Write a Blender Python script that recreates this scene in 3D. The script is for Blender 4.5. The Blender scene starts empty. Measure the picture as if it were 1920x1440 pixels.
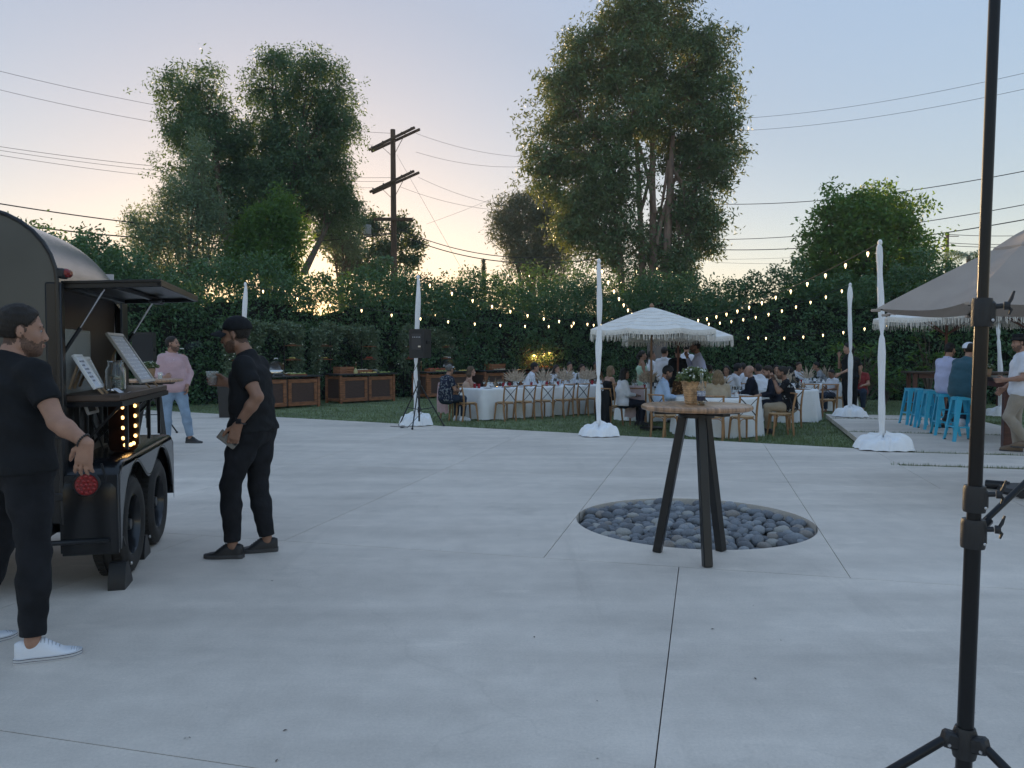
import bpy, bmesh, math, random
import numpy as np
from mathutils import Vector, Matrix
from mathutils.geometry import delaunay_2d_cdt
random.seed(7); RNG = np.random.default_rng(11)
sc = bpy.context.scene
COL = sc.collection
R = math.radians
# ------------------------------------------------------------------ camera, sky, sun, exposure
CAM_H = 1.5; FOC = 1443.0; PITCH = R(2.30)
cam = bpy.data.cameras.new('camera'); cam_ob = bpy.data.objects.new('camera', cam); COL.objects.link(cam_ob)
cam.sensor_width = 36.0; cam.lens = FOC / 1920 * 36.0; cam.clip_start = 0.05; cam.clip_end = 2000
cam_ob.location = (0, 0, CAM_H); cam_ob.rotation_euler = (math.pi / 2 - PITCH, 0, 0)
sc.camera = cam_ob
SUN_AZ = R(-15.5); SUN_EL = R(5.0)
world = bpy.data.worlds.new('World'); sc.world = world; world.use_nodes = True
wn = world.node_tree; bg = wn.nodes['Background']
sky = wn.nodes.new('ShaderNodeTexSky'); sky.sky_type = 'NISHITA'; sky.sun_disc = False
sky.sun_elevation = SUN_EL; sky.sun_rotation = SUN_AZ
sky.air_density = 1.0; sky.dust_density = 0.5; sky.ozone_density = 2.5
gam = wn.nodes.new('ShaderNodeGamma'); gam.inputs['Gamma'].default_value = 0.60   # the phone's tone compression, one curve for the whole sky: brightness strongly, colour less
bw = wn.nodes.new('ShaderNodeRGBToBW'); pw = wn.nodes.new('ShaderNodeMath'); pw.operation = 'POWER'; pw.inputs[1].default_value = 0.05 - 0.60
mx_ = wn.nodes.new('ShaderNodeMath'); mx_.operation = 'MAXIMUM'; mx_.inputs[1].default_value = 2.2
dv_ = wn.nodes.new('ShaderNodeMath'); dv_.operation = 'DIVIDE'; dv_.inputs[1].default_value = 2.2
p2_ = wn.nodes.new('ShaderNodeMath'); p2_.operation = 'POWER'; p2_.inputs[1].default_value = 0.30
ml_ = wn.nodes.new('ShaderNodeMath'); ml_.operation = 'MULTIPLY'
vm = wn.nodes.new('ShaderNodeVectorMath'); vm.operation = 'SCALE'
wn.links.new(sky.outputs[0], bw.inputs[0]); wn.links.new(bw.outputs[0], pw.inputs[0])
hsv = wn.nodes.new('ShaderNodeHueSaturation'); hsv.inputs['Saturation'].default_value = 1.0; hsv.inputs['Value'].default_value = 1.0
tint = wn.nodes.new('ShaderNodeMix'); tint.data_type = 'RGBA'; tint.blend_type = 'MULTIPLY'; tint.inputs['Factor'].default_value = 1.0
tint.inputs['B'].default_value = (1.05, 0.975, 1.01, 1)
wn.links.new(sky.outputs[0], gam.inputs[0]); wn.links.new(gam.outputs[0], vm.inputs[0]); wn.links.new(bw.outputs[0], mx_.inputs[0]); wn.links.new(mx_.outputs[0], dv_.inputs[0]); wn.links.new(dv_.outputs[0], p2_.inputs[0]); wn.links.new(p2_.outputs[0], ml_.inputs[0]); wn.links.new(pw.outputs[0], ml_.inputs[1]); wn.links.new(ml_.outputs[0], vm.inputs['Scale']); wn.links.new(vm.outputs[0], hsv.inputs['Color'])
wn.links.new(hsv.outputs[0], tint.inputs['A']); wtc = wn.nodes.new('ShaderNodeTexCoord'); wsp = wn.nodes.new('ShaderNodeSeparateXYZ'); wab = wn.nodes.new('ShaderNodeMath'); wab.operation = 'ABSOLUTE'
wml = wn.nodes.new('ShaderNodeMath'); wml.operation = 'MULTIPLY'; wml.inputs[1].default_value = -1 / 0.14; wex = wn.nodes.new('ShaderNodeMath'); wex.operation = 'EXPONENT'
wn.links.new(wtc.outputs['Generated'], wsp.inputs[0]); wn.links.new(wsp.outputs['Z'], wab.inputs[0]); wn.links.new(wab.outputs[0], wml.inputs[0]); wn.links.new(wml.outputs[0], wex.inputs[0])
hzn = wn.nodes.new('ShaderNodeMix'); hzn.data_type = 'RGBA'; hzn.blend_type = 'MULTIPLY'; hzn.inputs['B'].default_value = (2.15, 1.84, 1.5, 1); hzn.clamp_result = False      # pale low air all round the horizon
wn.links.new(wex.outputs[0], hzn.inputs['Factor']); wn.links.new(tint.outputs['Result'], hzn.inputs['A']); wn.links.new(hzn.outputs['Result'], bg.inputs[0])
bg.inputs[1].default_value = 0.15
sun = bpy.data.lights.new('sun', 'SUN'); sun.energy = 2.8; sun.angle = R(0.6); sun.color = (1.0, 0.70, 0.38)
sun_ob = bpy.data.objects.new('sun', sun); COL.objects.link(sun_ob)
sd = Vector((math.sin(SUN_AZ) * math.cos(SUN_EL), math.cos(SUN_AZ) * math.cos(SUN_EL), math.sin(SUN_EL)))
sun_ob.rotation_euler = sd.to_track_quat('Z', 'Y').to_euler()
vs = sc.view_settings; vs.view_transform = 'Standard'; vs.look = 'None'; vs.gamma = 1.0; vs.exposure = 1.80; vs.use_curve_mapping = False
sc.cycles.max_bounces = 6; sc.cycles.diffuse_bounces = 3; sc.cycles.glossy_bounces = 3
sc.cycles.transparent_max_bounces = 12; sc.cycles.transmission_bounces = 5
sc.cycles.use_denoising = True
# ------------------------------------------------------------------ placing
def ray(px, py):
    u = (px - 960) / FOC; v = (py - 720) / FOC
    return Vector((u, math.cos(PITCH) - v * math.sin(PITCH), -math.sin(PITCH) - v * math.cos(PITCH)))
def G(px, py, z=0.0):
    d = ray(px, py); t = (z - CAM_H) / d.z
    return Vector((d.x * t, d.y * t, z))
def P(px, py, y):
    d = ray(px, py); t = y / d.y
    return Vector((d.x * t, y, CAM_H + d.z * t))
LAWN = -0.13
EB = Vector((0.2425, 0.9701, 0)); EA = Vector((0.9701, -0.2425, 0))    # the paving grid
EW = Vector((0.80, 0.60, 0)); EN = Vector((-0.60, 0.80, 0))            # the long table and the hedge
# ------------------------------------------------------------------ materials
MATS = {}
def mat(name, col, rough=0.6, metal=0.0, var=0.0, vscale=8.0, bump=0.0, bscale=60.0, spec=0.5, col2=None, stretch=None, trans=0.0, alpha=1.0, emit=None, estr=0.0, sheen=0.0, coat=0.0, ior=None, detail=4.0, space='Object'):
    if name in MATS: return MATS[name]
    m = bpy.data.materials.new(name); m.use_nodes = True; n = m.node_tree.nodes; l = m.node_tree.links
    b = n['Principled BSDF']
    b.inputs['Base Color'].default_value = (*col, 1); b.inputs['Roughness'].default_value = rough; b.inputs['Metallic'].default_value = metal
    b.inputs['Specular IOR Level'].default_value = spec
    if trans: b.inputs['Transmission Weight'].default_value = trans
    if ior: b.inputs['IOR'].default_value = ior
    if alpha < 1: b.inputs['Alpha'].default_value = alpha
    if coat: b.inputs['Coat Weight'].default_value = coat; b.inputs['Coat Roughness'].default_value = 0.15
    if sheen: b.inputs['Sheen Weight'].default_value = sheen
    if emit: b.inputs['Emission Color'].default_value = (*emit, 1); b.inputs['Emission Strength'].default_value = estr
    if var or bump:
        tc = n.new('ShaderNodeTexCoord'); mp = n.new('ShaderNodeMapping'); l.new(tc.outputs[space], mp.inputs[0])
        if stretch: mp.inputs['Scale'].default_value = stretch
    if var:
        nz = n.new('ShaderNodeTexNoise'); nz.inputs['Scale'].default_value = vscale; nz.inputs['Detail'].default_value = detail
        l.new(mp.outputs[0], nz.inputs['Vector'])
        cr = n.new('ShaderNodeValToRGB'); c2 = col2 or tuple(c * (1 - var) for c in col); c1 = col if col2 else tuple(min(1, c * (1 + var)) for c in col)
        cr.color_ramp.elements[0].position = 0.33; cr.color_ramp.elements[1].position = 0.67
        cr.color_ramp.elements[0].color = (*c2, 1); cr.color_ramp.elements[1].color = (*c1, 1)
        l.new(nz.outputs['Fac'], cr.inputs[0]); l.new(cr.outputs[0], b.inputs['Base Color'])
    if bump:
        nb = n.new('ShaderNodeTexNoise'); nb.inputs['Scale'].default_value = bscale; nb.inputs['Detail'].default_value = 3
        l.new(mp.outputs[0], nb.inputs['Vector'])
        bp = n.new('ShaderNodeBump'); bp.inputs['Strength'].default_value = bump; bp.inputs['Distance'].default_value = 0.02
        l.new(nb.outputs['Fac'], bp.inputs['Height']); l.new(bp.outputs[0], b.inputs['Normal'])
    MATS[name] = m; return m
def leaf_mat(name, c_dark, c_light, transl=(0.25, 0.30, 0.05), tfac=0.35, nscale=0.6, rough=0.55):
    m = bpy.data.materials.new(name); m.use_nodes = True; n = m.node_tree.nodes; l = m.node_tree.links
    b = n['Principled BSDF']; out = n['Material Output']
    geo = n.new('ShaderNodeNewGeometry'); tc = n.new('ShaderNodeTexCoord')
    nz = n.new('ShaderNodeTexNoise'); nz.inputs['Scale'].default_value = nscale; nz.inputs['Detail'].default_value = 3
    l.new(tc.outputs['Object'], nz.inputs['Vector'])
    ad = n.new('ShaderNodeMath'); ad.operation = 'MULTIPLY_ADD'; ad.inputs[1].default_value = 0.55
    l.new(geo.outputs['Random Per Island'], ad.inputs[0])
    m2 = n.new('ShaderNodeMath'); m2.operation = 'MULTIPLY'; m2.inputs[1].default_value = 0.5; l.new(nz.outputs['Fac'], m2.inputs[0]); l.new(m2.outputs[0], ad.inputs[2])
    cr = n.new('ShaderNodeValToRGB'); cr.color_ramp.elements[0].position = 0.15; cr.color_ramp.elements[1].position = 0.85
    cr.color_ramp.elements[0].color = (*c_dark, 1); cr.color_ramp.elements[1].color = (*c_light, 1)
    l.new(ad.outputs[0], cr.inputs[0]); l.new(cr.outputs[0], b.inputs['Base Color'])
    b.inputs['Roughness'].default_value = rough; b.inputs['Specular IOR Level'].default_value = 0.35
    tr = n.new('ShaderNodeBsdfTranslucent'); tr.inputs[0].default_value = (*transl, 1)
    mx = n.new('ShaderNodeMixShader'); mx.inputs[0].default_value = tfac
    l.new(b.outputs[0], mx.inputs[1]); l.new(tr.outputs[0], mx.inputs[2]); l.new(mx.outputs[0], out.inputs[0])
    MATS[name] = m; return m
# ------------------------------------------------------------------ mesh building
def link(name, me, parent=None, mats=None):
    o = bpy.data.objects.new(name, me); COL.objects.link(o)
    if parent is not None: o.parent = parent
    return o
def np_mesh(name, V, F, material, smooth=False):
    """V (n,3) float array, F (m,k) int array of equal-sized faces"""
    me = bpy.data.meshes.new(name); V = np.asarray(V, np.float32); F = np.asarray(F, np.int32)
    me.vertices.add(len(V)); me.vertices.foreach_set('co', V.ravel())
    k = F.shape[1]; me.loops.add(F.size); me.loops.foreach_set('vertex_index', F.ravel())
    me.polygons.add(len(F)); me.polygons.foreach_set('loop_start', np.arange(0, F.size, k, dtype=np.int32))
    if smooth: me.polygons.foreach_set('use_smooth', np.ones(len(F), bool))
    me.update(calc_edges=True)
    if isinstance(material, (list, tuple)):
        for m in material: me.materials.append(m)
    else: me.materials.append(material)
    return me
def frame(d, up=(0, 0, 1)):
    """matrix whose columns are x, y and z=d"""
    z = Vector(d).normalized(); u = Vector(up)
    if abs(z.dot(u.normalized())) > 0.98: u = Vector((0, 1, 0))
    x = u.cross(z).normalized(); y = z.cross(x)
    return Matrix((x, y, z)).transposed()
class MB:
    def __init__(s): s.v = []; s.f = []; s.mi = []; s.cur = 0
    def add(s, vs_, fs):
        b = len(s.v); s.v.extend(Vector(v) for v in vs_)
        for f in fs: s.f.append(tuple(b + i for i in f)); s.mi.append(s.cur)
        return s
    def box(s, c, size, M=None, ch=0.0):
        hx, hy, hz = size[0] / 2, size[1] / 2, size[2] / 2; c = Vector(c)
        if M is None: M = Matrix.Identity(3)
        elif isinstance(M, (int, float)): M = Matrix.Rotation(M, 3, 'Z')
        if ch <= 0:
            pts = [(x, y, z) for x in (-hx, hx) for y in (-hy, hy) for z in (-hz, hz)]
            fs = [(0, 1, 3, 2), (4, 6, 7, 5), (0, 4, 5, 1), (2, 3, 7, 6), (0, 2, 6, 4), (1, 5, 7, 3)]
        else:
            ch = min(ch, hx * .9, hy * .9, hz * .9); pts = []; idx = {}
            for sx in (-1, 1):
                for sy in (-1, 1):
                    for sz in (-1, 1):
                        for a in range(3):
                            p = [sx * (hx - ch), sy * (hy - ch), sz * (hz - ch)]; p[a] = (sx * hx, sy * hy, sz * hz)[a]
                            idx[(sx, sy, sz, a)] = len(pts); pts.append(tuple(p))
            fs = []
            for a in range(3):
                b_, c_ = (a + 1) % 3, (a + 2) % 3
                for sa in (-1, 1):
                    q = []
                    for (sb, sc_) in ((-1, -1), (1, -1), (1, 1), (-1, 1)):
                        k = [0, 0, 0]; k[a] = sa; k[b_] = sb; k[c_] = sc_; q.append(idx[(*k, a)])
                    fs.append(tuple(q if sa > 0 else q[::-1]))
                for sb in (-1, 1):
                    for sc_ in (-1, 1):
                        k0 = [0, 0, 0]; k0[a] = -1; k0[b_] = sb; k0[c_] = sc_; k1 = list(k0); k1[a] = 1
                        q = [idx[(*k0, b_)], idx[(*k1, b_)], idx[(*k1, c_)], idx[(*k0, c_)]]
                        fs.append(tuple(q if sb * sc_ < 0 else q[::-1]))
            for sx in (-1, 1):
                for sy in (-1, 1):
                    for sz in (-1, 1):
                        q = [idx[(sx, sy, sz, a)] for a in range(3)]
                        fs.append(tuple(q if sx * sy * sz > 0 else q[::-1]))
        return s.add([c + M @ Vector(p) for p in pts], fs)
    def bar(s, p0, p1, w, h, up=(0, 0, 1), ch=0.0):
        p0 = Vector(p0); p1 = Vector(p1); M = frame(p1 - p0, up)
        return s.box((p0 + p1) / 2, (w, h, (p1 - p0).length), M, ch)
    def tube(s, pts, r, n=8, caps=True, close=False, flat=1.0, up=(0, 0, 1)):
        pts = [Vector(p) for p in pts]; k = len(pts); rs = r if isinstance(r, (list, tuple)) else [r] * k
        b = len(s.v); V = []; prev = None
        for i, p in enumerate(pts):
            if close: t = pts[(i + 1) % k] - pts[i - 1]
            else: t = pts[min(i + 1, k - 1)] - pts[max(i - 1, 0)]
            if t.length < 1e-9: t = Vector((0, 0, 1))
            t.normalize()
            if prev is None: M = frame(t, up); x = M.col[0].copy()
            else:
                x = prev - t * prev.dot(t)
                x = x.normalized() if x.length > 1e-6 else frame(t, up).col[0].copy()
            y = t.cross(x); prev = x
            for j in range(n):
                a = 2 * math.pi * j / n; V.append(p + (x * math.cos(a) + y * math.sin(a) * flat) * rs[i])
        F = []
        for i in range(k if close else k - 1):
            i2 = (i + 1) % k
            for j in range(n): F.append((i * n + j, i * n + (j + 1) % n, i2 * n + (j + 1) % n, i2 * n + j))
        if caps and not close: F.append(tuple(range(n - 1, -1, -1))); F.append(tuple((k - 1) * n + j for j in range(n)))
        return s.add(V, F)
    def lathe(s, prof, c=(0, 0, 0), n=16, M=None, cap0=True, cap1=True, a0=0.0, a1=2 * math.pi):
        c = Vector(c); M = M or Matrix.Identity(3); V = []; full = abs(a1 - a0 - 2 * math.pi) < 1e-6; m = n if full else n + 1
        for (r, z) in prof:
            for j in range(m):
                a = a0 + (a1 - a0) * j / n; V.append(c + M @ Vector((r * math.cos(a), r * math.sin(a), z)))
        F = []
        for i in range(len(prof) - 1):
            for j in range(n): F.append((i * m + j, i * m + (j + 1) % m, (i + 1) * m + (j + 1) % m, (i + 1) * m + j))
        if cap0 and prof[0][0] > 1e-6: F.append(tuple(range(m - 1, -1, -1)))
        if cap1 and prof[-1][0] > 1e-6: F.append(tuple((len(prof) - 1) * m + j for j in range(m)))
        return s.add(V, F)
    def ell(s, c, rad, nu=12, nv=8, M=None):
        prof = [(math.sin(math.pi * i / nv), -math.cos(math.pi * i / nv)) for i in range(nv + 1)]
        D = Matrix.Diagonal(Vector(rad)); return s.lathe(prof, c, nu, (M @ D) if M else D, False, False)
    def prism(s, outline, z0, z1, c=(0, 0, 0), M=None):
        c = Vector(c); M = M or Matrix.Identity(3); n = len(outline)
        V = [c + M @ Vector((x, y, z0)) for x, y in outline] + [c + M @ Vector((x, y, z1)) for x, y in outline]
        F = [tuple(range(n - 1, -1, -1)), tuple(range(n, 2 * n))] + [(i, (i + 1) % n, n + (i + 1) % n, n + i) for i in range(n)]
        return s.add(V, F)
    def mesh(s, name, mats, smooth=True, angle=0.7):
        me = bpy.data.meshes.new(name); me.from_pydata([tuple(v) for v in s.v], [], s.f)
        mats = mats if isinstance(mats, (list, tuple)) else [mats]
        for m in mats: me.materials.append(m)
        if len(mats) > 1: me.polygons.foreach_set('material_index', s.mi)
        if smooth:
            me.polygons.foreach_set('use_smooth', [True] * len(s.f)); me.set_sharp_from_angle(angle=angle)
        me.update(); return me
    def build(s, name, mats, parent=None, smooth=True, angle=0.7):
        return link(name, s.mesh(name, mats, smooth, angle), parent)
def tag(o, label=None, cat=None, group=None, kind=None):
    if label: o['label'] = label
    if cat: o['category'] = cat
    if group: o['group'] = group
    if kind: o['kind'] = kind
    return o
def thing(name, label, cat, loc=(0, 0, 0), rz=0.0, group=None):
    o = bpy.data.objects.new(name, None); COL.objects.link(o); o.location = loc; o.rotation_euler = (0, 0, rz); o.empty_display_size = 0.2
    return tag(o, label, cat, group)
KIDS = {}
def dup(root, loc=None, rz=None, label=None, parent=None):
    c = root.copy(); COL.objects.link(c); c.parent = parent
    for ch in root.children: dup(ch, parent=c)
    if loc is not None: c.location = loc
    if rz is not None: c.rotation_euler = (0, 0, rz)
    if label: c['label'] = label
    return c
def struct(o, label=None):
    o['kind'] = 'structure'
    return o
def bez(p0, p1, p2, n=8):
    p0, p1, p2 = Vector(p0), Vector(p1), Vector(p2)
    return [(1 - t) ** 2 * p0 + 2 * t * (1 - t) * p1 + t * t * p2 for t in [i / n for i in range(n + 1)]]
def sag(p0, p1, drop, n=24):
    p0, p1 = Vector(p0), Vector(p1)
    return [p0.lerp(p1, t) - Vector((0, 0, drop * 4 * t * (1 - t))) for t in [i / n for i in range(n + 1)]]
# common materials
M_BLACK = mat('black_metal', (0.008, 0.009, 0.010), 0.35, 0.0, var=0.2, vscale=5)
M_BLACKP = mat('black_plastic', (0.010, 0.011, 0.013), 0.45, bump=0.05, bscale=300)
M_STEEL = mat('steel', (0.55, 0.55, 0.56), 0.28, 1.0)
M_RUBBER = mat('tyre_rubber', (0.022, 0.021, 0.020), 0.75, var=0.25, vscale=10, bump=0.15, bscale=120)
M_CLOTH = mat('white_cloth', (0.86, 0.87, 0.88), 0.85, var=0.05, vscale=3, bump=0.25, bscale=14, sheen=0.2)
M_WOODC = mat('chair_wood', (0.36, 0.195, 0.088), 0.5, var=0.3, vscale=7, stretch=(6, 6, 1), bump=0.05)
M_WHITEP = mat('white_paint', (0.75, 0.75, 0.74), 0.5)
# ------------------------------------------------------------------ ground
def concrete_mat():
    m = bpy.data.materials.new('concrete'); m.use_nodes = True; n = m.node_tree.nodes; l = m.node_tree.links; b = n['Principled BSDF']
    tc = n.new('ShaderNodeTexCoord')
    def noise(scale, detail=5, st=None, rough=0.6, rot=0.0):
        mp = n.new('ShaderNodeMapping'); l.new(tc.outputs['Object'], mp.inputs[0])
        if st: mp.inputs['Scale'].default_value = st
        mp.inputs['Rotation'].default_value = (0, 0, rot)
        z = n.new('ShaderNodeTexNoise'); z.inputs['Scale'].default_value = scale; z.inputs['Detail'].default_value = detail; z.inputs['Roughness'].default_value = rough
        l.new(mp.outputs[0], z.inputs['Vector']); return z.outputs['Fac']
    def ramp(fac, a, b_, ca, cb):
        r = n.new('ShaderNodeValToRGB'); r.color_ramp.elements[0].position = a; r.color_ramp.elements[1].position = b_
        r.color_ramp.elements[0].color = (ca, ca, ca, 1); r.color_ramp.elements[1].color = (cb, cb, cb, 1); l.new(fac, r.inputs[0]); return r.outputs[0]
    def mul(a, b_):
        x = n.new('ShaderNodeMix'); x.data_type = 'RGBA'; x.blend_type = 'MULTIPLY'; x.inputs['Factor'].default_value = 1
        l.new(a, x.inputs['A']); l.new(b_, x.inputs['B']); return x.outputs['Result']
    base = n.new('ShaderNodeRGB'); base.outputs[0].default_value = (0.72, 0.64, 0.555, 1)
    oi = n.new('ShaderNodeObjectInfo')
    c = mul(base.outputs[0], ramp(oi.outputs['Random'], 0.0, 1.0, 0.94, 1.04))
    c = mul(c, ramp(noise(0.45, 5), 0.3, 0.7, 0.82, 1.08))
    c = mul(c, ramp(noise(0.9, 6, (0.35, 2.2, 1), rot=0.25), 0.32, 0.68, 0.87, 1.08))      # trowel and water streaks
    c = mul(c, ramp(noise(5.0, 6), 0.3, 0.7, 0.93, 1.05))
    c = mul(c, ramp(noise(70, 4), 0.25, 0.75, 0.90, 1.07))
    c = mul(c, ramp(noise(320, 2), 0.22, 0.5, 0.80, 1.0))                                 # fine pits
    vo = n.new('ShaderNodeTexVoronoi'); vo.feature = 'DISTANCE_TO_EDGE'; vo.inputs['Scale'].default_value = 0.21
    wp = n.new('ShaderNodeVectorMath'); wp.operation = 'MULTIPLY_ADD'; nzv = n.new('ShaderNodeTexNoise'); nzv.inputs['Scale'].default_value = 1.6; nzv.inputs['Detail'].default_value = 4
    l.new(tc.outputs['Object'], nzv.inputs['Vector']); l.new(nzv.outputs['Color'], wp.inputs[0]); wp.inputs[1].default_value = (1.1, 1.1, 0); l.new(tc.outputs['Object'], wp.inputs[2])
    l.new(wp.outputs[0], vo.inputs['Vector'])
    c = mul(c, ramp(vo.outputs['Distance'], 0.0, 0.0016, 0.94, 1.0))                        # hairline cracks
    c = mul(c, ramp(noise(1.3, 3, rot=1.1), 0.64, 0.78, 1.0, 0.84))                         # old spills
    c = mul(c, ramp(noise(2.3, 5, (0.5, 1.6, 1), rot=-0.2), 0.62, 0.72, 1.0, 1.14))         # pale worn patches
    c = mul(c, ramp(noise(0.8, 6, (3.0, .22, 1), rot=-0.9, rough=.7), 0.60, 0.72, 1.0, 0.90))        # faint scuffs of wheels and feet
    c = mul(c, ramp(noise(26, 2), 0.74, 0.80, 1.0, 0.80))
    l.new(c, b.inputs['Base Color']); b.inputs['Roughness'].default_value = 0.62; b.inputs['Specular IOR Level'].default_value = 0.35
    bp = n.new('ShaderNodeBump'); bp.inputs['Strength'].default_value = 0.12; bp.inputs['Distance'].default_value = 0.01
    l.new(noise(110, 4), bp.inputs['Height']); l.new(bp.outputs[0], b.inputs['Normal'])
    return m
M_CONC = concrete_mat()
M_SOIL = mat('soil', (0.055, 0.045, 0.035), 0.95, var=0.4, vscale=3, bump=0.4, bscale=20)
M_GRASSB = mat('lawn_base', (0.14, 0.18, 0.085), 0.95, var=0.35, vscale=1.2, bump=0.5, bscale=90)
# wide earth sheet out to the horizon
struct(MB().add([(-900, -300, -0.30), (900, -300, -0.30), (900, 900, -0.30), (-900, 900, -0.30)], [(0, 1, 2, 3)]).build('ground', M_SOIL, smooth=False))
# patio outline: its far edge runs from far on the left down to the corner by the third pole
C0 = Vector((5.62, 11.98)); E0 = Vector((-16.0, 23.7))
def AB(a, b): return Vector((EA.x * a + EB.x * b, EA.y * a + EB.y * b))
def ab(p): return (p[0] * EA.x + p[1] * EA.y, p[0] * EB.x + p[1] * EB.y)
PIT_C = Vector((1.625, 6.86)); PIT_R = 1.045
c0a, c0b = ab(C0)
def inside_patio(x, y):
    a, b = x * EA.x + y * EA.y, x * EB.x + y * EB.y
    d = (E0 - C0); s = d.x * (y - C0.y) - d.y * (x - C0.x)
    return s > 0 and not (a > c0a and b > 9.35)
patio = struct(MB().add([(-24, -9, -0.26), (16, -9, -0.26), (16, 13.2, -0.26), (5.5, 13.0, -0.26), (-16, 22.9, -0.26), (-24, 26, -0.26)], [(0, 1, 2, 3, 4, 5)]).build('patio', M_SOIL, smooth=False))
def clip_poly(poly, p, nrm):
    out = []
    for i in range(len(poly)):
        a, b = poly[i], poly[(i + 1) % len(poly)]; da = (a - p).dot(nrm); db = (b - p).dot(nrm)
        if da >= 0: out.append(a)
        if (da >= 0) != (db >= 0): out.append(a + (b - a) * (da / (da - db)))
    return out
def slab_object(poly, z, name, parent, thick=0.09, hole=True, sub=0.6):
    if len(poly) < 3: return
    touch = hole and min((Vector((x, y)) - PIT_C).length for a, b in zip(poly, poly[1:] + poly[:1]) for x, y in [a.lerp(b, k / 20) for k in range(20)]) < PIT_R
    inside = hole and all(((poly[(i + 1) % len(poly)] - poly[i]).x * (PIT_C - poly[i]).y - (poly[(i + 1) % len(poly)] - poly[i]).y * (PIT_C - poly[i]).x) > 0 for i in range(len(poly)))
    if not (touch or inside):
        n = len(poly); V = [(p.x, p.y, z) for p in poly] + [(p.x, p.y, z - thick) for p in poly]
        F = [tuple(range(n))] + [(i, n + i, n + (i + 1) % n, (i + 1) % n) for i in range(n)]
        me = bpy.data.meshes.new(name); me.from_pydata(V, [], F); me.materials.append(M_CONC); return link(name, me, parent)
    pts = []; edges = []
    for i in range(len(poly)):
        a, b = poly[i], poly[(i + 1) % len(poly)]
        for k in range(12): pts.append(a.lerp(b, k / 12))
    m = len(pts); edges = [(i, (i + 1) % m) for i in range(m)]
    cn = 96; pts += [PIT_C + Vector((math.cos(2 * math.pi * j / cn), math.sin(2 * math.pi * j / cn))) * PIT_R for j in range(cn)]
    edges += [(m + j, m + (j + 1) % cn) for j in range(cn)]
    res = delaunay_2d_cdt(pts, edges, [], 0, 1e-5)
    vv, ff = res[0], res[2]; keep = []
    for f in ff:
        c = sum((vv[i] for i in f), Vector((0, 0))) / len(f)
        if (c - PIT_C).length < PIT_R * 0.9995: continue
        if all((poly[(i + 1) % len(poly)] - poly[i]).x * (c - poly[i]).y - (poly[(i + 1) % len(poly)] - poly[i]).y * (c - poly[i]).x > -1e-7 for i in range(len(poly))): keep.append(tuple(f))
    from collections import Counter
    ec = Counter()
    for f in keep:
        for i in range(len(f)): ec[(f[i], f[(i + 1) % len(f)])] += 1
    n = len(vv); V = [(p.x, p.y, z) for p in vv] + [(p.x, p.y, z - thick) for p in vv]; F = list(keep)
    for (a, b) in list(ec):
        if (b, a) not in ec: F.append((a, a + n, b + n, b))
    me = bpy.data.meshes.new(name); me.from_pydata(V, [], F); me.materials.append(M_CONC)
    return link(name, me, parent)
def ccw(poly):
    s = sum(a.x * b.y - a.y * b.x for a, b in zip(poly, poly[1:] + poly[:1])); return poly if s > 0 else poly[::-1]
bs = [-7.5, -4.6, -1.1, 2.42, 5.475, 9.36, 12.5, 15.6, 18.7, 21.8, 24.9, 28]
dline = (E0 - C0).normalized(); nline = Vector((dline.y, -dline.x))
if nline.dot(Vector((0, 0)) - C0) < 0: nline = -nline
GAP = 0.0028
for bi in range(len(bs) - 1):
    b0, b1 = bs[bi], bs[bi + 1]
    if b0 < 5: as_ = [-21, -17.6, -14.2, -10.8, -7.4, -4.0, -0.16, 3.6, 7.4, 11.2, 15]
    else: as_ = [-27, -22.6, -18.2, -15.9, -13.8, -11.7, -9.6, -7.5, -5.35, -3.25, -1.13, 0.96, 3.05, 5.2, 7.4, 9.6]
    for ai in range(len(as_) - 1):
        a0, a1 = as_[ai] + GAP, as_[ai + 1] - GAP
        if b0 > 9 and a0 > c0a + 1.9: continue
        poly = ccw([AB(a0, b0 + GAP), AB(a1, b0 + GAP), AB(a1, b1 - GAP), AB(a0, b1 - GAP)])
        poly = clip_poly(poly, C0, nline)
        if b0 > 9: poly = clip_poly(poly, AB(c0a, 0), Vector((-EA.x, -EA.y)))
        if len(poly) >= 3: slab_object(poly, 0.0, 'concrete_slab', patio)
# pavers with grass gaps on the right
pb = [9.36, 11.25, 12.75, 15.8, 18.95, 20.3]
L1 = Vector((G(1549, 777).x, G(1549, 777).y)); L0 = C0.copy()
dl2 = (L1 - L0).normalized(); n2 = Vector((dl2.y, -dl2.x))
pp_ = clip_poly(ccw([AB(c0a - 4, 12.9), AB(c0a + 24, 12.9), AB(c0a + 24, 20.28), AB(c0a - 4, 20.28)]), L0 + n2 * .012, n2)
paving = struct(MB().add([(p.x, p.y, -0.055) for p in pp_] + [(*AB(c0a + .01, 9.3), -.055), (*AB(c0a + 24, 9.3), -.055), (*AB(c0a + 24, 12.9), -.055), (*AB(c0a + .01, 12.9), -.055)], [tuple(range(len(pp_))), tuple(range(len(pp_), len(pp_) + 4))]).build('pathway', M_GRASSB, smooth=False))
for i in range(len(pb) - 1):
    b0, b1 = pb[i] + 0.06, pb[i + 1] - 0.06
    if i == 0: b0 = pb[0] + GAP
    for a0, a1 in ((c0a - 6, c0a + 3.4), (c0a + 3.52, c0a + 8), (c0a + 8.12, c0a + 14)):
        if i >= 2 and a0 > c0a + 3 and a1 < c0a + 9: continue
        poly = ccw([AB(a0, b0), AB(a1, b0), AB(a1, b1), AB(a0, b1)])
        poly = clip_poly(poly, L0, n2) if i >= 2 else clip_poly(poly, AB(c0a + 2 * GAP, 0), Vector((EA.x, EA.y)))
        if len(poly) >= 3: slab_object(poly, 0.0, 'paver', paving, hole=False)
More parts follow.
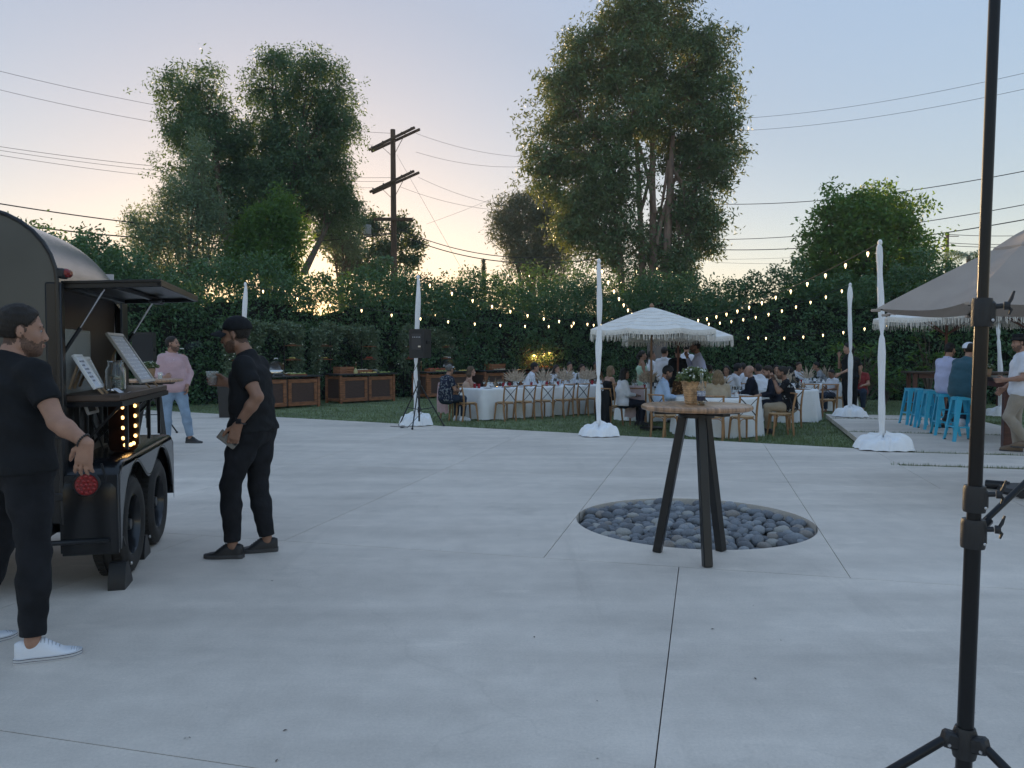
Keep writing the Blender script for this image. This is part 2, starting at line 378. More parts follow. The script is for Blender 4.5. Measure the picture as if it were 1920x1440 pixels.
# pool
M_POOL = mat('pool_water', (0.012, 0.05, 0.085), 0.06, spec=0.6, bump=0.15, bscale=3, var=0.25, vscale=2)
pa0, pa1, pb0, pb1 = c0a + 4.3, c0a + 9.5, 12.9, 16.6
def quad3(a0, b0, a1, b1, z): return [(*AB(a0, b0), z), (*AB(a1, b0), z), (*AB(a1, b1), z), (*AB(a0, b1), z)]
struct(MB().add(quad3(pa0, pb0, pa1, pb1, -0.035), [(0, 1, 2, 3)]).build('pool_water', M_POOL, smooth=False))
pc = MB()
for (a0, b0, a1, b1) in ((pa0 - .35, pb0 - .3, pa0, pb1 + .3), (pa1, pb0 - .3, pa1 + .4, pb1 + .3), (pa0, pb0 - .3, pa1, pb0), (pa0, pb1, pa1, pb1 + .3)):
    c = AB((a0 + a1) / 2, (b0 + b1) / 2); pc.box((c.x, c.y, -0.03), (a1 - a0, b1 - b0, 0.08), math.atan2(EA.y, EA.x), 0.008)
struct(pc.build('pool_coping', M_CONC))
# lawn
def lawn_region(x, y):
    """True where grass grows (numpy arrays)"""
    s = (E0.x - C0.x) * (y - C0.y) - (E0.y - C0.y) * (x - C0.x)
    t = (L1.x - L0.x) * (y - L0.y) - (L1.y - L0.y) * (x - L0.x)
    b = x * EB.x + y * EB.y
    return (s < 0) & ((t > 0) | (b > 20.35)) & (y > 10)
struct(MB().add([(-40, 9, LAWN), (40, 9, LAWN), (40, 60, LAWN), (-40, 60, LAWN)], [(0, 1, 2, 3)]).build('lawn', M_GRASSB, smooth=False))
def grass_blades():
    n = 150000
    y = 11.5 + 24 * RNG.random(n) ** 1.6; x = (RNG.random(n) - 0.5) * 2 * (y * 0.72 + 0.5)
    ok = lawn_region(x, y); x, y = x[ok], y[ok]; n = len(x)
    h = (0.03 + 0.035 * RNG.random(n)) * (1 + 0.25 * np.sin(x * 1.7) * np.cos(y * 1.3)); w = 0.006 + 0.007 * RNG.random(n)
    an = RNG.random(n) * 6.283; lean = 0.035 * RNG.random(n); la = RNG.random(n) * 6.283
    V = np.empty((n, 3, 3), np.float32)
    V[:, 0] = np.stack([x - w * np.cos(an), y - w * np.sin(an), np.full(n, LAWN)], 1)
    V[:, 1] = np.stack([x + w * np.cos(an), y + w * np.sin(an), np.full(n, LAWN)], 1)
    V[:, 2] = np.stack([x + lean * np.cos(la), y + lean * np.sin(la), LAWN + h], 1)
    return V
gv = grass_blades()
# tufts in the paver gaps
def gap_grass():
    xs = []
    for b in pb[1:-1]:
        n = 2600; a = c0a - 4 + 13 * RNG.random(n); bb = b + (RNG.random(n) - .5) * 0.12
        xs.append(np.stack([EA.x * a + EB.x * bb, EA.y * a + EB.y * bb], 1))
    n = 3000; t = RNG.random(n); q = np.stack([L0.x + (L1.x - L0.x) * t, L0.y + (L1.y - L0.y) * t], 1) + (RNG.random((n, 2)) - .5) * 0.06
    xy = np.concatenate(xs); tt = (L1.x - L0.x) * (xy[:, 1] - L0.y) - (L1.y - L0.y) * (xy[:, 0] - L0.x)
    xy = xy[tt < 0]; n = len(xy)
    V = np.empty((n, 3, 3), np.float32); an = RNG.random(n) * 6.283; h = 0.055 + 0.045 * RNG.random(n)
    w = 0.009
    V[:, 0, :2] = xy + w * np.stack([np.cos(an), np.sin(an)], 1); V[:, 1, :2] = xy - w * np.stack([np.cos(an), np.sin(an)], 1)
    V[:, 2, :2] = xy + (RNG.random((n, 2)) - .5) * 0.06; V[:, 0, 2] = V[:, 1, 2] = -0.055; V[:, 2, 2] = -0.055 + h
    return V
gv = np.concatenate([gv, gap_grass()])
M_GRASS = leaf_mat('grass_blade', (0.120, 0.165, 0.080), (0.240, 0.300, 0.140), (0.12, 0.16, 0.05), 0.25, 0.5)
tag(link('grass', np_mesh('grass', gv.reshape(-1, 3), np.arange(len(gv) * 3).reshape(-1, 3), M_GRASS)), kind='stuff')
# ------------------------------------------------------------------ pebble pit
M_PITW = mat('pit_wall_concrete', (0.34, 0.33, 0.32), 0.8, var=0.25, vscale=4, bump=0.3, bscale=40)
pit = thing('pebble_pit', 'round sunken pit of smooth grey pebbles in the concrete patio', 'pebble bed', (PIT_C.x, PIT_C.y, 0))
rw = MB(); cn = 96
for z, r in ((-0.012, PIT_R + 0.0), (-0.30, PIT_R - 0.002)):
    pass
rw.lathe([(PIT_R + 0.004, -0.004), (PIT_R + 0.004, -0.28)], n=cn, cap0=False, cap1=False); rw.f = [f[::-1] for f in rw.f]
rw.build('rim_wall', M_PITW, pit)
MB().lathe([(0.0, -0.135), (PIT_R + 0.01, -0.135)], n=48, cap0=False, cap1=False).build('pit_floor', M_SOIL, pit, smooth=False)
pm = []
for k, (c1, c2) in enumerate([((0.21, 0.225, 0.245), (0.13, 0.14, 0.155)), ((0.30, 0.315, 0.33), (0.20, 0.21, 0.225)), ((0.145, 0.155, 0.17), (0.085, 0.09, 0.10)), ((0.30, 0.27, 0.24), (0.19, 0.17, 0.155)), ((0.38, 0.37, 0.34), (0.27, 0.26, 0.24))]):
    pm.append(mat('pebble_stone_%d' % k, c1, 0.55, var=1, col2=c2, vscale=9, bump=0.06, bscale=80, detail=6))
pmesh = []
for k in range(20):
    b = bmesh.new(); bmesh.ops.create_icosphere(b, subdivisions=2, radius=1.0)
    ph = [random.uniform(0, 6.28) for _ in range(6)]; fl = random.uniform(0.52, 0.72); wd = random.uniform(0.66, 0.88)
    for v in b.verts:
        p = v.co; d = 1 + 0.07 * math.sin(2.1 * p.x + ph[0]) + 0.07 * math.sin(2.3 * p.y + ph[1]) + 0.05 * math.sin(3.1 * p.z + ph[2] + p.x * 1.7)
        v.co = Vector((p.x * d, p.y * d * wd, p.z * d * fl))
    me = bpy.data.meshes.new('pebble'); b.to_mesh(me); b.free(); me.materials.append(pm[random.choices(range(5), (40, 20, 26, 8, 6))[0]])
    me.polygons.foreach_set('use_smooth', [True] * len(me.polygons)); pmesh.append(me)
# relax a packing of discs so that the stones lie side by side, a few heaped on top
npb = 330
ang = RNG.random(npb) * 6.283; rr = (PIT_R - 0.075) * np.sqrt(RNG.random(npb)); pp = np.stack([rr * np.cos(ang), rr * np.sin(ang)], 1)
prad = RNG.uniform(0.036, 0.072, npb)
for it in range(120):
    d = pp[:, None] - pp[None]; L = np.sqrt((d ** 2).sum(-1)) + 1e-6; want = (prad[:, None] + prad[None]) * 0.90
    ov = np.clip(want - L, 0, None); np.fill_diagonal(ov, 0); pp += (d / L[..., None] * ov[..., None]).sum(1) * 0.3
    r_ = np.sqrt((pp ** 2).sum(1)); lim = PIT_R - 0.02 - prad; sc_ = np.where(r_ > lim, lim / r_, 1); pp *= sc_[:, None]
order = np.argsort(-pp[:, 1]); 
d = pp[:, None] - pp[None]; L = np.sqrt((d ** 2).sum(-1)) + np.eye(npb) * 9; crowd = np.clip((prad[:, None] + prad[None]) * 0.92 - L, 0, None).sum(1)
small = np.argsort(prad)
stuffed = set(small[:30].tolist()); pstuff = MB()
for i in range(npb):
    z = -0.064 + 0.25 * min(crowd[i], 0.20) + random.uniform(-0.012, 0.018)
    if i in stuffed:
        pstuff.ell((pp[i, 0], pp[i, 1], z - .01), (prad[i], prad[i] * .75, prad[i] * .6), 8, 6); continue
    o = link('pebble', random.choice(pmesh), pit); o.location = (pp[i, 0], pp[i, 1], z + prad[i] * 0.25)
    o.rotation_euler = (random.gauss(0, 0.22), random.gauss(0, 0.22), random.uniform(0, 6.28)); o.scale = [prad[i] * random.uniform(0.98, 1.22)] * 3
for k in range(900):      # chips and grit between the stones
    a = random.uniform(0, 6.28); r = (PIT_R - 0.03) * math.sqrt(random.random()); s = random.uniform(0.008, 0.02)
    pstuff.ell((r * math.cos(a), r * math.sin(a), -0.128 + random.uniform(0, 0.02)), (s, s * .7, s * .45), 5, 4, Matrix.Rotation(random.uniform(0, 3), 3, 'Z'))
tag(pstuff.build('gravel', pm[2], pit), kind='stuff')
# a few fallen bits of dry leaf on the slab
M_DRY = mat('dry_leaf', (0.045, 0.032, 0.02), 0.9)
lt = MB()
for k in range(16):
    px, py = random.uniform(300, 1900), random.uniform(850, 1430); c = G(px, py); s = random.uniform(0.005, 0.013); a = random.uniform(0, 6.28)
    if (Vector((c.x, c.y)) - PIT_C).length < PIT_R + .03: continue
    M = Matrix.Rotation(a, 3, 'Z')
    lt.add([c + M @ Vector(q) for q in ((-s, 0, 0.003), (0, -s * .35, 0.006), (s, 0, 0.003), (0, s * .35, 0.004))], [(0, 1, 2, 3)])
tag(lt.build('leaf_litter', M_DRY, smooth=False), kind='stuff')
# ------------------------------------------------------------------ foliage
def leaf_faces(C, D, U, L, W, fold=0.0):
    """diamond leaves: centre, direction, side vectors (n,3), lengths and widths (n,)"""
    n = len(C); V = np.empty((n, 4, 3), np.float32)
    V[:, 0] = C - D * L[:, None] * .5; V[:, 2] = C + D * L[:, None] * .5
    V[:, 1] = C + U * W[:, None] * .5 + D * L[:, None] * .06; V[:, 3] = C - U * W[:, None] * .5 + D * L[:, None] * .06
    return V
def unit(v): return v / (np.linalg.norm(v, axis=1, keepdims=True) + 1e-9)
def foliage(clusters, per, spread, L, W, droop=0.3, out=None, rng=RNG, flat=0.75, along=0.6):
    """clusters (m,3) -> leaf quads, leaves radiating from each twig end"""
    m = len(clusters); n = m * per
    off = rng.normal(size=(n, 3)) * spread; off[:, 2] *= flat
    C = np.repeat(clusters, per, 0) + off
    D = unit(rng.normal(size=(n, 3)) + along * unit(off) * 1.5); D[:, 2] -= droop; D = unit(D)
    U = unit(np.cross(D, rng.normal(size=(n, 3))))
    l = L * rng.uniform(0.65, 1.3, n); w = W * rng.uniform(0.7, 1.25, n)
    return leaf_faces(C, D, U, l, w)
def shell_points(lobes, n, rng=RNG, inner=0.45, power=0.45, clumps=0, csize=.4):
    if clumps:
        base = shell_points(lobes, clumps, rng, inner + .1, power); k = rng.integers(0, clumps, n); sz = rng.uniform(.6, 1.3, clumps)[k]
        a = base[k] + rng.normal(size=(n, 3)) * np.array([1, 1, .8]) * csize * sz[:, None]; m_ = rng.random(n) < .22; a[m_] = shell_points(lobes, n, rng, inner, power)[m_]; return a
    return _shell(lobes, n, rng, inner, power)
def _shell(lobes, n, rng, inner, power):
    """points spread through ellipsoid lobes (cx,cy,cz,rx,ry,rz), denser toward the outside"""
    vol = np.array([(l[3] * l[4] * l[5]) ** (2 / 3) for l in lobes]); k = rng.choice(len(lobes), n, p=vol / vol.sum())
    lo = np.array(lobes, float)[k]; d = unit(rng.normal(size=(n, 3)))
    r = inner + (1 - inner) * rng.random(n) ** power
    bump = 1 + 0.16 * np.sin(d[:, 0] * 5 + k) * np.sin(d[:, 2] * 6 + 2 * k) + 0.10 * np.sin(d[:, 1] * 9 + d[:, 2] * 7 + k)
    return lo[:, :3] + d * lo[:, 3:] * (r * bump)[:, None]
def crown_mesh(name, V, material):
    n = len(V); return np_mesh(name, V.reshape(-1, 3), np.arange(n * 4).reshape(-1, 4), material)
M_BARK = mat('bark', (0.12, 0.095, 0.075), 0.9, var=0.35, vscale=4, stretch=(4, 4, .7), bump=0.5, bscale=12)
M_BARKP = mat('bark_pale', (0.23, 0.17, 0.14), 0.85, var=0.3, vscale=3, stretch=(3, 3, .6), bump=0.3, bscale=10)
M_LEAFD = leaf_mat('leaf_dark', (0.040, 0.090, 0.056), (0.109, 0.204, 0.108), (0.156, 0.224, 0.040), 0.30, 0.5)
M_LEAFG = leaf_mat('leaf_grey_green', (0.104, 0.180, 0.122), (0.207, 0.319, 0.218), (0.234, 0.269, 0.080), 0.35, 0.5)
M_LEAFB = leaf_mat('leaf_bright', (0.043, 0.110, 0.036), (0.102, 0.222, 0.062), (0.203, 0.314, 0.030), 0.38, 0.6)
M_LEAFR = leaf_mat('leaf_ash', (0.045, 0.097, 0.055), (0.123, 0.221, 0.102), (0.234, 0.246, 0.040), 0.22, 0.4)
M_LEAFM = leaf_mat('leaf_glossy', (0.034, 0.077, 0.050), (0.093, 0.178, 0.103), (0.187, 0.224, 0.050), 0.25, 0.5, rough=0.4)
M_LEAFP = leaf_mat('leaf_pine', (0.061, 0.095, 0.068), (0.132, 0.183, 0.125), (0.172, 0.168, 0.050), 0.25, 0.4)
M_HEDGE = leaf_mat('leaf_hedge', (0.037, 0.094, 0.050), (0.108, 0.214, 0.094), (0.109, 0.190, 0.030), 0.25, 0.35, rough=0.45)
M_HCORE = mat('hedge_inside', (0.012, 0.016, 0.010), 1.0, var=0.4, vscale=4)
def tree(name, label, base, lobes, limbs, leaf, bark, ncl, per, spread, L, W, droop=0.3, cat='tree', group=None, tr=0.28, inner=0.4, power=0.5, rng=RNG, n_twig=90, extra=None, trunks=None, clumps=0, csize=.4):
    """lobes and limbs are relative to base"""
    t = thing(name, label, cat, base, 0, group)
    cl = shell_points(lobes, ncl, rng, inner, power, clumps, csize)
    V = foliage(cl, per, spread, L, W, droop, rng=rng)
    if extra is not None: V = np.concatenate([V, extra])
    link('crown', crown_mesh('crown', V, leaf), t)
    m = MB()
    top = max(l[2] for l in lobes)
    for pts, r0, r1 in (trunks or [([(0, 0, -0.3), (0.05, 0, top * .25), (-0.05, 0.1, top * .6)], tr, tr * .5)]):
        k = len(pts); path = [Vector(p) for p in pts]
        if k == 3: path = bez(path[0], path[1], path[2], 8); k = 9
        m.tube(path, [r0 + (r1 - r0) * i / (k - 1) for i in range(k)], 9)
    for l in lobes:
        o = Vector((0, 0, l[2] * .35)); c = Vector(l[:3])
        if limbs: o = min((Vector(q) for q in limbs), key=lambda q: (q - c).length)
        mid = o.lerp(c, .5) + Vector((random.uniform(-.3, .3), random.uniform(-.3, .3), random.uniform(0, .5)))
        b = bez(o, mid, c, 6); m.tube(b, [tr * .42 * (1 - i / 8) for i in range(7)], 6)
        for q in range(3):
            e = c + Vector((random.uniform(-1, 1) * l[3], random.uniform(-1, 1) * l[4], random.uniform(-.5, 1) * l[5])) * .7
            m.tube(bez(b[3], b[3].lerp(e, .5) + Vector((0, 0, .2)), e, 4), [tr * .2, tr * .16, tr * .12, tr * .08, tr * .04], 5)
    for c in cl[rng.choice(len(cl), min(n_twig, len(cl)), replace=False)]:
        l = min(lobes, key=lambda q: (Vector(q[:3]) - Vector(c)).length); o = Vector(l[:3]).lerp(Vector(c), .15)
        m.tube([o, o.lerp(Vector(c), .5) + Vector((0, 0, -.08)), Vector(c)], [tr * .1, tr * .07, tr * .03], 4, caps=False)
    m.build('trunk', bark, t)
    return t
def px_lobe(base, px, py, rx, ry, depth=0.0, dfac=0.8):
    """an ellipsoid lobe of the given outline at the tree's own distance"""
    y = base[1] + depth; c = P(px, py, y); k = y / FOC
    return (c.x - base[0], depth, c.z - base[2], rx * k, (rx + ry) / 2 * k * dfac, ry * k)
def jitter(*ls): return list(ls)
# big broad tree on the left, behind the hedge
b = P(500, 640, 37.0); b.z = -0.2
TL = b
lob = [px_lobe(b, 335, 208, 36, 74), px_lobe(b, 390, 215, 36, 82, -1), px_lobe(b, 516, 165, 42, 78, .5), px_lobe(b, 590, 170, 58, 68, -.5), px_lobe(b, 628, 225, 40, 66, .6), px_lobe(b, 390, 300, 85, 90, 1),
       px_lobe(b, 490, 292, 85, 72, .5), px_lobe(b, 575, 275, 85, 85, 0), px_lobe(b, 530, 360, 105, 70, .8), px_lobe(b, 440, 370, 80, 70, 1), px_lobe(b, 610, 345, 50, 60, 1.0), px_lobe(b, 630, 395, 38, 48, 2.0),
       px_lobe(b, 450, 430, 56, 44, 1.6)]
tree('broad_tree', 'tallest dark tree with double crown behind the hedge beyond the food trailer', b, lob, [(-1.5, 0, 6), (0.5, .4, 6), (1.8, 0, 5.5)], M_LEAFD, M_BARK, 9500, 13, 0.17, 0.18, 0.06, 0.5, tr=0.42, inner=0.3, clumps=680, csize=.31)
# feathery grey-green tree in front of it
b = P(360, 640, 32.0); b.z = -0.2
lob = [px_lobe(b, 372, 300, 22, 55), px_lobe(b, 365, 370, 42, 60), px_lobe(b, 325, 380, 38, 55, .5), px_lobe(b, 395, 420, 45, 55, .4), px_lobe(b, 290, 430, 42, 52), px_lobe(b, 340, 450, 62, 55), px_lobe(b, 275, 480, 40, 50, .5), px_lobe(b, 380, 500, 60, 40), px_lobe(b, 255, 420, 22, 36, .5), px_lobe(b, 310, 520, 60, 40)]
tree('feathery_tree', 'wispy grey green tree with pointed top left of the tallest dark tree', b, lob, None, M_LEAFG, M_BARK, 2600, 11, 0.20, 0.17, 0.045, 0.0, tr=0.2, inner=0.2, power=0.8)
# bright green young trees under it
b = P(520, 640, 32.5); b.z = -0.2
lob = [px_lobe(b, 530, 395, 24, 45), px_lobe(b, 495, 420, 32, 40), px_lobe(b, 545, 440, 34, 45), px_lobe(b, 465, 455, 35, 42, .4), px_lobe(b, 510, 480, 50, 40), px_lobe(b, 440, 500, 36, 38), px_lobe(b, 535, 510, 30, 35)]
tree('young_tree', 'bright green young tree with sunlit leaves in front of the tallest dark tree', b, lob, None, M_LEAFB, M_BARK, 1900, 11, 0.22, 0.20, 0.06, 0.15, tr=0.14, inner=0.2, power=0.7)
# loose glossy tree by the utility pole
b = P(690, 640, 47.0); b.z = -0.2
lob = [px_lobe(b, 660, 418, 45, 22), px_lobe(b, 700, 425, 40, 26, .5), px_lobe(b, 755, 425, 34, 24), px_lobe(b, 640, 455, 45, 30), px_lobe(b, 775, 455, 26, 20, .5), px_lobe(b, 720, 470, 55, 28), px_lobe(b, 660, 490, 45, 26, .5), px_lobe(b, 770, 490, 30, 22), px_lobe(b, 610, 440, 30, 30, 1), px_lobe(b, 700, 510, 60, 20)]
tree('glossy_tree', 'loose dark tree with rounded leaf tufts around the utility pole', b, lob, None, M_LEAFM, M_BARK, 760, 15, 0.21, 0.30, 0.11, -0.1, tr=0.18, inner=0.1, power=1.0)
b = P(640, 640, 41.0); b.z = -0.2
lob = [px_lobe(b, 640, 370, 28, 40), px_lobe(b, 655, 410, 32, 40, .5), px_lobe(b, 625, 440, 35, 40), px_lobe(b, 660, 465, 30, 35)]
tree('thin_tree', 'thin see-through tree glowing in low sun between tallest tree and utility pole', b, lob, None, M_LEAFG, M_BARK, 520, 9, 0.25, 0.20, 0.06, 0.3, tr=0.15, inner=0.1, power=1.0)
# bushes beyond the hedge, left end
for px, py, rx, ry, y, lab in ((60, 470, 75, 55, 25.0, 'rounded green bush rising behind the trailer roof'), (170, 490, 70, 62, 26.0, 'leafy green bush between trailer roof and feathery tree'), (240, 530, 50, 60, 25.0, 'dark bush beside the front end of the food trailer')):
    b = P(px, 650, y); b.z = -0.2
    lob = [px_lobe(b, px - rx * .5, py + 12, rx * .55, ry * .8), px_lobe(b, px + rx * .4, py + 8, rx * .55, ry * .75, .5), px_lobe(b, px, py, rx * .6, ry), px_lobe(b, px, py + 60, rx, ry, .3), px_lobe(b, px - 10, py + 110, rx, 60)]
    tree('tall_bush', lab, b, lob, None, M_HEDGE, M_BARK, 700, 14, 0.19, 0.16, 0.07, 0.1, cat='bush', tr=0.1, group='bushes behind the food trailer')
# tall many-stemmed tree right of centre
b = P(1205, 640, 39.0); b.z = -0.2
ky = 39.0 / FOC
lob = [px_lobe(b, 1190, 20, 66, 60), px_lobe(b, 1265, 25, 46, 60, .5), px_lobe(b, 1130, 95, 66, 70, .5), px_lobe(b, 1210, 100, 80, 80, -.5), px_lobe(b, 1290, 110, 60, 80), px_lobe(b, 1345, 105, 38, 66, .5), px_lobe(b, 1070, 115, 36, 62), px_lobe(b, 1045, 175, 40, 60),
       px_lobe(b, 1100, 200, 66, 80, .8), px_lobe(b, 1180, 215, 76, 80, -.8), px_lobe(b, 1265, 215, 76, 80, .3), px_lobe(b, 1340, 210, 48, 62, -.3), px_lobe(b, 1018, 275, 42, 56), px_lobe(b, 1080, 305, 70, 66, .5), px_lobe(b, 1150, 330, 66, 66, -.6), px_lobe(b, 1030, 330, 44, 42),
       px_lobe(b, 1340, 300, 52, 60), px_lobe(b, 1285, 300, 46, 58, 1.2), px_lobe(b, 1355, 250, 38, 40), px_lobe(b, 1100, 395, 70, 50), px_lobe(b, 1170, 420, 56, 46, -.5), px_lobe(b, 1310, 380, 48, 58), px_lobe(b, 1270, 425, 50, 50, .6), px_lobe(b, 1080, 430, 46, 44), px_lobe(b, 1320, 440, 30, 44), px_lobe(b, 1130, 465, 60, 40), px_lobe(b, 1225, 470, 50, 46, .8), px_lobe(b, 1280, 490, 36, 44)]
def tp(px, py, dy=0): c = P(px, py, b.y + dy); return (c.x - b.x, dy, c.z - b.z)
trk = [([(1.1, 0, -.3), tp(1247, 470), tp(1262, 250)], .36, .10), ([(.6, 0, -.3), tp(1225, 450, .3), tp(1222, 200, .3)], .30, .09), ([(-.9, 0, -.3), tp(1170, 430, -.2), tp(1130, 260)], .22, .08), ([(.2, .3, -.3), tp(1205, 420, .5), tp(1186, 150, .3)], .22, .08), ([(1.4, .3, -.3), tp(1290, 400, .3), tp(1330, 200)], .22, .07), ([tp(1232, 460), tp(1240, 380), tp(1300, 260, .6)], .13, .05), ([tp(1228, 400), tp(1215, 300), tp(1160, 170)], .12, .04), ([tp(1200, 400, .4), tp(1225, 330), tp(1236, 160, -.4)], .10, .04)]
tree('tall_tree', 'huge many-stemmed tree with pale trunks rising past the top of the picture', b, lob, [tp(1255, 300), tp(1222, 260), tp(1150, 300), tp(1190, 250), tp(1310, 280), tp(1230, 150), tp(1280, 180)], M_LEAFR, M_BARKP, 10500, 12, 0.19, 0.25, 0.075, 0.45, tr=0.24, inner=0.25, power=0.6, clumps=760, csize=.31, trunks=trk, n_twig=160)
# dark pine behind
b = P(1000, 640, 56.0); b.z = -0.2
lob = [px_lobe(b, 965, 400, 44, 36), px_lobe(b, 1010, 385, 50, 30), px_lobe(b, 1050, 400, 50, 36), px_lobe(b, 950, 430, 34, 34), px_lobe(b, 985, 450, 46, 40), px_lobe(b, 1035, 450, 50, 44), px_lobe(b, 985, 490, 34, 30), px_lobe(b, 1030, 500, 44, 36)]
tree('pine_tree', 'brownish round-topped pine standing behind the huge many-stemmed tree', b, lob, None, M_LEAFP, M_BARK, 2400, 10, 0.30, 0.36, 0.07, -0.2, tr=0.35, inner=0.5)
# right-hand tree
b = P(1625, 640, 30.0); b.z = -0.2
lob = [px_lobe(b, 1580, 385, 36, 32), px_lobe(b, 1630, 380, 34, 36), px_lobe(b, 1680, 390, 34, 30, .4), px_lobe(b, 1555, 420, 36, 34), px_lobe(b, 1620, 430, 60, 46, -.3), px_lobe(b, 1690, 430, 34, 42), px_lobe(b, 1535, 455, 28, 30), px_lobe(b, 1720, 470, 24, 34), px_lobe(b, 1570, 490, 62, 52), px_lobe(b, 1660, 490, 74, 56, -.3), px_lobe(b, 1540, 530, 45, 48), px_lobe(b, 1620, 560, 90, 60), px_lobe(b, 1700, 550, 46, 60), px_lobe(b, 1500, 580, 44, 46), px_lobe(b, 1560, 620, 80, 50), px_lobe(b, 1680, 620, 70, 50)]
tree('rounded_tree', 'full rounded green tree with yellow sunlit shoulder behind the fourth pole', b, lob, None, M_LEAFB, M_BARK, 3600, 13, 0.18, 0.19, 0.085, 0.15, tr=0.25, clumps=360, csize=.25)
# ------------------------------------------------------------------ hedges
def hedge(name, label, p0, p1, h, thick, dens, leaf, L, W, base=-0.15, seed=1, wob=0.35, top_wob=0.35, core_h=0.85, cat='hedge'):
    rng = np.random.default_rng(seed); p0 = Vector((p0[0], p0[1], 0)); p1 = Vector((p1[0], p1[1], 0)); d = (p1 - p0); ln = d.length; d.normalize(); nn = Vector((-d.y, d.x, 0))
    t = thing(name, label, cat, (p0.x, p0.y, base), math.atan2(d.y, d.x))
    area = ln * (h + thick); n = int(area * dens)
    s = rng.random(n) * ln; hh = h * (1 + top_wob * .25 * np.sin(s * 1.3 + seed) + top_wob * .15 * np.sin(s * 3.1 + 2 * seed) + .08 * np.sin(s * 7.7))
    face = rng.random(n) < h / (h + thick * .9)
    z = np.where(face, rng.random(n) * hh, hh - .12 + rng.normal(size=n) * .12)
    bulge = wob * (0.5 * np.sin(s * 2.1 + z * 1.3 + seed) + 0.4 * np.sin(s * 4.7 - z * 2.9) + .35 * np.sin(z * 4.1 + s * .7))
    y = np.where(face, -thick / 2 + bulge * .6 + np.abs(rng.normal(size=n)) * .14, (rng.random(n) - .5) * thick + bulge * .3)
    cl = np.stack([s, y, z], 1)
    V = foliage(cl, 7, 0.11, L, W, 0.15, rng=rng)
    link('foliage', crown_mesh('foliage', V, leaf), t)
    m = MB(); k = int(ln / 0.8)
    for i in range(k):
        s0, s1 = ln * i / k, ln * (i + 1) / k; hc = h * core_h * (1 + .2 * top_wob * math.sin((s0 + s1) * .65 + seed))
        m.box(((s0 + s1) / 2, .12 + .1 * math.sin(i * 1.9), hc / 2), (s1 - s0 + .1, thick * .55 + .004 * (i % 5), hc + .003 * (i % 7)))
    m.build('branches', M_HCORE, t, smooth=False)  # solid near-black boxes added behind the leaves so no light shows through
    return t
HB = Vector((-5.35, 27.6, 0))
hp = lambda s, off=0: (HB + EW * s + EN * off)
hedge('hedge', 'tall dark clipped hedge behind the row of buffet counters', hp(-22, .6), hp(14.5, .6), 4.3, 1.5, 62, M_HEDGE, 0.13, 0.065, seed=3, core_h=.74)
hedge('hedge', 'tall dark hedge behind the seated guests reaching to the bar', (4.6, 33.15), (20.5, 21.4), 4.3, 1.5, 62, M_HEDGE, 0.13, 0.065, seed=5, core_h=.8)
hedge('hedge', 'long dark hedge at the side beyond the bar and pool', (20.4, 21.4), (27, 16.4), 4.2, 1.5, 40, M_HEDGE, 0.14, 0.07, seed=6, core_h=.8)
# higher shrubs that break the hedge's top line
for i, (px, py, rx, ry, y, leaf, lab) in enumerate((
        (850, 560, 60, 60, 34, M_HEDGE, 'green shrub above the hedge right of the utility pole'),
        (940, 590, 70, 60, 36, M_HEDGE, 'dark shrub above the hedge below the brown pine'),
        (1080, 555, 70, 70, 37, M_HEDGE, 'dark leafy shrub at the foot of the huge many-stemmed tree'),
        (1180, 560, 70, 75, 38, M_HEDGE, 'shrub growing between the pale trunks of the huge tree'),
        (1275, 580, 60, 80, 38, M_HEDGE, 'ivy covered shrub just right of the pale trunks'),
        (1400, 590, 80, 44, 36, M_HEDGE, 'low shrub on the hedge top between huge tree and rounded tree'),
        (430, 590, 80, 75, 29, M_HEDGE, 'shrub above the hedge behind the capped man'),
        (690, 570, 70, 56, 32, M_HEDGE, 'shrub at the foot of the utility pole'),
        (1480, 580, 40, 52, 33, M_HEDGE, 'shrub at the edge of the rounded green tree'),
        (520, 575, 70, 66, 30.5, M_HEDGE, 'shrub below the bright green young tree'),
        (760, 560, 60, 60, 33, M_HEDGE, 'shrub just right of the utility pole foot'),
        (1000, 555, 70, 66, 37.5, M_HEDGE, 'shrub under the brown pine left of the second pole'),
        (330, 570, 80, 70, 28.5, M_HEDGE, 'shrub at the foot of the wispy grey tree'),
        (1340, 575, 60, 60, 37, M_HEDGE, 'shrub beside the ivy covered shrub of the huge tree'),
        (1230, 520, 80, 60, 40.5, M_HEDGE, 'shrub behind the pale trunks of the huge tree'),
        (1780, 600, 70, 60, 28, M_HEDGE, 'dark shrub behind the fringed umbrellas at the bar'))):
    b = P(px, 660, y); b.z = -0.2
    lob = [px_lobe(b, px - rx * .45, py + 8, rx * .6, ry * .75), px_lobe(b, px + rx * .45, py + 14, rx * .6, ry * .7), px_lobe(b, px, py, rx * .6, ry), px_lobe(b, px, py + 50, rx, ry)]
    sparse = False
    tree('shrub', lab, b, lob, None, leaf, M_BARK, 470, 12, 0.20, 0.17, 0.075, 0.1, cat='shrub', tr=0.09, n_twig=30, inner=0.1 if sparse else 0.4, power=1.0 if sparse else .5)
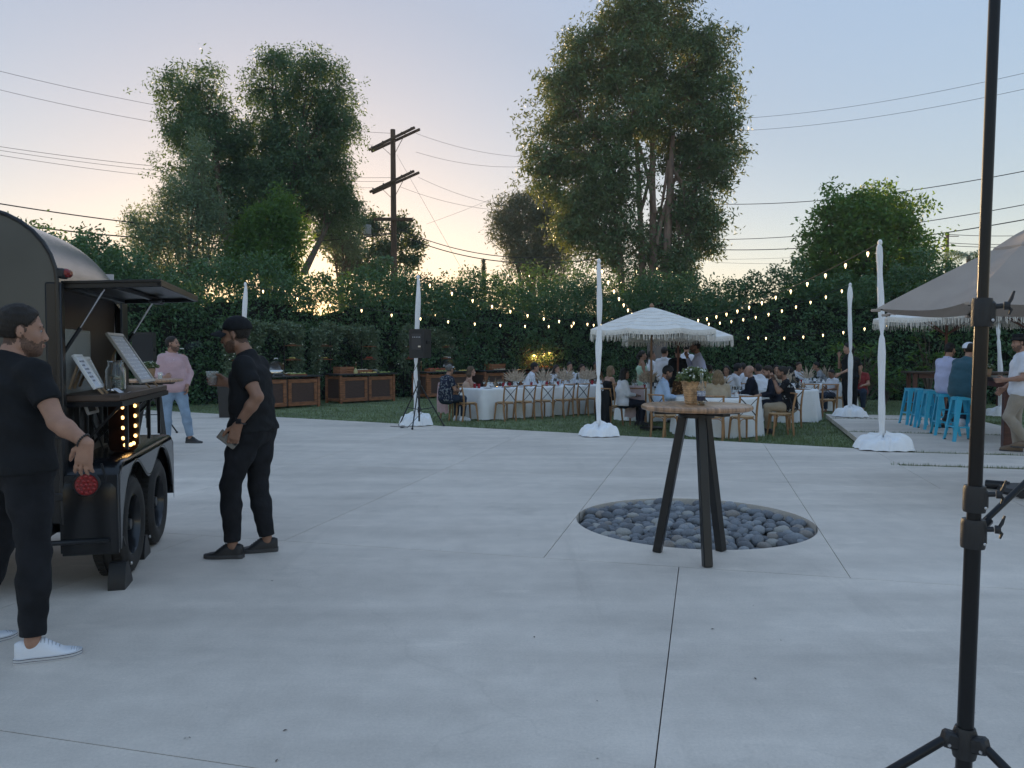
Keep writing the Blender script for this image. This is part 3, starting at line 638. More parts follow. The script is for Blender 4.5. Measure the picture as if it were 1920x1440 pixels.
# ------------------------------------------------------------------ people: signed-distance bodies meshed as one surface
class SDF:
    def __init__(s, lo, hi, h):
        s.h = h; s.lo = np.array(lo, float) - 3 * h; n = np.ceil((np.array(hi, float) + 3 * h - s.lo) / h).astype(int) + 1
        s.n = n; s.D = np.full(n, 10.0, np.float32); s.ax = [s.lo[i] + h * np.arange(n[i]) for i in range(3)]
    def sub(s, lo, hi):
        i0 = np.clip(np.floor((np.array(lo) - s.lo) / s.h).astype(int), 0, s.n - 1); i1 = np.clip(np.ceil((np.array(hi) - s.lo) / s.h).astype(int) + 1, 1, s.n)
        sl = tuple(slice(a, b) for a, b in zip(i0, i1))
        X = s.ax[0][sl[0]][:, None, None]; Y = s.ax[1][sl[1]][None, :, None]; Z = s.ax[2][sl[2]][None, None, :]
        return sl, X, Y, Z
    def put(s, sl, d, k, op='u'):
        if d.size == 0: return
        A = s.D[sl]
        if op == 'u':
            if k > 0: hh = np.clip(0.5 + 0.5 * (A - d) / k, 0, 1); r = A * (1 - hh) + d * hh - k * hh * (1 - hh)
            else: r = np.minimum(A, d)
        else:
            d = -d
            if k > 0: hh = np.clip(0.5 - 0.5 * (A - d) / k, 0, 1); r = A * (1 - hh) + d * hh + k * hh * (1 - hh)
            else: r = np.maximum(A, d)
        s.D[sl] = r
    def cone(s, a, b, ra, rb, k=0.02, cuts=(), op='u', noise=0.0):
        a = np.array(a, float); b = np.array(b, float); m = k + 4 * s.h; r = max(ra, rb)
        sl, X, Y, Z = s.sub(np.minimum(a, b) - r - m, np.maximum(a, b) + r + m)
        ba = b - a; L2 = max(float(ba @ ba), 1e-12); px, py, pz = X - a[0], Y - a[1], Z - a[2]
        t = np.clip((px * ba[0] + py * ba[1] + pz * ba[2]) / L2, 0, 1)
        d = np.sqrt((px - t * ba[0]) ** 2 + (py - t * ba[1]) ** 2 + (pz - t * ba[2]) ** 2) - (ra + (rb - ra) * t)
        if noise: d = d + noise * (np.sin(38 * X + 21 * Z) * np.sin(47 * Z + 13 * Y) + .7 * np.sin(29 * Y + 61 * Z + 17 * X))
        for (p, nr) in cuts: d = np.maximum(d, (X - p[0]) * nr[0] + (Y - p[1]) * nr[1] + (Z - p[2]) * nr[2])
        s.put(sl, d, k, op)
    def chain(s, pts, rs, k=0.02, cuts=(), noise=0.0):
        for i in range(len(pts) - 1): s.cone(pts[i], pts[i + 1], rs[i], rs[i + 1], k, cuts, 'u', noise)
    def ell(s, c, rad, M=None, k=0.02, op='u', cuts=(), noise=0.0):
        c = np.array(c, float); m = k + 4 * s.h; r = max(rad)
        sl, X, Y, Z = s.sub(c - r - m, c + r + m); x, y, z = X - c[0], Y - c[1], Z - c[2]
        if M is not None:
            M = np.array(M, float); x, y, z = (x * M[0, 0] + y * M[1, 0] + z * M[2, 0], x * M[0, 1] + y * M[1, 1] + z * M[2, 1], x * M[0, 2] + y * M[1, 2] + z * M[2, 2])
        q = np.sqrt((x / rad[0]) ** 2 + (y / rad[1]) ** 2 + (z / rad[2]) ** 2); q2 = np.sqrt((x / rad[0] ** 2) ** 2 + (y / rad[1] ** 2) ** 2 + (z / rad[2] ** 2) ** 2)
        d = q * (q - 1) / np.maximum(q2, 1e-6)
        if noise: d = d + noise * (np.sin(170 * X + 60 * Z) * np.sin(150 * Y + 90 * Z) + .8 * np.sin(210 * Z + 80 * X - 60 * Y))
        for (p, nr) in cuts: d = np.maximum(d, (X - p[0]) * nr[0] + (Y - p[1]) * nr[1] + (Z - p[2]) * nr[2])
        s.put(sl, d, k, op)
    def cut(s, p, nr, k=0.0):
        X = s.ax[0][:, None, None]; Y = s.ax[1][None, :, None]; Z = s.ax[2][None, None, :]
        d = (X - p[0]) * nr[0] + (Y - p[1]) * nr[1] + (Z - p[2]) * nr[2]
        s.D = np.maximum(s.D, d.astype(np.float32))
    def mesh(s, name, material, parent, smooth=True):
        D = s.D; D[0] = D[-1] = 1; D[:, 0] = D[:, -1] = 1; D[:, :, 0] = D[:, :, -1] = 1
        neg = D < 0; n = np.array(D.shape) - 1
        cs = np.zeros(n, np.int8)
        for i in (0, 1):
            for j in (0, 1):
                for k in (0, 1): cs += neg[i:i + n[0], j:j + n[1], k:k + n[2]]
        act = np.argwhere((cs > 0) & (cs < 8))
        if len(act) == 0: return None
        idx = np.full(n, -1, np.int64); idx[act[:, 0], act[:, 1], act[:, 2]] = np.arange(len(act))
        sumv = np.zeros((len(act), 3)); cnt = np.zeros(len(act)); cor = np.array([(i, j, k) for i in (0, 1) for j in (0, 1) for k in (0, 1)])
        val = np.stack([D[act[:, 0] + c[0], act[:, 1] + c[1], act[:, 2] + c[2]] for c in cor], 1)
        for a in range(8):
            for b in range(a + 1, 8):
                if np.abs(cor[a] - cor[b]).sum() != 1: continue
                va, vb = val[:, a], val[:, b]; x = (va < 0) != (vb < 0); t = np.where(x, va / np.where(x, va - vb, 1), 0)
                sumv += np.where(x[:, None], cor[a] + t[:, None] * (cor[b] - cor[a]), 0); cnt += x
        V = s.lo + (act + sumv / cnt[:, None]) * s.h
        F = []
        for ax in range(3):
            o1, o2 = (ax + 1) % 3, (ax + 2) % 3; sl0 = [slice(None)] * 3; sl1 = [slice(None)] * 3
            sl0[ax] = slice(0, -1); sl1[ax] = slice(1, None); a = neg[tuple(sl0)]; b = neg[tuple(sl1)]
            e = np.argwhere(a != b); e = e[(e[:, o1] > 0) & (e[:, o2] > 0) & (e[:, o1] < n[o1]) & (e[:, o2] < n[o2])]
            fl = a[e[:, 0], e[:, 1], e[:, 2]]; q = []
            for (d1, d2) in ((-1, -1), (0, -1), (0, 0), (-1, 0)):
                c = e.copy(); c[:, o1] += d1; c[:, o2] += d2; q.append(idx[c[:, 0], c[:, 1], c[:, 2]])
            q = np.stack(q, 1); q = np.where(fl[:, None], q, q[:, ::-1]); F.append(q)
        F = np.concatenate(F); F = F[(F >= 0).all(1)]
        return link(name, np_mesh(name, V, F, material, smooth), parent)
def V3(*a): return np.array(a, float)
def nrm(v): v = np.array(v, float); return v / (np.linalg.norm(v) + 1e-9)
SKC = {'light': (0.42, 0.25, 0.185), 'mid': (0.34, 0.19, 0.13), 'tan': (0.26, 0.14, 0.09), 'brown': (0.17, 0.088, 0.055)}
def skin(k):
    c = SKC[k]
    return mat('skin_' + k, c, 0.5, var=0.14, vscale=14, bump=0.04, bscale=90, spec=0.4)
def fabric(name, c, c2=None, var=0.10, vs_=6, bump=0.35, bs=22, rough=0.85): return mat('fabric_' + name, c, rough, var=var if not c2 else 1, col2=c2, vscale=vs_, bump=bump, bscale=bs, sheen=0.15 if max(c) > .1 else 0.0, spec=.25)
HAIRC = {'black': (0.008, 0.007, 0.007), 'brown': (0.030, 0.018, 0.011), 'dark': (0.015, 0.011, 0.008), 'blond': (0.20, 0.135, 0.07), 'light': (0.10, 0.065, 0.038), 'grey': (0.14, 0.13, 0.12)}
def hairm(k): return mat('hair_' + k, HAIRC[k], 0.55, var=0.35, vscale=30, stretch=(3, 3, .5), bump=0.6, bscale=90, spec=0.4)
M_EYE = mat('eye', (0.03, 0.02, 0.015), 0.15); M_EYEW = mat('eye_white', (0.28, 0.26, 0.25), 0.45)
def hand(S, w, fwd, pn, side, curl=0.4, spread=0.18, grip=None, sc_=1.0, thumb=0.6, kk=0.006):
    """w wrist, fwd along the fingers, pn out of the palm, side +1/-1: where the thumb sits across the palm"""
    f = nrm(fwd); p = nrm(np.array(pn) - f * np.dot(pn, f)); t = np.cross(f, p) * side; w = np.array(w, float); q = sc_
    for o, r in ((0.028, .014), (.009, .015), (-.010, .0145), (-.028, .013)):
        S.cone(w + t * o * .55 * q, w + (f * .088 + t * o) * q, .017 * q, r * q, .014)
    for i, (o, L) in enumerate(((.029, .074), (.0095, .083), (-.0105, .077), (-.029, .060))):
        cu = (grip[i] if grip else curl * (1 + .12 * i)); a = w + (f * .092 + t * o) * q; ang = cu * .5; dirs = t * o * spread / .03
        pts = [a]; lens = (L * .46, L * .30, L * .26)
        for j in range(3):
            d = nrm(f * math.cos(ang) + p * math.sin(ang) + dirs * .6); a = a + d * lens[j] * q; pts.append(a); ang += cu * (1.0 if j == 0 else .75)
        S.chain(pts, [.0098 * q, .0090 * q, .0082 * q, .0070 * q], kk)
    a = w + (f * .022 + t * .026 + p * .006) * q; d1 = nrm(f * .62 + t * (.75 - .3 * thumb) + p * (.15 + .35 * thumb)); b_ = a + d1 * .042 * q
    d2 = nrm(f * .85 + t * (.35 - .35 * thumb) + p * (.1 + .45 * thumb)); c_ = b_ + d2 * .032 * q; e_ = c_ + nrm(d2 + f * .2 + p * .15 * thumb) * .026 * q
    S.chain([a, b_, c_, e_], [.0155 * q, .0115 * q, .0105 * q, .0085 * q], .010)
def person(name, label, loc, rz, J, look, h=0.012, group=None, s=1.0, cat='person'):
    """J: joints in the person's own frame (x right, y the way the body faces, z up); look: what they wear."""
    t = thing(name, label, cat, loc, rz, group)
    if s != 1.0: t.scale = (s, s, s)
    W = look.get('w', 1.0); fem = look.get('fem', False); fat = look.get('fat', 1.0)
    g = {k: np.array(v, float) for k, v in J.items() if k not in ('hands', 'hf', 'hu')}
    hf = nrm(J.get('hf', (0, 1, 0))); hu = np.array(J.get('hu', (0, 0, 1)), float); hr = nrm(np.cross(hf, hu)); hu = np.cross(hr, hf)
    HM = np.stack([hr, hf, hu], 1)
    hd = g['head']; H = lambda r, f, u: hd + hr * r + hf * f + hu * u
    pts = np.array(list(g.values())); lo = pts.min(0) - .22; hi = pts.max(0) + .26
    S = SDF(lo, hi, h)
    ch, pv, nk = g['chest'], g['pelvis'], g['neck']; sl, sr = g['sl'], g['sr']; hl, hr_ = g['hl'], g['hr']
    up = nrm(ch - pv); ac = nrm(sr - sl); mid = (ch + pv) / 2; wx = .085 if fem else .10
    def torso(S, add=0.0, k=.06, cuts=(), low=True, noise=0.0, loose=0.0):
        bx = (.5 * np.linalg.norm(sr - sl) - .085)
        S.cone(ch - ac * (bx - .01) + up * .02, ch + ac * (bx - .01) + up * .02, (.112 + add) * fat, (.112 + add) * fat, k, cuts, 'u', noise)
        S.cone(ch - ac * .075 - up * .10, ch + ac * .075 - up * .10, (.108 + add) * fat, (.108 + add) * fat, k, cuts, 'u', noise)
        S.cone(mid - ac * (.055 if fem else .072) - up * .02, mid + ac * (.055 if fem else .072) - up * .02, ((.092 if fem else .106) + add + loose) * fat, ((.092 if fem else .106) + add + loose) * fat, k, cuts, 'u', noise)
        S.cone(sl * .80 + nk * .20 - up * .004, nk - up * .008, .040 + add, .053 + add, k * .8, cuts); S.cone(sr * .80 + nk * .20 - up * .004, nk - up * .008, .040 + add, .053 + add, k * .8, cuts)
        if fem: S.ell(ch + nrm(np.cross(ac, up)) * -.085 * -1 - ac * .07 - up * .03, (.06 + add,) * 3, k=.04, cuts=cuts); S.ell(ch + nrm(np.cross(ac, up)) * .085 + ac * .07 - up * .03, (.06 + add,) * 3, k=.04, cuts=cuts)
        if low: S.cone(hl * .85 + pv * .15, hr_ * .85 + pv * .15, (.118 + add + loose) * fat, (.118 + add + loose) * fat, k, cuts, 'u', noise)
        S.cone(pv, ch, (.10 + add) * fat, (.10 + add) * fat, k, cuts, 'u', noise)
    torso(S)
    ar = .82 if fem else 1.0
    for a, b_, c_ in (('sl', 'el', 'wl'), ('sr', 'er', 'wr')):
        S.cone(g[a], g[a], .055 * ar, .055 * ar, .05); S.chain([g[a], g[a] * .55 + g[b_] * .45, g[b_]], [.057 * ar, .051 * ar, .040 * ar], .03)
        S.chain([g[b_], g[b_] * .7 + g[c_] * .3, g[c_]], [.041 * ar, .043 * ar, .027 * ar], .02)
    for a, b_, c_ in (('hl', 'kl', 'al'), ('hr', 'kr', 'ar')):
        S.chain([g[a], g[a] * .6 + g[b_] * .4, g[b_]], [.092 * fat, .082 * fat, .056], .04)
        bk = nrm(np.cross(g[c_] - g[b_], ac)); cm = g[b_] * .68 + g[c_] * .32 + bk * .008
        S.chain([g[b_], cm, g[c_]], [.053, .051, .035], .012)
        tv = nrm(J['tl' if c_ == 'al' else 'tr']); S.chain([g[c_] - V3(0, 0, .012), g[c_] + tv * .085 + V3(0, 0, -.064), g[c_] + tv * .145 + V3(0, 0, -.076)], [.034, .017, .010], .010); S.cone(g[c_] - tv * .030 + V3(0, 0, -.055), g[c_], .027, .034, .01)
    # head and face
    hs = .95 if fem else 1.0
    S.cone(H(0, -.03, -.07), nk - up * .02, .052 * (0.86 if fem else 1) , .060 * (0.84 if fem else 1), .035)
    S.ell(H(0, -.014, .034), (.075 * hs, .097, .088), HM, .02); S.ell(H(0, .028, -.035), (.060 * hs, .066, .082), HM, .03)
    S.ell(H(0, .044, -.088), (.043 * hs, .042, .032), HM, .03); S.cone(H(-.045 * hs, .0, -.072), H(0, .066, -.104), .022, .016, .025); S.cone(H(.045 * hs, .0, -.072), H(0, .066, -.104), .022, .016, .025)
    S.cone(H(-.036, .078, .024), H(.036, .078, .024), .011, .011, .016)
    for q in (-1, 1):
        S.ell(H(q * .041, .056, -.030), (.024, .022, .024), HM, .022)
        S.ell(H(q * .032, .098, .001), (.018, .016, .011), HM, .012, 's')
        S.ell(H(q * .076 * hs, -.012, -.008), (.009, .019, .031), HM, .010); S.ell(H(q * .013, .100, -.042), (.009, .010, .008), HM, .008)
    S.cone(H(0, .088, .008), H(0, .106, -.034), .0085, .0122, .014)
    S.ell(H(0, .092, -.066), (.024, .010, .0065), HM, .006); S.ell(H(0, .091, -.078), (.020, .010, .0065), HM, .006); S.ell(H(0, .108, -.0715), (.026, .010, .0022), HM, .004, 's')
    for sd_, wk in (('l', 'wl'), ('r', 'wr')):
        hd_ = J.get('hands', {}).get(sd_, {}); e = g['e' + sd_]; f = hd_.get('f', g[wk] - e); pn = hd_.get('p', (-(1 if sd_ == 'r' else -1), 0, 0.01))
        hand(S, g[wk], f, pn, hd_.get('side', 1 if sd_ == 'r' else -1), hd_.get('curl', .45), hd_.get('spread', .15), hd_.get('grip'), .94 if fem else 1.03, hd_.get('thumb', .6), kk=min(.006, h))
    body = S.mesh('body', skin(look.get('skin', 'mid')), t)
    fine = min(h * 1.25, .014) if h < .01 else h
    # eyes
    m = MB()
    for q in (-1, 1): m.ell(H(q * .031, .0745, .0015), (.0115, .0115, .0075), 10, 8)
    m.build('eyes', M_EYEW if h < .008 else M_EYE, t)  # far figures get wholly dark eyeballs, painting in the shadow of the sockets
    if h < .008:
        m = MB()
        for q in (-1, 1): m.ell(H(q * .031, .0822, .0012), (.0052, .0050, .0056), 8, 6)
        m.build('irises', M_EYE, t)
    hc = look.get('hair', 'dark')
    if hc and look.get('brows', True):
        m = MB()
        for q in (-1, 1): m.tube([H(q * .016, .090, .021), H(q * .034, .087, .027), H(q * .050, .073, .022)], [.0035, .0042, .002], 6)
        m.build('eyebrows', hairm(hc if hc != 'grey' else 'dark'), t)
    m = MB(); m.tube([H(-.022, .094, -.0715), H(0, .1005, -.0712), H(.022, .094, -.0715)], [.003, .0052, .003], 6)
    m.build('lips', mat('lips', (0.23, 0.085, 0.07), 0.4), t)
    # hair
    sty = look.get('style', 'short')
    if hc and sty != 'bald':
        th = {'buzz': .006, 'short': .014, 'full': .024}.get(sty, .018)
        T = SDF(hd - .34 if sty in ('long', 'bob', 'pony') else hd - .17, hd + .19, fine)
        fr = [(H(0, .058, .064), hf * .86 + hu * -.5)]
        cutp = [(H(0, .062 if sty != 'full' else .080, .074), nrm(hf * .78 - hu * .62)), ((H(0, -.06, -.062), nrm(-hu - hf * .12)) if fem or sty == 'full' else (H(0, -.06, -.040), nrm(-hu - hf * .10)))]
        T.ell(H(0, -.014, .034), (.075 * hs + th * (.55 if sty in ('short', 'full') else .9), .097 + th * .8, .088 + th * 1.25), HM, .01, cuts=cutp, noise=.0026 if sty != 'buzz' else .0012)
        for q in (-1, 1): T.ell(H(q * .075, -.005, -.012), (.026, .030, .040), HM, .008, 's')
        T.ell(H(0, .105, -.02), (.07, .07, .068), HM, .012, 's')
        bk = -hf
        if sty in ('long', 'bob', 'pony'):
            L = {'long': .34, 'bob': .18, 'pony': .30}[sty]; zz = V3(0, 0, -1)
            if sty == 'pony': T.chain([H(0, -.115, .02), H(0, -.15, -.04) , H(0, -.13, -.04) + zz * L * .7], [.034, .03, .012], .03)
            else:
                for q in (-1, -.45, .45, 1):
                    a = H(q * .066, -.045 - .035 * (1 - abs(q)), .02); b_ = H(q * .075, -.06 - .04 * (1 - abs(q)), -.09); c_ = b_ + zz * (L - .10) + ac * q * .01 - nrm(np.cross(ac, up)) * -.0
                    T.chain([a, b_, c_], [.042, .044, .024], .03)
        T.mesh('hair', hairm(hc), t)
    if look.get('beard') and body:
        sk = SKC[look.get('skin', 'mid')]; hcc = HAIRC[hc or 'dark']
        body.data.materials.append(mat('stubble_%s_%s' % (look.get('skin', 'mid'), hc), tuple(.36 * a + .64 * b for a, b in zip(sk, hcc)), .75, var=.35, vscale=120, bump=.25, bscale=260))
        me = body.data; c = np.empty(len(me.polygons) * 3, np.float32); me.polygons.foreach_get('center', c); c = c.reshape(-1, 3) - hd; r_, f_, u_ = c @ hr, c @ hf, c @ hu
        wob = .003 * np.sin(r_ * 190) + .003 * np.sin(f_ * 170 + u_ * 120)
        body_mask = np.zeros(len(r_), np.int32)
        mk = (u_ < -.038 - .028 * np.clip((np.abs(r_) - .02) / .03, 0, 1) * np.clip((f_ - .02) / .05, 0, 1) + .030 * np.clip((.02 - f_) / .03, 0, 1) + wob) & (u_ > -.132) & (f_ > -.008 + wob) & (np.abs(r_) < .085) & (f_ > -.02 + .55 * (-.06 - u_))
        mk &= ~((np.abs(u_ + .072) < .010) & (np.abs(r_) < .026) & (f_ > .06)) & ~((np.abs(r_) < .018) & (u_ > -.052) & (f_ > .08))
        body_mask[mk] = 1; me.polygons.foreach_set('material_index', body_mask); me.update()
    if hc and sty != 'bald' and body and h < .011:
        me = body.data; sk = SKC[look.get('skin', 'mid')]; me.materials.append(mat('scalp_%s_%s' % (look.get('skin', 'mid'), hc), tuple(.25 * a + .75 * b for a, b in zip(sk, HAIRC[hc])), .8, var=.3, vscale=120)); si = len(me.materials) - 1
        c = np.empty(len(me.polygons) * 3, np.float32); me.polygons.foreach_get('center', c); c = c.reshape(-1, 3) - hd; r_, f_, u_ = c @ hr, c @ hf, c @ hu; wb = .003 * np.sin(r_ * 210 + u_ * 160)
        mk = ((f_ - .062) * .78 - (u_ - .074) * .62 < .009 + wb) & (u_ > -.070 + wb) & (f_ < .060) & ~((u_ < .030) & (f_ > .018 + wb)) & (np.sqrt(r_ ** 2 + f_ ** 2) < .14) & ~((np.abs(r_) > .078) & (np.abs(u_ + .008) < .036) & (np.abs(f_ + .012) < .026)) & (u_ < .15)
        ix = np.empty(len(me.polygons), np.int32); me.polygons.foreach_get('material_index', ix); ix[mk] = si; me.polygons.foreach_set('material_index', ix); me.update()
    # top
    top = look.get('top'); nz = .0030 if h < .008 else .0018
    if top:
        T = SDF(lo, hi, fine); kind, fm = top
        nc = [(nk + up * (.030 if kind != 'blouse' else .015) + hf * .0, nrm(up + hf * .42))]
        loose = {'tee': .022, 'shirt': .026, 'blouse': .02, 'dress': .006, 'strap': .004}[kind]
        hem = look.get('hem', .07); pvd = pv - up * hem
        cuts = nc + [(pvd, -up)]
        if kind in ('dress', 'strap'): cuts = [(ch + up * .06, up), (pvd, -up)]
        torso(T, .013, .06, cuts, True, nz, loose * .6)
        if kind not in ('dress', 'strap'):
            fr = {'tee': .62, 'shirt': 1.9, 'blouse': 1.85}[kind]
            fr = look.get('sleeve', fr)
            for a, b_, c_ in (('sl', 'el', 'wl'), ('sr', 'er', 'wr')):
                A, B, C_ = g[a], g[b_], g[c_]; puff = .022 if kind == 'blouse' else 0
                T.cone(A, A, .064 * ar + puff, .064 * ar + puff, .05, nc)
                if fr <= 1:
                    e = A + (B - A) * fr; T.cone(A, B, (.071 if kind == 'tee' else .07) * ar, .062 * ar, .03, [(e, nrm(B - A))] + nc, 'u', nz)
                else:
                    T.chain([A, B], [.070 * ar + puff, .056 * ar + puff * .5], .03, nc, nz); e = B + (C_ - B) * (fr - 1)
                    T.cone(B, C_, .056 * ar + puff * .5, .040 * ar, .025, [(e, nrm(C_ - B))], 'u', nz)
            if kind == 'shirt':
                # collar
                for q in (-1, 1): T.cone(nk + hf * .055 + ac * q * .03 + up * .020, nk - hf * .05 + ac * q * .05 + up * .040, .013, .016, .008)
        if kind == 'dress' and 'legs' not in look:
            T.chain([pv, (g['kl'] + g['kr']) / 2 + (g['kl'] - pv) * .1], [.15, .17], .08)
        T.mesh({'tee': 't_shirt', 'shirt': 'shirt', 'blouse': 'blouse', 'dress': 'dress', 'strap': 'top'}[kind], fm, t)
        if kind == 'shirt' and h < .011:
            m = MB(); fw = nrm(np.cross(up, ac)) if np.dot(np.cross(up, ac), V3(0, 1, 0)) > 0 else nrm(np.cross(ac, up))
            for i in range(6): m.ell(ch + up * (.09 - .075 * i) + fw * (.122 + .006 * (i > 2)) * fat, (.006, .006, .006), 6, 4)
            m.build('buttons', M_WHITEP, t)
    if look.get('legs'):
        fm, kind = look['legs']; T = SDF(lo, hi, fine); ank = {'long': 0.06, 'crop': .12, 'short': .52}[kind]
        T.cone(hl * .85 + pv * .15, hr_ * .85 + pv * .15, .128 * fat, .128 * fat, .05, [(pv + up * .09, up)], 'u', nz)
        T.cone(pv, pv + up * .05, .12 * fat, .118 * fat, .05, [(pv + up * .09, up)])
        wd = look.get('wide', 0)
        for a, b_, c_ in (('hl', 'kl', 'al'), ('hr', 'kr', 'ar')):
            A, B, C_ = g[a], g[b_], g[c_]; T.chain([A, A * .6 + B * .4, B], [.106 * fat, .096 * fat, .072 + wd], .04, (), nz * .7)
            e = C_ + (B - C_) * ank if kind != 'short' else None
            if kind == 'short': pass
            else: T.chain([B, B * .65 + C_ * .35, C_], [.073 + wd, .074 + wd, .056 + wd], .025, [(e, nrm(C_ - B))], nz * .6)
        if kind == 'short': pass
        T.mesh('trousers' if kind != 'short' else 'shorts', fm, t)
    if look.get('shoes') and h < .010:
        fm, sole = look['shoes']; sneaker = 'white' in fm.name
        for c_, tt in (('al', 'tl'), ('ar', 'tr')):
            A = g[c_]; tv = nrm(J[tt]); un = nrm(V3(0, 0, 1) - tv * tv[2]); sd = np.cross(tv, un); base = A - un * .095; L0_, L1_ = -.075, .205
            def wd(u): return .0365 + .0135 * math.sin(math.pi * min(1, max(0, (u - .25) / .85))) - .030 * max(0, (u - .80) / .20) ** 2.2 - .016 * max(0, (.10 - u) / .10) ** 1.5
            def ht(u): return (.106 if u < .44 else .106 - .062 * ((u - .44) / .30) if u < .74 else .044 - .012 * ((u - .74) / .26)) * (1 - .45 * max(0, (u - .90) / .10) ** 2) * (1 - .10 * max(0, (.08 - u) / .08))
            m = MB(); K_, N_ = 22, 13; V = []; F = []
            for k_ in range(K_ + 1):
                u = k_ / K_; x = L0_ + (L1_ - L0_) * u; w = wd(u); hh = ht(u)
                for j in range(N_ + 1):
                    a = math.pi * j / N_; e = .72; cs, sn = math.cos(a), math.sin(a); yy = w * math.copysign(abs(cs) ** e, cs) * (1 - .30 * (sn ** 3) * (1 if u < .6 else .3)); zz = .020 + (hh - .020) * abs(sn) ** e
                    V.append(base + tv * x + sd * yy + un * zz)
            for k_ in range(K_):
                for j in range(N_): F.append((k_ * (N_ + 1) + j, k_ * (N_ + 1) + j + 1, (k_ + 1) * (N_ + 1) + j + 1, (k_ + 1) * (N_ + 1) + j))
            F += [tuple(range(N_, -1, -1)), tuple(K_ * (N_ + 1) + j for j in range(N_ + 1))]; m.add(V, F); o = m.build('shoe', fm, t, angle=1.0)
            ring = []
            for k_ in range(K_ + 1): ring.append((L0_ - .004 + (L1_ - L0_ + .010) * k_ / K_, wd(k_ / K_) + .004))
            pts = [(x, w) for x, w in ring] + [(x, -w) for x, w in ring[::-1]]; n_ = len(pts); zs = [(.0, .97), (.004, 1.0), (.026, 1.0), (.028, .93)]
            m = MB(); m.add([base + tv * x + sd * (y * q) + un * z for z, q in zs for x, y in pts], [(l_ * n_ + i_, l_ * n_ + (i_ + 1) % n_, (l_ + 1) * n_ + (i_ + 1) % n_, (l_ + 1) * n_ + i_) for l_ in range(3) for i_ in range(n_)] + [tuple(range(n_ - 1, -1, -1)), tuple(3 * n_ + i_ for i_ in range(n_))]); m.build('sole', sole, o, angle=.8)
            if sneaker:
                m = MB(); m.tube([base + tv * x + sd * y * 1.015 + un * .0215 for x, y in pts], .0016, 5, close=True); m.tube([base + tv * x + sd * y * 1.012 + un * .0085 for x, y in pts], .0011, 5, close=True); m.build('sole_stripe', mat('stripe_navy', (.02, .025, .05), .6), o)
                m = MB()
                for q in (.86, .90, .94): u = q; m.tube([base + tv * (L0_ + (L1_ - L0_) * u) + sd * wd(u) * cc * .96 + un * (.021 + (ht(u) - .019) * ss) for cc, ss in ((.99, .1), (.8, .6), (.4, .93), (0, 1.0), (-.4, .93), (-.8, .6), (-.99, .1))], .0012, 4)
                m.build('toe_cap_seam', mat('seam_grey', (.40, .41, .43), .7), o)
            m = MB()
            for q in range(6):
                u = .40 + .055 * q; p = base + tv * (L0_ + (L1_ - L0_) * u) + un * (ht(u) + .001); ww = wd(u) * .50; m.tube([p - sd * ww - un * .010, p - sd * ww * .5 - un * .001, p + un * .001, p + sd * ww * .5 - un * .001, p + sd * ww - un * .010], .0026, 5)
                for q2 in (-1, 1): m.ell(p + sd * ww * 1.15 * q2 - un * .013, (.003, .003, .003), 6, 4)
            m.build('laces', mat('lace_' + ('grey' if sneaker else 'black'), (.42, .43, .46) if sneaker else (.03, .03, .032), .8), o)
    elif look.get('shoes'):
        fm, sole = look['shoes']
        for c_, tt in (('al', 'tl'), ('ar', 'tr')):
            A = g[c_]; tv = nrm(J[tt]); un = V3(0, 0, 1); un = nrm(un - tv * tv[2]); dn = -un; bl_, bh_ = A - .26, A + .26; rs_ = min(fine, .009)
            T = SDF(bl_, bh_, rs_); U = SDF(bl_, bh_, rs_); cutu = [(A + un * .028, un)]; fl = [(A + dn * .092, dn)]
            T.chain([A, A - tv * .045 + dn * .045], [.046, .043], .02, cutu); T.chain([A + un * .005, A + tv * .05 + dn * .030, A + tv * .11 + dn * .050, A + tv * .165 + dn * .060, A + tv * .195 + dn * .064], [.045, .044, .042, .038, .028], .02, cutu + fl)
            T.chain([A - tv * .04 + dn * .056, A + tv * .05 + dn * .060, A + tv * .14 + dn * .068], [.043, .040, .040], .02, fl)
            U.chain([A - tv * .048 + dn * .08, A + tv * .05 + dn * .08, A + tv * .150 + dn * .08, A + tv * .200 + dn * .078], [.042, .040, .046, .031], .01, [(A + dn * .072, un), (A + dn * .098, dn)])
            o = T.mesh('shoe', fm, t)
            if o: U.mesh('sole', sole, o)
            if o and h < .008:
                m = MB()
                for q in range(5):
                    p = A + tv * (.055 + .022 * q) + un * (.012 - .011 * q); sd = nrm(np.cross(tv, un)); m.tube([p - sd * .022 + dn * .012, p + un * .004, p + sd * .022 + dn * .012], .0028, 5)
                m.build('laces', fm, o)
    return t
def stand(hgt=1.0, arms=None, yaw=0, pitch=0, lean=0.0, legs=None):
    """relaxed standing pose, 1.78 m tall at hgt 1"""
    J = dict(pelvis=(0, 0, .96), chest=(0, .0 + lean * .33, 1.30), neck=(0, -.015 + lean * .5, 1.485), head=(0, .015 + lean * .62, 1.655), sl=(-.158, -.01 + lean * .42, 1.418), sr=(.158, -.01 + lean * .42, 1.418),
             el=(-.222, -.03 + lean * .3, 1.14), er=(.222, -.03 + lean * .3, 1.14), wl=(-.235, .05 + lean * .3, .90), wr=(.235, .05 + lean * .3, .90), hl=(-.09, 0, .93), hr=(.09, 0, .93), kl=(-.105, .02, .51), kr=(.105, .02, .51), al=(-.11, -.02, .095), ar=(.11, -.02, .095),
             tl=(-.15, 1, 0), tr=(.15, 1, 0), hands={})
    y = R(yaw); p = R(pitch); J['hf'] = (math.sin(y) * math.cos(p), math.cos(y) * math.cos(p), math.sin(p)); J['hu'] = (0, 0, 1)
    if arms: J.update(arms)
    if legs: J.update(legs)
    return J
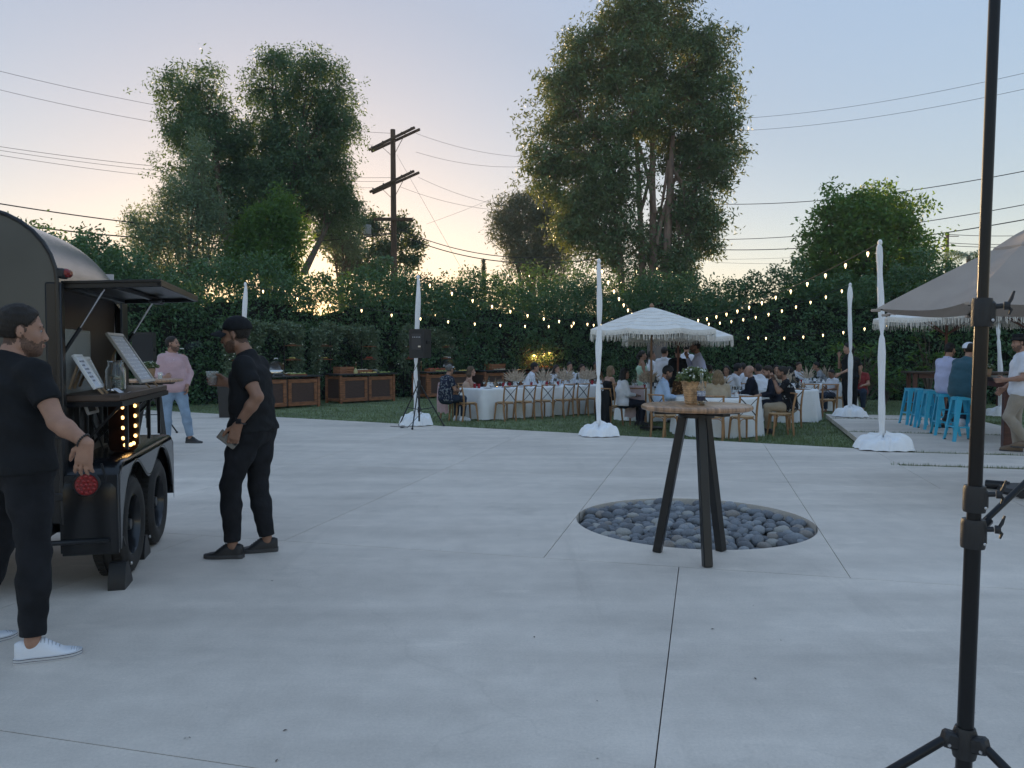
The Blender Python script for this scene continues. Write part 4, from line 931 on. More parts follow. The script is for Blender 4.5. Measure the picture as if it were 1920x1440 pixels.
def sit(lean=0.05, arms=None, yaw=0, pitch=0, seat=.46, spread=.10, legs=None, roll=0):
    z = seat - .46
    J = dict(pelvis=(0, -.02, .56 + z), chest=(0, -.03 + lean * .7, .89 + z), neck=(0, -.04 + lean * 1.05, 1.07 + z), head=(0, 0 + lean * 1.3, 1.235 + z), sl=(-.165, -.035 + lean * .9, 1.01 + z), sr=(.165, -.035 + lean * .9, 1.01 + z),
             el=(-.235, .05 + lean * .7, .76 + z), er=(.235, .05 + lean * .7, .76 + z), wl=(-.13, .27 + lean * .5, .74 + z), wr=(.13, .27 + lean * .5, .74 + z), hl=(-.095, .03, .545 + z), hr=(.095, .03, .545 + z), kl=(-spread - .03, .45, .545 + z), kr=(spread + .03, .45, .545 + z), al=(-spread - .03, .42, .095), ar=(spread + .03, .42, .095),
             tl=(-.1, 1, 0), tr=(.1, 1, 0), hands={'l': dict(p=(0, 0, -1)), 'r': dict(p=(0, 0, -1))})
    y = R(yaw); p = R(pitch); J['hf'] = (math.sin(y) * math.cos(p), math.cos(y) * math.cos(p), math.sin(p)); J['hu'] = (math.sin(R(roll)), 0, math.cos(R(roll)))
    if arms: J.update(arms)
    if legs: J.update(legs)
    return J
# ------------------------------------------------------------------ food trailer
M_TBODY = mat('trailer_satin', (0.085, 0.09, 0.09), 0.36, 0.7, var=0.12, vscale=2)
M_TROOF = mat('trailer_roof', (0.36, 0.36, 0.37), 0.27, 0.85, var=0.10, vscale=3, bump=0.03, bscale=4)
M_TBLK = mat('trailer_black', (0.011, 0.012, 0.014), 0.30, var=0.2, vscale=4)
M_GLOSS = mat('fender_gloss', (0.006, 0.007, 0.009), 0.24, spec=.35, coat=0.25)
M_INT = mat('trailer_inside', (0.62, 0.57, 0.55), 0.7, var=0.08, vscale=2)
M_CTR = mat('counter_wood', (0.075, 0.048, 0.033), 0.45, var=0.35, vscale=5, stretch=(1, 8, 8), bump=0.06, bscale=40)
M_RED = mat('lamp_red', (0.20, 0.004, 0.006), 0.22, coat=0.3, bump=0.25, bscale=160)
M_GLASS = mat('clear_glass', (0.95, 0.97, 0.96), 0.02, trans=1.0, ior=1.45)
M_PANE = mat('window_pane', (0.75, 0.82, 0.80), 0.03, alpha=0.28, spec=0.9)
TR0 = Vector((-2.77, 4.69, 0)); TRZ = math.atan2(0.24, 0.97)
tr = thing('food_trailer', 'black food trailer with rounded roof, raised hatch and twin wheels', 'trailer', TR0, TRZ)
TW, TL_, ZB, ZS, ZT = 1.75, 1.90, 0.45, 1.93, 2.36
def sect(drop, inx=0.0):
    """outline of the body across: from the near side bottom over the roof to the far side bottom"""
    r = ZT - ZS; pts = [(-inx, ZB)]
    for i in range(9): a = math.pi / 2 * i / 8; pts.append((-inx - r + (r) * math.cos(a), ZS - drop + r * math.sin(a) * 1.0))
    for i in range(9): a = math.pi / 2 + math.pi / 2 * i / 8; pts.append((-TW + inx + r + r * math.cos(a), ZS - drop + r * math.sin(a)))
    pts.append((-TW + inx, ZB)); return pts
stn = [0.0, 0.35, 0.70, 1.0, 1.2, 1.4, 1.55, 1.68, 1.78, 1.86, 1.90]
def prof(y): t = max(0, (y - 0.95) / 0.95); return 0.20 * t * t + (0.10 * max(0, (y - 1.6) / .3) ** 2), 0.0 + 0.16 * max(0, (y - 1.62) / 0.28) ** 2
m = MB(); rows = []
for y in stn:
    d_, i_ = prof(y); rows.append([Vector((x, y, z)) for x, z in sect(d_, i_)])
n = len(rows[0]); V = [p for r_ in rows for p in r_]; F = []
for j in range(len(rows) - 1):
    for i in range(1, n - 1): F.append((j * n + i, j * n + i + 1, (j + 1) * n + i + 1, (j + 1) * n + i))
m.add(V, F); m.add([*rows[-1]], [tuple(range(n - 1, -1, -1))]); m.build('roof_shell', M_TROOF, tr, angle=1.0)
m = MB(); o_ = sect(0); m.add([(x, 0.004, z) for x, z in o_], [tuple(range(len(o_)))]); m.build('rear_panel', M_TBODY, tr)
m = MB(); m.tube([(x + .012 if i < 9 else x, -.01, z) for i, (x, z) in enumerate(o_)], .013, 8, flat=1.0); m.build('rear_trim', M_TBLK, tr)
m = MB(); m.bar((-.015, .03, ZB), (-.015, .03, ZS), .09, .075, (0, 1, 0), .01)
for z in (0.62, 1.0): m.bar((0.02, -.012, z), (-TW, -.012, z), .03, .05, (0, 0, 1), .006)
for x in (-.9,): m.bar((x, -.013, ZB), (x, -.013, 2.2), .02, .035, (0, 1, 0), .004)
m.build('corner_post', M_TBLK, tr)
m = MB()
for (y0, y1, z0, z1) in ((.06, 1.84, ZB, 1.17), (.06, 1.80, 1.905, ZS + .02), (1.57, 1.80, 1.17, 1.905)): m.box((-.02, (y0 + y1) / 2, (z0 + z1) / 2), (.035, y1 - y0, z1 - z0), None, .004)
m.build('side_wall', M_TBLK, tr)
m = MB(); m.box((-.02, 1.60, 1.54), (.05, .05, .74), None, .006); m.box((-.02, .09, 1.54), (.05, .04, .74), None, .006); m.box((-.02, .84, 1.92), (.05, 1.5, .04), None, .006); m.build('hatch_frame', M_TBLK, tr)
m = MB(); m.box((-TW + .05, .95, 1.4), (.03, 1.7, 1.7)); m.box((-.9, 1.78, 1.35), (1.6, .02, 1.6)); m.box((-.9, .03, 1.35), (1.6, .02, 1.7)); m.box((-.88, .9, .60), (1.66, 1.7, .04)); m.build('interior', M_INT, tr)
m = MB(); m.box((-.35, .85, 1.02), (.55, 1.4, .05), None, .006); m.box((-1.45, .9, 1.0), (.5, 1.5, .05), None, .006); m.box((-1.45, .9, .8), (.46, 1.5, .36)); m.build('worktop', M_CTR, tr)
# hatch held up by struts
h0, h1 = Vector((.01, .08, 1.915)), Vector((.01, 1.57, 1.915)); ox = Vector((.57, 0, .025))
m = MB(); mid = (h0 + h1) / 2 + ox / 2; hm = frame((0, 0, 1)); ang = math.atan2(.025, .57); Mh = Matrix.Rotation(-ang, 3, 'Y')
m.box(mid + Vector((0, 0, .02)), (.57, 1.52, .018), Mh, .003)
for yy in (.09, 1.56): m.box((.295, yy, 1.925), (.57, .03, .034), Mh, .004)
for xx in (.02, .565): m.box((xx, .825, 1.915 + xx * .044), (.03, 1.50, .034), Mh, .004)
m.box((.3, .825, 1.918), (.03, 1.46, .03), Mh, .004); m.build('hatch', mat('hatch_black', (0.012, 0.0125, 0.014), 0.35, spec=.35), tr)
m = MB(); m.lathe([(.0, 0), (.045, 0), (.05, -.02), (.035, -.035), (0, -.035)], (.33, 1.30, 1.915), 12); m.lathe([(.0, 0), (.045, 0), (.05, -.02), (.035, -.035), (0, -.035)], (.33, 1.18, 1.915), 12); m.build('hatch_lamp', M_BLACKP, tr)
for yy in (.12, 1.53):
    m = MB(); m.tube([(.0, yy, 1.50), (.10, yy, 1.66)], .012, 8); m.build('strut_sleeve', M_BLACKP, tr)
    m = MB(); m.tube([(.08, yy, 1.63), (.24, yy, 1.90)], .006, 8); m.build('strut_rod', M_STEEL, tr)
# marker lamp
m = MB(); m.box((.03, .03, 1.985), (.05, .10, .06), None, .012); m.build('marker_base', M_BLACKP, tr)
m = MB(); m.box((.055, .03, 1.988), (.05, .085, .05), None, .014); m.build('marker_lamp', M_RED, tr)
# shelf and brackets
m = MB(); m.box((.14, .88, 1.215), (.36, 1.52, .045), None, .006); m.build('counter_shelf', M_CTR, tr)
m = MB(); m.bar((.315, .12, 1.175), (.315, 1.64, 1.175), .03, .035); m.bar((.0, .14, 1.176), (.315, .14, 1.176), .03, .032); m.bar((.0, 1.60, 1.176), (.315, 1.60, 1.176), .03, .032); m.build('shelf_rail', M_TBLK, tr)
for yy in (.30, .62, .98, 1.35):
    m = MB(); m.bar((.02, yy, .84), (.02, yy, 1.16), .03, .03); m.bar((.03, yy, .88), (.28, yy + .0, 1.16), .016, .016); m.bar((.30, yy + .05, .86), (.30, yy + .05, 1.155), .022, .022); m.build('bracket', M_TBLK, tr)
# fender
def ftop(y):
    if y < .12: t = (.12 - y) / .14; return .82 - .10 * (1 - math.sqrt(max(0, 1 - t * t))) if y > -.02 else .72
    if y > 1.72: t = (y - 1.72) / .14; return .82 - .10 * (1 - math.sqrt(max(0, 1 - t * t)))
    return .82
def fbot(y):
    if y < .49: return .27 + .50 * math.sqrt(max(0, 1 - ((.49 - y) / .42) ** 2)) if y > .07 else .27
    if y > 1.32: return .27 + .50 * math.sqrt(max(0, 1 - ((y - 1.32) / .46) ** 2)) if y < 1.78 else .27
    return .69 + .08 * math.cos(2 * math.pi * (y - .49) / .83)
ys = [-.02 + 1.88 * i / 60 for i in range(61)]; FX = .33
m = MB(); V = []; F = []
ptop = [(-.02, .27), (-.02, .5), (-.02, .66), (.0, .74), (.04, .79), (.12, .82)] + [(.12 + 1.6 * i / 10, .82) for i in range(1, 11)] + [(1.80, .79), (1.84, .74), (1.86, .66), (1.86, .5), (1.86, .30)]
xs = [(0.0, 0), (FX - .05, 0), (FX - .02, .008), (FX - .005, .022), (FX, .045)]
c_ = Vector((0, .92, .45))
for (x, ins) in xs:
    for (y, z) in ptop: dd = (Vector((0, y, z)) - c_).normalized(); V.append(Vector((x, y - dd.y * ins * 1.0, z - dd.z * ins)))
n = len(ptop)
for i in range(len(xs) - 1):
    for j in range(n - 1): F.append((i * n + j, i * n + j + 1, (i + 1) * n + j + 1, (i + 1) * n + j))
m.add(V, F); m.build('fender', M_GLOSS, tr, angle=1.2)
m = MB(); V = []; F = []
for y in ys:
    t_ = max(min(ftop(y), .82) - .044, fbot(y) + .004) if -.0 < y < 1.84 else .66; V += [(FX - .001, min(max(y, .02), 1.82), t_), (FX - .001, min(max(y, .02), 1.82), min(fbot(y), t_ - .001))]
for i in range(len(ys) - 1): F.append((2 * i, 2 * i + 1, 2 * i + 3, 2 * i + 2))
m.add(V, F); k = len(V); m.tube([(FX - .012, y, fbot(y)) for y in ys if .071 < y < 1.779], .014, 6); m.build('fender_skirt', M_GLOSS, tr, angle=.5)
m = MB(); m.box((.005, .92, .55), (.03, 1.8, .5)); m.build('wheel_well', M_TBLK, tr)
m = MB(); m.box((.165, .0, .50), (.32, .02, .50), None, .004); m.build('fender_rear', M_GLOSS, tr)
m = MB(); m.lathe([(0, -.012), (.078, -.012), (.082, 0), (.07, .012), (.066, .006)], (.15, -.012, .69), 24, frame((0, -1, 0)), cap1=False); m.build('lamp_ring', M_BLACKP, tr)
m = MB(); m.lathe([(.068, 0), (.066, .006), (.045, .009), (0, .010)], (.15, -.014, .69), 24, frame((0, -1, 0))); lm = m.build('tail_lamp', M_RED, tr); m = MB()
for k in range(19): q_ = (0, 6, 12)[0 if k == 0 else 1 if k < 7 else 2]; r_ = 0 if k == 0 else .026 if k < 7 else .050; a = 0 if not q_ else 2 * math.pi * k / q_; m.ell((.15 + r_ * math.cos(a), -.024, .69 + r_ * math.sin(a)), (.008, .004, .008), 8, 5)
m.build('reflectors', mat('reflector_red', (.34, .02, .02), .12), lm)
m = MB(); m.tube([(.24, -.03, .82), (.335, .10, .27)], .007, 6); m.tube([(-.9, -.03, .34), (.28, -.03, .34)], .016, 8); m.tube([(-1.0, .0, .66), (-1.55, -.02, .36)], .016, 8); m.build('stay_rod', M_TBLK, tr)
m = MB()
for xx in (-.12, -TW + .12): m.box((xx, .85, .42), (.08, 1.9, .12))
for yy in (.49, 1.32): m.tube([(-TW - .1, yy, .33), (.15, yy, .33)], .035, 8)
m.box((-.88, 0.05, .42), (1.6, .08, .12)); m.build('chassis', M_TBLK, tr)
def wheel(par, x, y, outward=1):
    w = bpy.data.objects.new('wheel', None); COL.objects.link(w); w.parent = par; w.location = (x, y, .33); w.rotation_euler = (0, math.pi / 2 * outward, 0)
    m = MB(); m.lathe([(.205, -.085), (.225, -.10), (.285, -.105), (.315, -.09), (.33, -.07), (.332, -.03), (.326, -.028), (.326, -.022), (.333, -.02), (.333, .02), (.326, .022), (.326, .028), (.332, .03), (.33, .07), (.315, .09), (.306, .094), (.30, .092), (.285, .105), (.25, .108), (.225, .10), (.205, .085)], n=48, cap0=False, cap1=False)
    for i in range(48):
        a = 2 * math.pi * i / 48; m.box((.333 * math.cos(a), .333 * math.sin(a), .055), (.006, .022, .05), a); a += .065; m.box((.333 * math.cos(a), .333 * math.sin(a), -.055), (.006, .022, .05), a)
    m.build('tyre', M_RUBBER, w)
    m = MB(); m.lathe([(.21, .085), (.20, .092), (.19, .06), (.185, .0), (.12, -.01), (.115, .012), (.07, .018), (.06, .03), (.0, .03)], n=32, cap0=False)
    for i in range(5): a = 2 * math.pi * i / 5; m.lathe([(.011, .0), (.011, .035), (.006, .04), (0, .04)], (.085 * math.cos(a), .085 * math.sin(a), .01), 6)
    m.build('rim', mat('rim_black', (0.016, 0.018, 0.022), 0.22, 0.4, coat=.5), w)
    m = MB(); m.lathe([(.04, .02), (.04, .06), (.035, .075), (0, .078)], n=16); m.build('hub', M_BLACK, w)
    return w
w1 = wheel(tr, .21, .49); dup(w1, (.21, 1.32, .33), parent=tr).rotation_euler = w1.rotation_euler
for yy in (.49, 1.32): dup(w1, (-TW - .02, yy, .33), parent=tr).rotation_euler = (0, -math.pi / 2, 0)
def TRL(x, y, z): return TR0 + Matrix.Rotation(TRZ, 3, 'Z') @ Vector((x, y, z))
# chocks
def chock(loc, rz, label):
    t = thing('wheel_chock', label, 'chock', loc, rz, 'chocks under the trailer wheels')
    m = MB(); m.prism([(-.10, 0), (.11, 0), (.10, .03), (.03, .12), (.01, .16), (-.05, .165), (-.065, .14), (-.10, .05)], -.05, .05, M=Matrix(((0, 0, 1), (1, 0, 0), (0, 1, 0)))); m.build('block', M_BLACKP, t, angle=.4)
    m = MB(); m.ell((.068, -.0, .145), (.008, .012, .012), 8, 6); m.build('bolt', M_STEEL, t)
chock(TRL(.29, .15, 0), TRZ, 'black stepped block under the rear end of the trailer fender')
chock(TRL(.25, .90, 0), TRZ, 'black wedge on the ground between the two trailer wheels')
# things on the fender: lit marquee letter, small frames
M_RUST = mat('rusty_brown', (0.075, 0.032, 0.018), 0.5, 0.5, var=.4, vscale=9)
M_BULBM = mat('marquee_bulb', (1, .8, .5), 0.3, emit=(1.0, 0.55, 0.18), estr=1.3)
mq_s = .62
mq = thing('marquee_letter', 'brown metal marquee letter with small warm bulbs on the trailer fender', 'marquee letter', TRL(.16, .47, .822), TRZ - R(16)); mq.scale = (1, mq_s, 1)
m = MB(); path = [(0, .34), (0, .10), (.02, .03), (.08, 0), (.28, 0), (.34, .03), (.36, .10), (.36, .34)]; Mq = Matrix(((0, 0, 1), (1, 0, 0), (0, 1, 0)))
out = [(0, .34), (0, .09), (.03, .02), (.10, 0), (.26, 0), (.33, .02), (.36, .09), (.36, .34), (.26, .34), (.26, .12), (.24, .09), (.12, .09), (.10, .12), (.10, .34)]
m.add([Mq @ Vector((y, z, .0)) for y, z in out], [tuple(range(len(out)))]); k = len(out)
m.add([Mq @ Vector((y, z, d)) for d in (0, .09) for y, z in out], [(i, (i + 1) % k, k + (i + 1) % k, k + i) for i in range(k)] + [(k + i, k + (i + 1) % k, (i + 1) % k, i) for i in range(k)])
m.build('tray', M_RUST, mq, smooth=False)
bm_ = MB().ell((0, 0, 0), (.013, .013, .013), 8, 6).mesh('bulb', M_BULBM)
for (y, z) in [(.05, .31), (.05, .24), (.05, .17), (.05, .10), (.09, .05), (.15, .045), (.21, .045), (.27, .05), (.31, .10), (.31, .17), (.31, .24), (.31, .31)]:
    o = link('bulb', bm_, mq); o.location = Mq @ Vector((y, z, .082))
fr = thing('picture_frame', 'small white frame leaning behind the lit marquee letter', 'frame', TRL(.06, .50, 1.10), TRZ)
m = MB()
for (a, b_) in (((0, -.11, 0), (0, .11, 0)), ((0, -.11, .12), (0, .11, .12)), ((0, -.11, 0), (0, -.11, .12)), ((0, .11, 0), (0, .11, .12))): m.bar(a, b_, .02, .018, (1, 0, 0), .002)
m.build('frame', M_WHITEP, fr); m = MB(); m.box((-.006, 0, .06), (.004, .2, .1)); m.build('backing', M_BLACKP, fr)
m = MB(); m.tube([(-.0, -.08, 0), (0, -.08, -.27)], .006, 6); m.tube([(-.0, .08, 0), (0, .08, -.27)], .006, 6); m.build('leg', M_BLACK, fr)
fr.rotation_euler = (0, R(-18), TRZ)
sg = thing('price_sign', 'little white slatted sign leaning on the fender beside the marquee letter', 'sign', TRL(.16, .93, .83), TRZ)
m = MB()
for i in range(3): m.box((0, 0, .05 + .055 * i), (.008, .16, .035), None, .002)
m.bar((0, -.07, .0), (0, -.07, .2), .012, .01); m.bar((0, .07, 0), (0, .07, .2), .012, .01); m.build('slats', M_WHITEP, sg); sg.rotation_euler = (0, R(-24), TRZ)
# on the counter
def board(name, label, cat, loc, rz, w, hgt, tilt, frame_m, face_m, fw=.018, lines=0, mark=None):
    t = thing(name, label, cat, loc, rz); M = Matrix.Rotation(-tilt, 3, 'Y')
    m = MB()
    for (y0, z0, sy, sz) in ((0, fw / 2, w, fw), (0, hgt - fw / 2, w, fw), (-w / 2 + fw / 2, hgt / 2, fw, hgt - 2 * fw), (w / 2 - fw / 2, hgt / 2, fw, hgt - 2 * fw)): m.box(M @ Vector((0, y0, z0)), (.022, sy, sz), M, .003)
    m.build('frame', frame_m, t)
    m = MB(); m.box(M @ Vector((-.003, 0, hgt / 2)), (.006, w - 2 * fw, hgt - 2 * fw), M); m.build('sheet', face_m, t)
    if lines:
        m = MB(); rr_ = random.Random(4); z = hgt - fw - .035
        for i in range(lines):
            y = -w / 2 + fw + .03 + rr_.uniform(0, .03); e = w / 2 - fw - .03
            while y < e:
                L = rr_.uniform(.012, .05); m.box(M @ Vector((.0015, min(y + L / 2, e), z)), (.002, L, rr_.uniform(.007, .014)), M); y += L + rr_.uniform(.007, .018)
            z -= (hgt - .08) / lines
        m.build('lettering', mark, t)
    m = MB(); m.bar(M @ Vector((-.01, -w * .3, hgt * .75)), (-hgt * .62, -w * .3, .0), .014, .014); m.bar(M @ Vector((-.01, w * .3, hgt * .75)), (-hgt * .62, w * .3, 0), .014, .014)
    m.bar((.01, -w * .3, .0), (.04, -w * .3, -.035), .012, .012); m.bar((.01, w * .3, 0), (.04, w * .3, -.035), .012, .012); m.build('easel_legs', mat('pine_wood', (.32, .22, .13), .6, var=.2), t)
    return t
M_INK = mat('grey_ink', (0.25, 0.26, 0.30), 0.7); M_PAPER = mat('white_paper', (0.72, 0.74, 0.80), 0.7)
board('menu_board', 'tall white framed menu with rows of writing leaning on the trailer counter', 'menu board', TRL(.27, 1.18, 1.275), TRZ, .46, .44, R(32), mat('frame_silver', (.50, .49, .47), .4, .3), mat('menu_sheet', (.46, .50, .58), .4), .026, 11, mat('chalk_white', (.80, .82, .86), .7))
board('framed_sign', 'white framed sign with writing at the near end of the trailer counter', 'sign', TRL(.17, .22, 1.272), TRZ, .17, .25, R(30), M_WHITEP, M_PAPER, .014, 6, M_INK)
board('small_sign', 'white picture frame with blank sheet beside the glass jar on the counter', 'frame', TRL(.10, .50, 1.272), TRZ, .20, .22, R(24), M_WHITEP, mat('pale_sheet', (.62, .62, .60), .6), .022)
jr = thing('glass_jar', 'clear glass jar with folded notes on the trailer counter', 'jar', TRL(.20, .52, 1.238), TRZ)
m = MB(); m.lathe([(.0, .004), (.058, .004), (.064, .015), (.064, .15), (.050, .175), (.048, .20), (.053, .203), (.053, .212), (.046, .212), (.043, .175), (.058, .148), (.058, .018), (.0, .012)], n=24, cap0=False, cap1=False); m.build('glass', M_GLASS, jr)
m = MB()
for i in range(6): m.box((random.uniform(-.02, .02), random.uniform(-.02, .02), .03 + .016 * i), (.06, .035, .004), Matrix.Rotation(i * 1.1, 3, 'Z') @ Matrix.Rotation(.5 * math.sin(i * 2), 3, 'X'))
m.build('notes', mat('banknote', (.26, .30, .25), .8, var=.3, vscale=30), jr)
pt = MB(); q = [(-.06 + .012 * i, .004 + .018 * math.sin(i * .55)) for i in range(12)]; V = []; F = []
for (x, z) in q: V += [(x, -.05, z), (x, .05, z + .004)]
F = [(2 * i, 2 * i + 1, 2 * i + 3, 2 * i + 2) for i in range(11)]; pt.add(V, F)
o = pt.build('paper_sheet', M_PAPER); o.location = TRL(.25, .36, 1.242); o.rotation_euler = (0, 0, TRZ); tag(o, 'curled white paper sheet lying on the counter before the jar', 'paper')
def can(loc, col, label):
    t = thing('drink_can', label, 'can', loc, 0, 'drink cans inside the trailer hatch')
    m = MB(); m.lathe([(0, 0), (.024, 0), (.032, .01), (.033, .012), (.033, .108), (.027, .12)], n=18, cap1=False); m.build('body', mat('can_' + label.split()[0], col, .3, .5), t)
    m = MB(); m.lathe([(.027, .12), (.025, .117), (0, .117)], n=18, cap0=False); m.build('lid', M_STEEL, t)
for x, y, c, l in ((-.20, .88, (.35, .02, .02), 'red drink can standing behind the trailer counter'), (-.22, .72, (.02, .05, .22), 'blue drink can standing between black flask and red can'), (-.28, .80, (.03, .03, .04), 'dark drink can standing behind the blue one')): can(TRL(x, y, 1.046), c, l)
for q in (0, 1):
    pass
fl = thing('black_flask', 'tall black flask with white handle behind the trailer counter', 'flask', TRL(-.25, .52, 1.046), TRZ)
m = MB(); m.lathe([(0, 0), (.075, 0), (.078, .02), (.078, .26), (.05, .31), (.04, .34), (0, .345)], n=20); m.build('body', M_BLACKP, fl)
m = MB(); m.tube([(.0, .05, .34), (0, .11, .32), (0, .115, .2)], .012, 8); m.build('handle', M_WHITEP, fl)
em = thing('coffee_machine', 'black and steel coffee machine inside the trailer hatch', 'coffee machine', TRL(-.32, .24, 1.046), TRZ)
m = MB(); m.box((0, 0, .08), (.36, .30, .16), None, .02); m.box((-.10, 0, .26), (.16, .30, .24), None, .02); m.box((.02, 0, .40), (.38, .32, .08), None, .02); m.build('housing', M_BLACKP, em)
m = MB(); m.lathe([(0, 0), (.03, 0), (.03, .05), (0, .05)], (.10, 0, .31), 14); m.tube([(.10, 0, .31), (.24, .04, .30)], .014, 8); m.tube([(.13, -.12, .36), (.17, -.13, .25)], .008, 6); m.box((.02, 0, .165), (.30, .26, .012), None, .003); m.build('group_head', M_STEEL, em)
gp = thing('glass_screen', 'clear glass guard standing at the trailer hatch reflecting the garden', 'glass guard', TRL(-.055, .50, 1.048), TRZ)
m = MB(); m.box((0, 0, .33), (.006, .80, .56)); m.build('pane', M_PANE, gp)
m = MB()
for y in (-.36, .36): m.box((0, y, .025), (.05, .03, .05), None, .005)
m.build('clamp', M_STEEL, gp)
for y, z, l in ((.28, 1.72, 'dark hanging lamp left in the trailer hatch opening'), (.66, 1.66, 'dark square hanging lamp in the middle of the trailer hatch opening')):
    t = thing('hanging_lamp', l, 'lamp', TRL(-.40, y, z), TRZ); m = MB(); m.box((0, 0, 0), (.15, .15, .13), None, .012); m.build('shade', M_BLACKP, t)
    m = MB(); m.tube([(0, 0, .06), (0, 0, .36)], .006, 6); m.build('cord', M_BLACKP, t); m = MB(); m.lathe([(.02, 0), (.035, -.08), (.03, -.2), (.0, -.22)], (0, 0, -.06), 10); m.build('bulb', mat('dark_glass', (.05, .02, .015), .1), t)
# ------------------------------------------------------------------ tall tripod tables
M_TOPW = mat('table_top_wood', (0.34, 0.195, 0.105), 0.38, var=0.45, vscale=3.5, stretch=(14, 1, 1), bump=0.05, bscale=30, coat=0.15)
def bar_table(loc, rz, label):
    t = thing('bar_table', label, 'bar table', loc, rz, 'round tripod bar tables')
    m = MB(); m.lathe([(.0, 1.083), (.375, 1.083), (.395, 1.090), (.402, 1.103), (.398, 1.116), (.385, 1.124), (.0, 1.125)], n=56, cap0=False, cap1=False); m.build('table_top', M_TOPW, t, angle=.6)
    m = MB(); m.box((0, 0, 1.068), (.62, .075, .028), None, .004); m.box((0, 0, 1.0665), (.075, .60, .025), R(30), .004); m.lathe([(0, 1.03), (.13, 1.03), (.13, 1.055), (0, 1.055)], n=24); m.build('top_bracket', M_BLACK, t)
    for k in range(3):
        a = -math.pi / 2 + k * 2 * math.pi / 3 + R(4); d = Vector((math.cos(a), math.sin(a), 0)); m = MB()
        m.bar(d * .285 + Vector((0, 0, 0.0)), d * .095 + Vector((0, 0, 1.045)), .064, .064, d, .006); m.build('leg', M_BLACK, t)
    return t
bt1 = bar_table((1.352, 5.63, 0), R(0), 'tall round wooden bar table with three black legs before the pebble pit')
b2 = G(295, 835); bar_table((-5.20, 11.15, 0), R(52), 'tall round wooden bar table beside the food trailer and the man in pink')
# planter with white flowers
M_WICK = mat('wicker', (0.55, 0.36, 0.20), 0.65, var=.35, vscale=30)
M_FLW = mat('petal_white', (.72, .74, .66), .7); M_LEAFS = leaf_mat('leaf_herb', (.06, .10, .04), (.17, .23, .11), (.16, .2, .05), .25, 6.0)
def planter(loc, label, s=1.0, basket=True):
    t = thing('flower_pot', label, 'potted plant', loc); t.scale = (s, s, s)
    m = MB(); m.lathe([(.0, 0), (.056, 0), (.060, .004), (.088, .165), (.083, .165), (.076, .15), (0, .15)], n=28, cap0=False, cap1=False)
    if basket:
        for r_ in range(9):
            z = .012 + r_ * .017; rad = .058 + z * .17
            for k in range(22):
                a = 2 * math.pi * (k + .5 * (r_ % 2)) / 22; m.ell((rad * math.cos(a), rad * math.sin(a), z), (.0075, .0105, .0072), 6, 4, Matrix.Rotation(a, 3, 'Z') @ Matrix.Rotation(.5, 3, 'X'))
        m.tube([(.090 * math.cos(2 * math.pi * i / 24), .090 * math.sin(2 * math.pi * i / 24), .165) for i in range(24)], .007, 6, close=True)
    m.build('pot', M_WICK if basket else mat('pot_tan', (.33, .22, .13), .7), t)
    rng = np.random.default_rng(5); n = 420; d = unit(rng.normal(size=(n, 3))); d[:, 2] = np.abs(d[:, 2]) * .8 - .12; C = d * np.array([.125, .125, .12]) * (rng.random(n) ** .4)[:, None] + np.array([0, 0, .185])
    link('leaves', crown_mesh('leaves', foliage(C, 3, .012, .028, .017, 0, rng=rng), M_LEAFS), t)
    m = MB()
    for i in range(95):
        c = C[rng.integers(n)] * 1.04 + np.array([0, 0, .004]); m.ell(c, (.0085, .0085, .006), 6, 4)
    m.build('flowers', M_FLW, t)
    m = MB()
    for i in range(24): m.tube([(0, 0, .14), Vector(C[i]) * .6 + Vector((0, 0, .08)), C[i]], .0015, 4)
    m.build('stems', mat('stem_green', (.06, .09, .03), .8), t); return t
planter((1.352 - .012, 5.66, 1.125), 'woven basket of white flowers on the round table by the pebble pit')
planter((-5.20 - .03, 11.1, 1.125), 'plain tan pot of white flowers on the table by the man in pink', .95, False)
bo = thing('beer_bottle', 'clear beer bottle with dark blue and white label before the basket', 'bottle', (1.358, 5.515, 1.125))
m = MB(); m.lathe([(0, .002), (.026, .002), (.0295, .008), (.0295, .115), (.024, .145), (.0135, .18), (.0125, .225), (.0145, .228), (.0145, .236), (.0115, .236), (.0105, .18), (.021, .145), (.0265, .115), (.0265, .012), (0, .008)], n=24, cap0=False, cap1=False); m.build('glass', M_GLASS, bo)
m = MB(); m.lathe([(0, .009), (.026, .009), (.026, .03), (0, .03)], n=20); m.build('beer', mat('beer', (.50, .22, .03), .1, trans=.7, ior=1.33), bo)
m = MB(); m.lathe([(.0300, .034), (.0300, .067)], n=24, cap0=False, cap1=False); m.build('lower_label', mat('label_navy', (.015, .02, .05), .5, var=.5, vscale=60), bo)
m = MB(); m.lathe([(.0302, .0675), (.0302, .105)], n=24, cap0=False, cap1=False); m.build('upper_label', mat('label_white', (.55, .58, .62), .5, var=1, col2=(.10, .13, .25), vscale=55, stretch=(1, 1, 2)), bo)
cu = thing('paper_cup', 'clear cup of cloudy drink on the table by the man in pink', 'cup', (-5.03, 11.0, 1.125)); m = MB(); m.lathe([(0, .003), (.028, .003), (.036, .10), (.034, .10), (.027, .006), (0, .006)], n=18, cap0=False, cap1=False); m.build('wall', M_PANE, cu); m = MB(); m.lathe([(0, .007), (.0265, .007), (.031, .06), (0, .06)], n=18); m.build('drink', mat('milky', (.6, .6, .58), .3), cu)
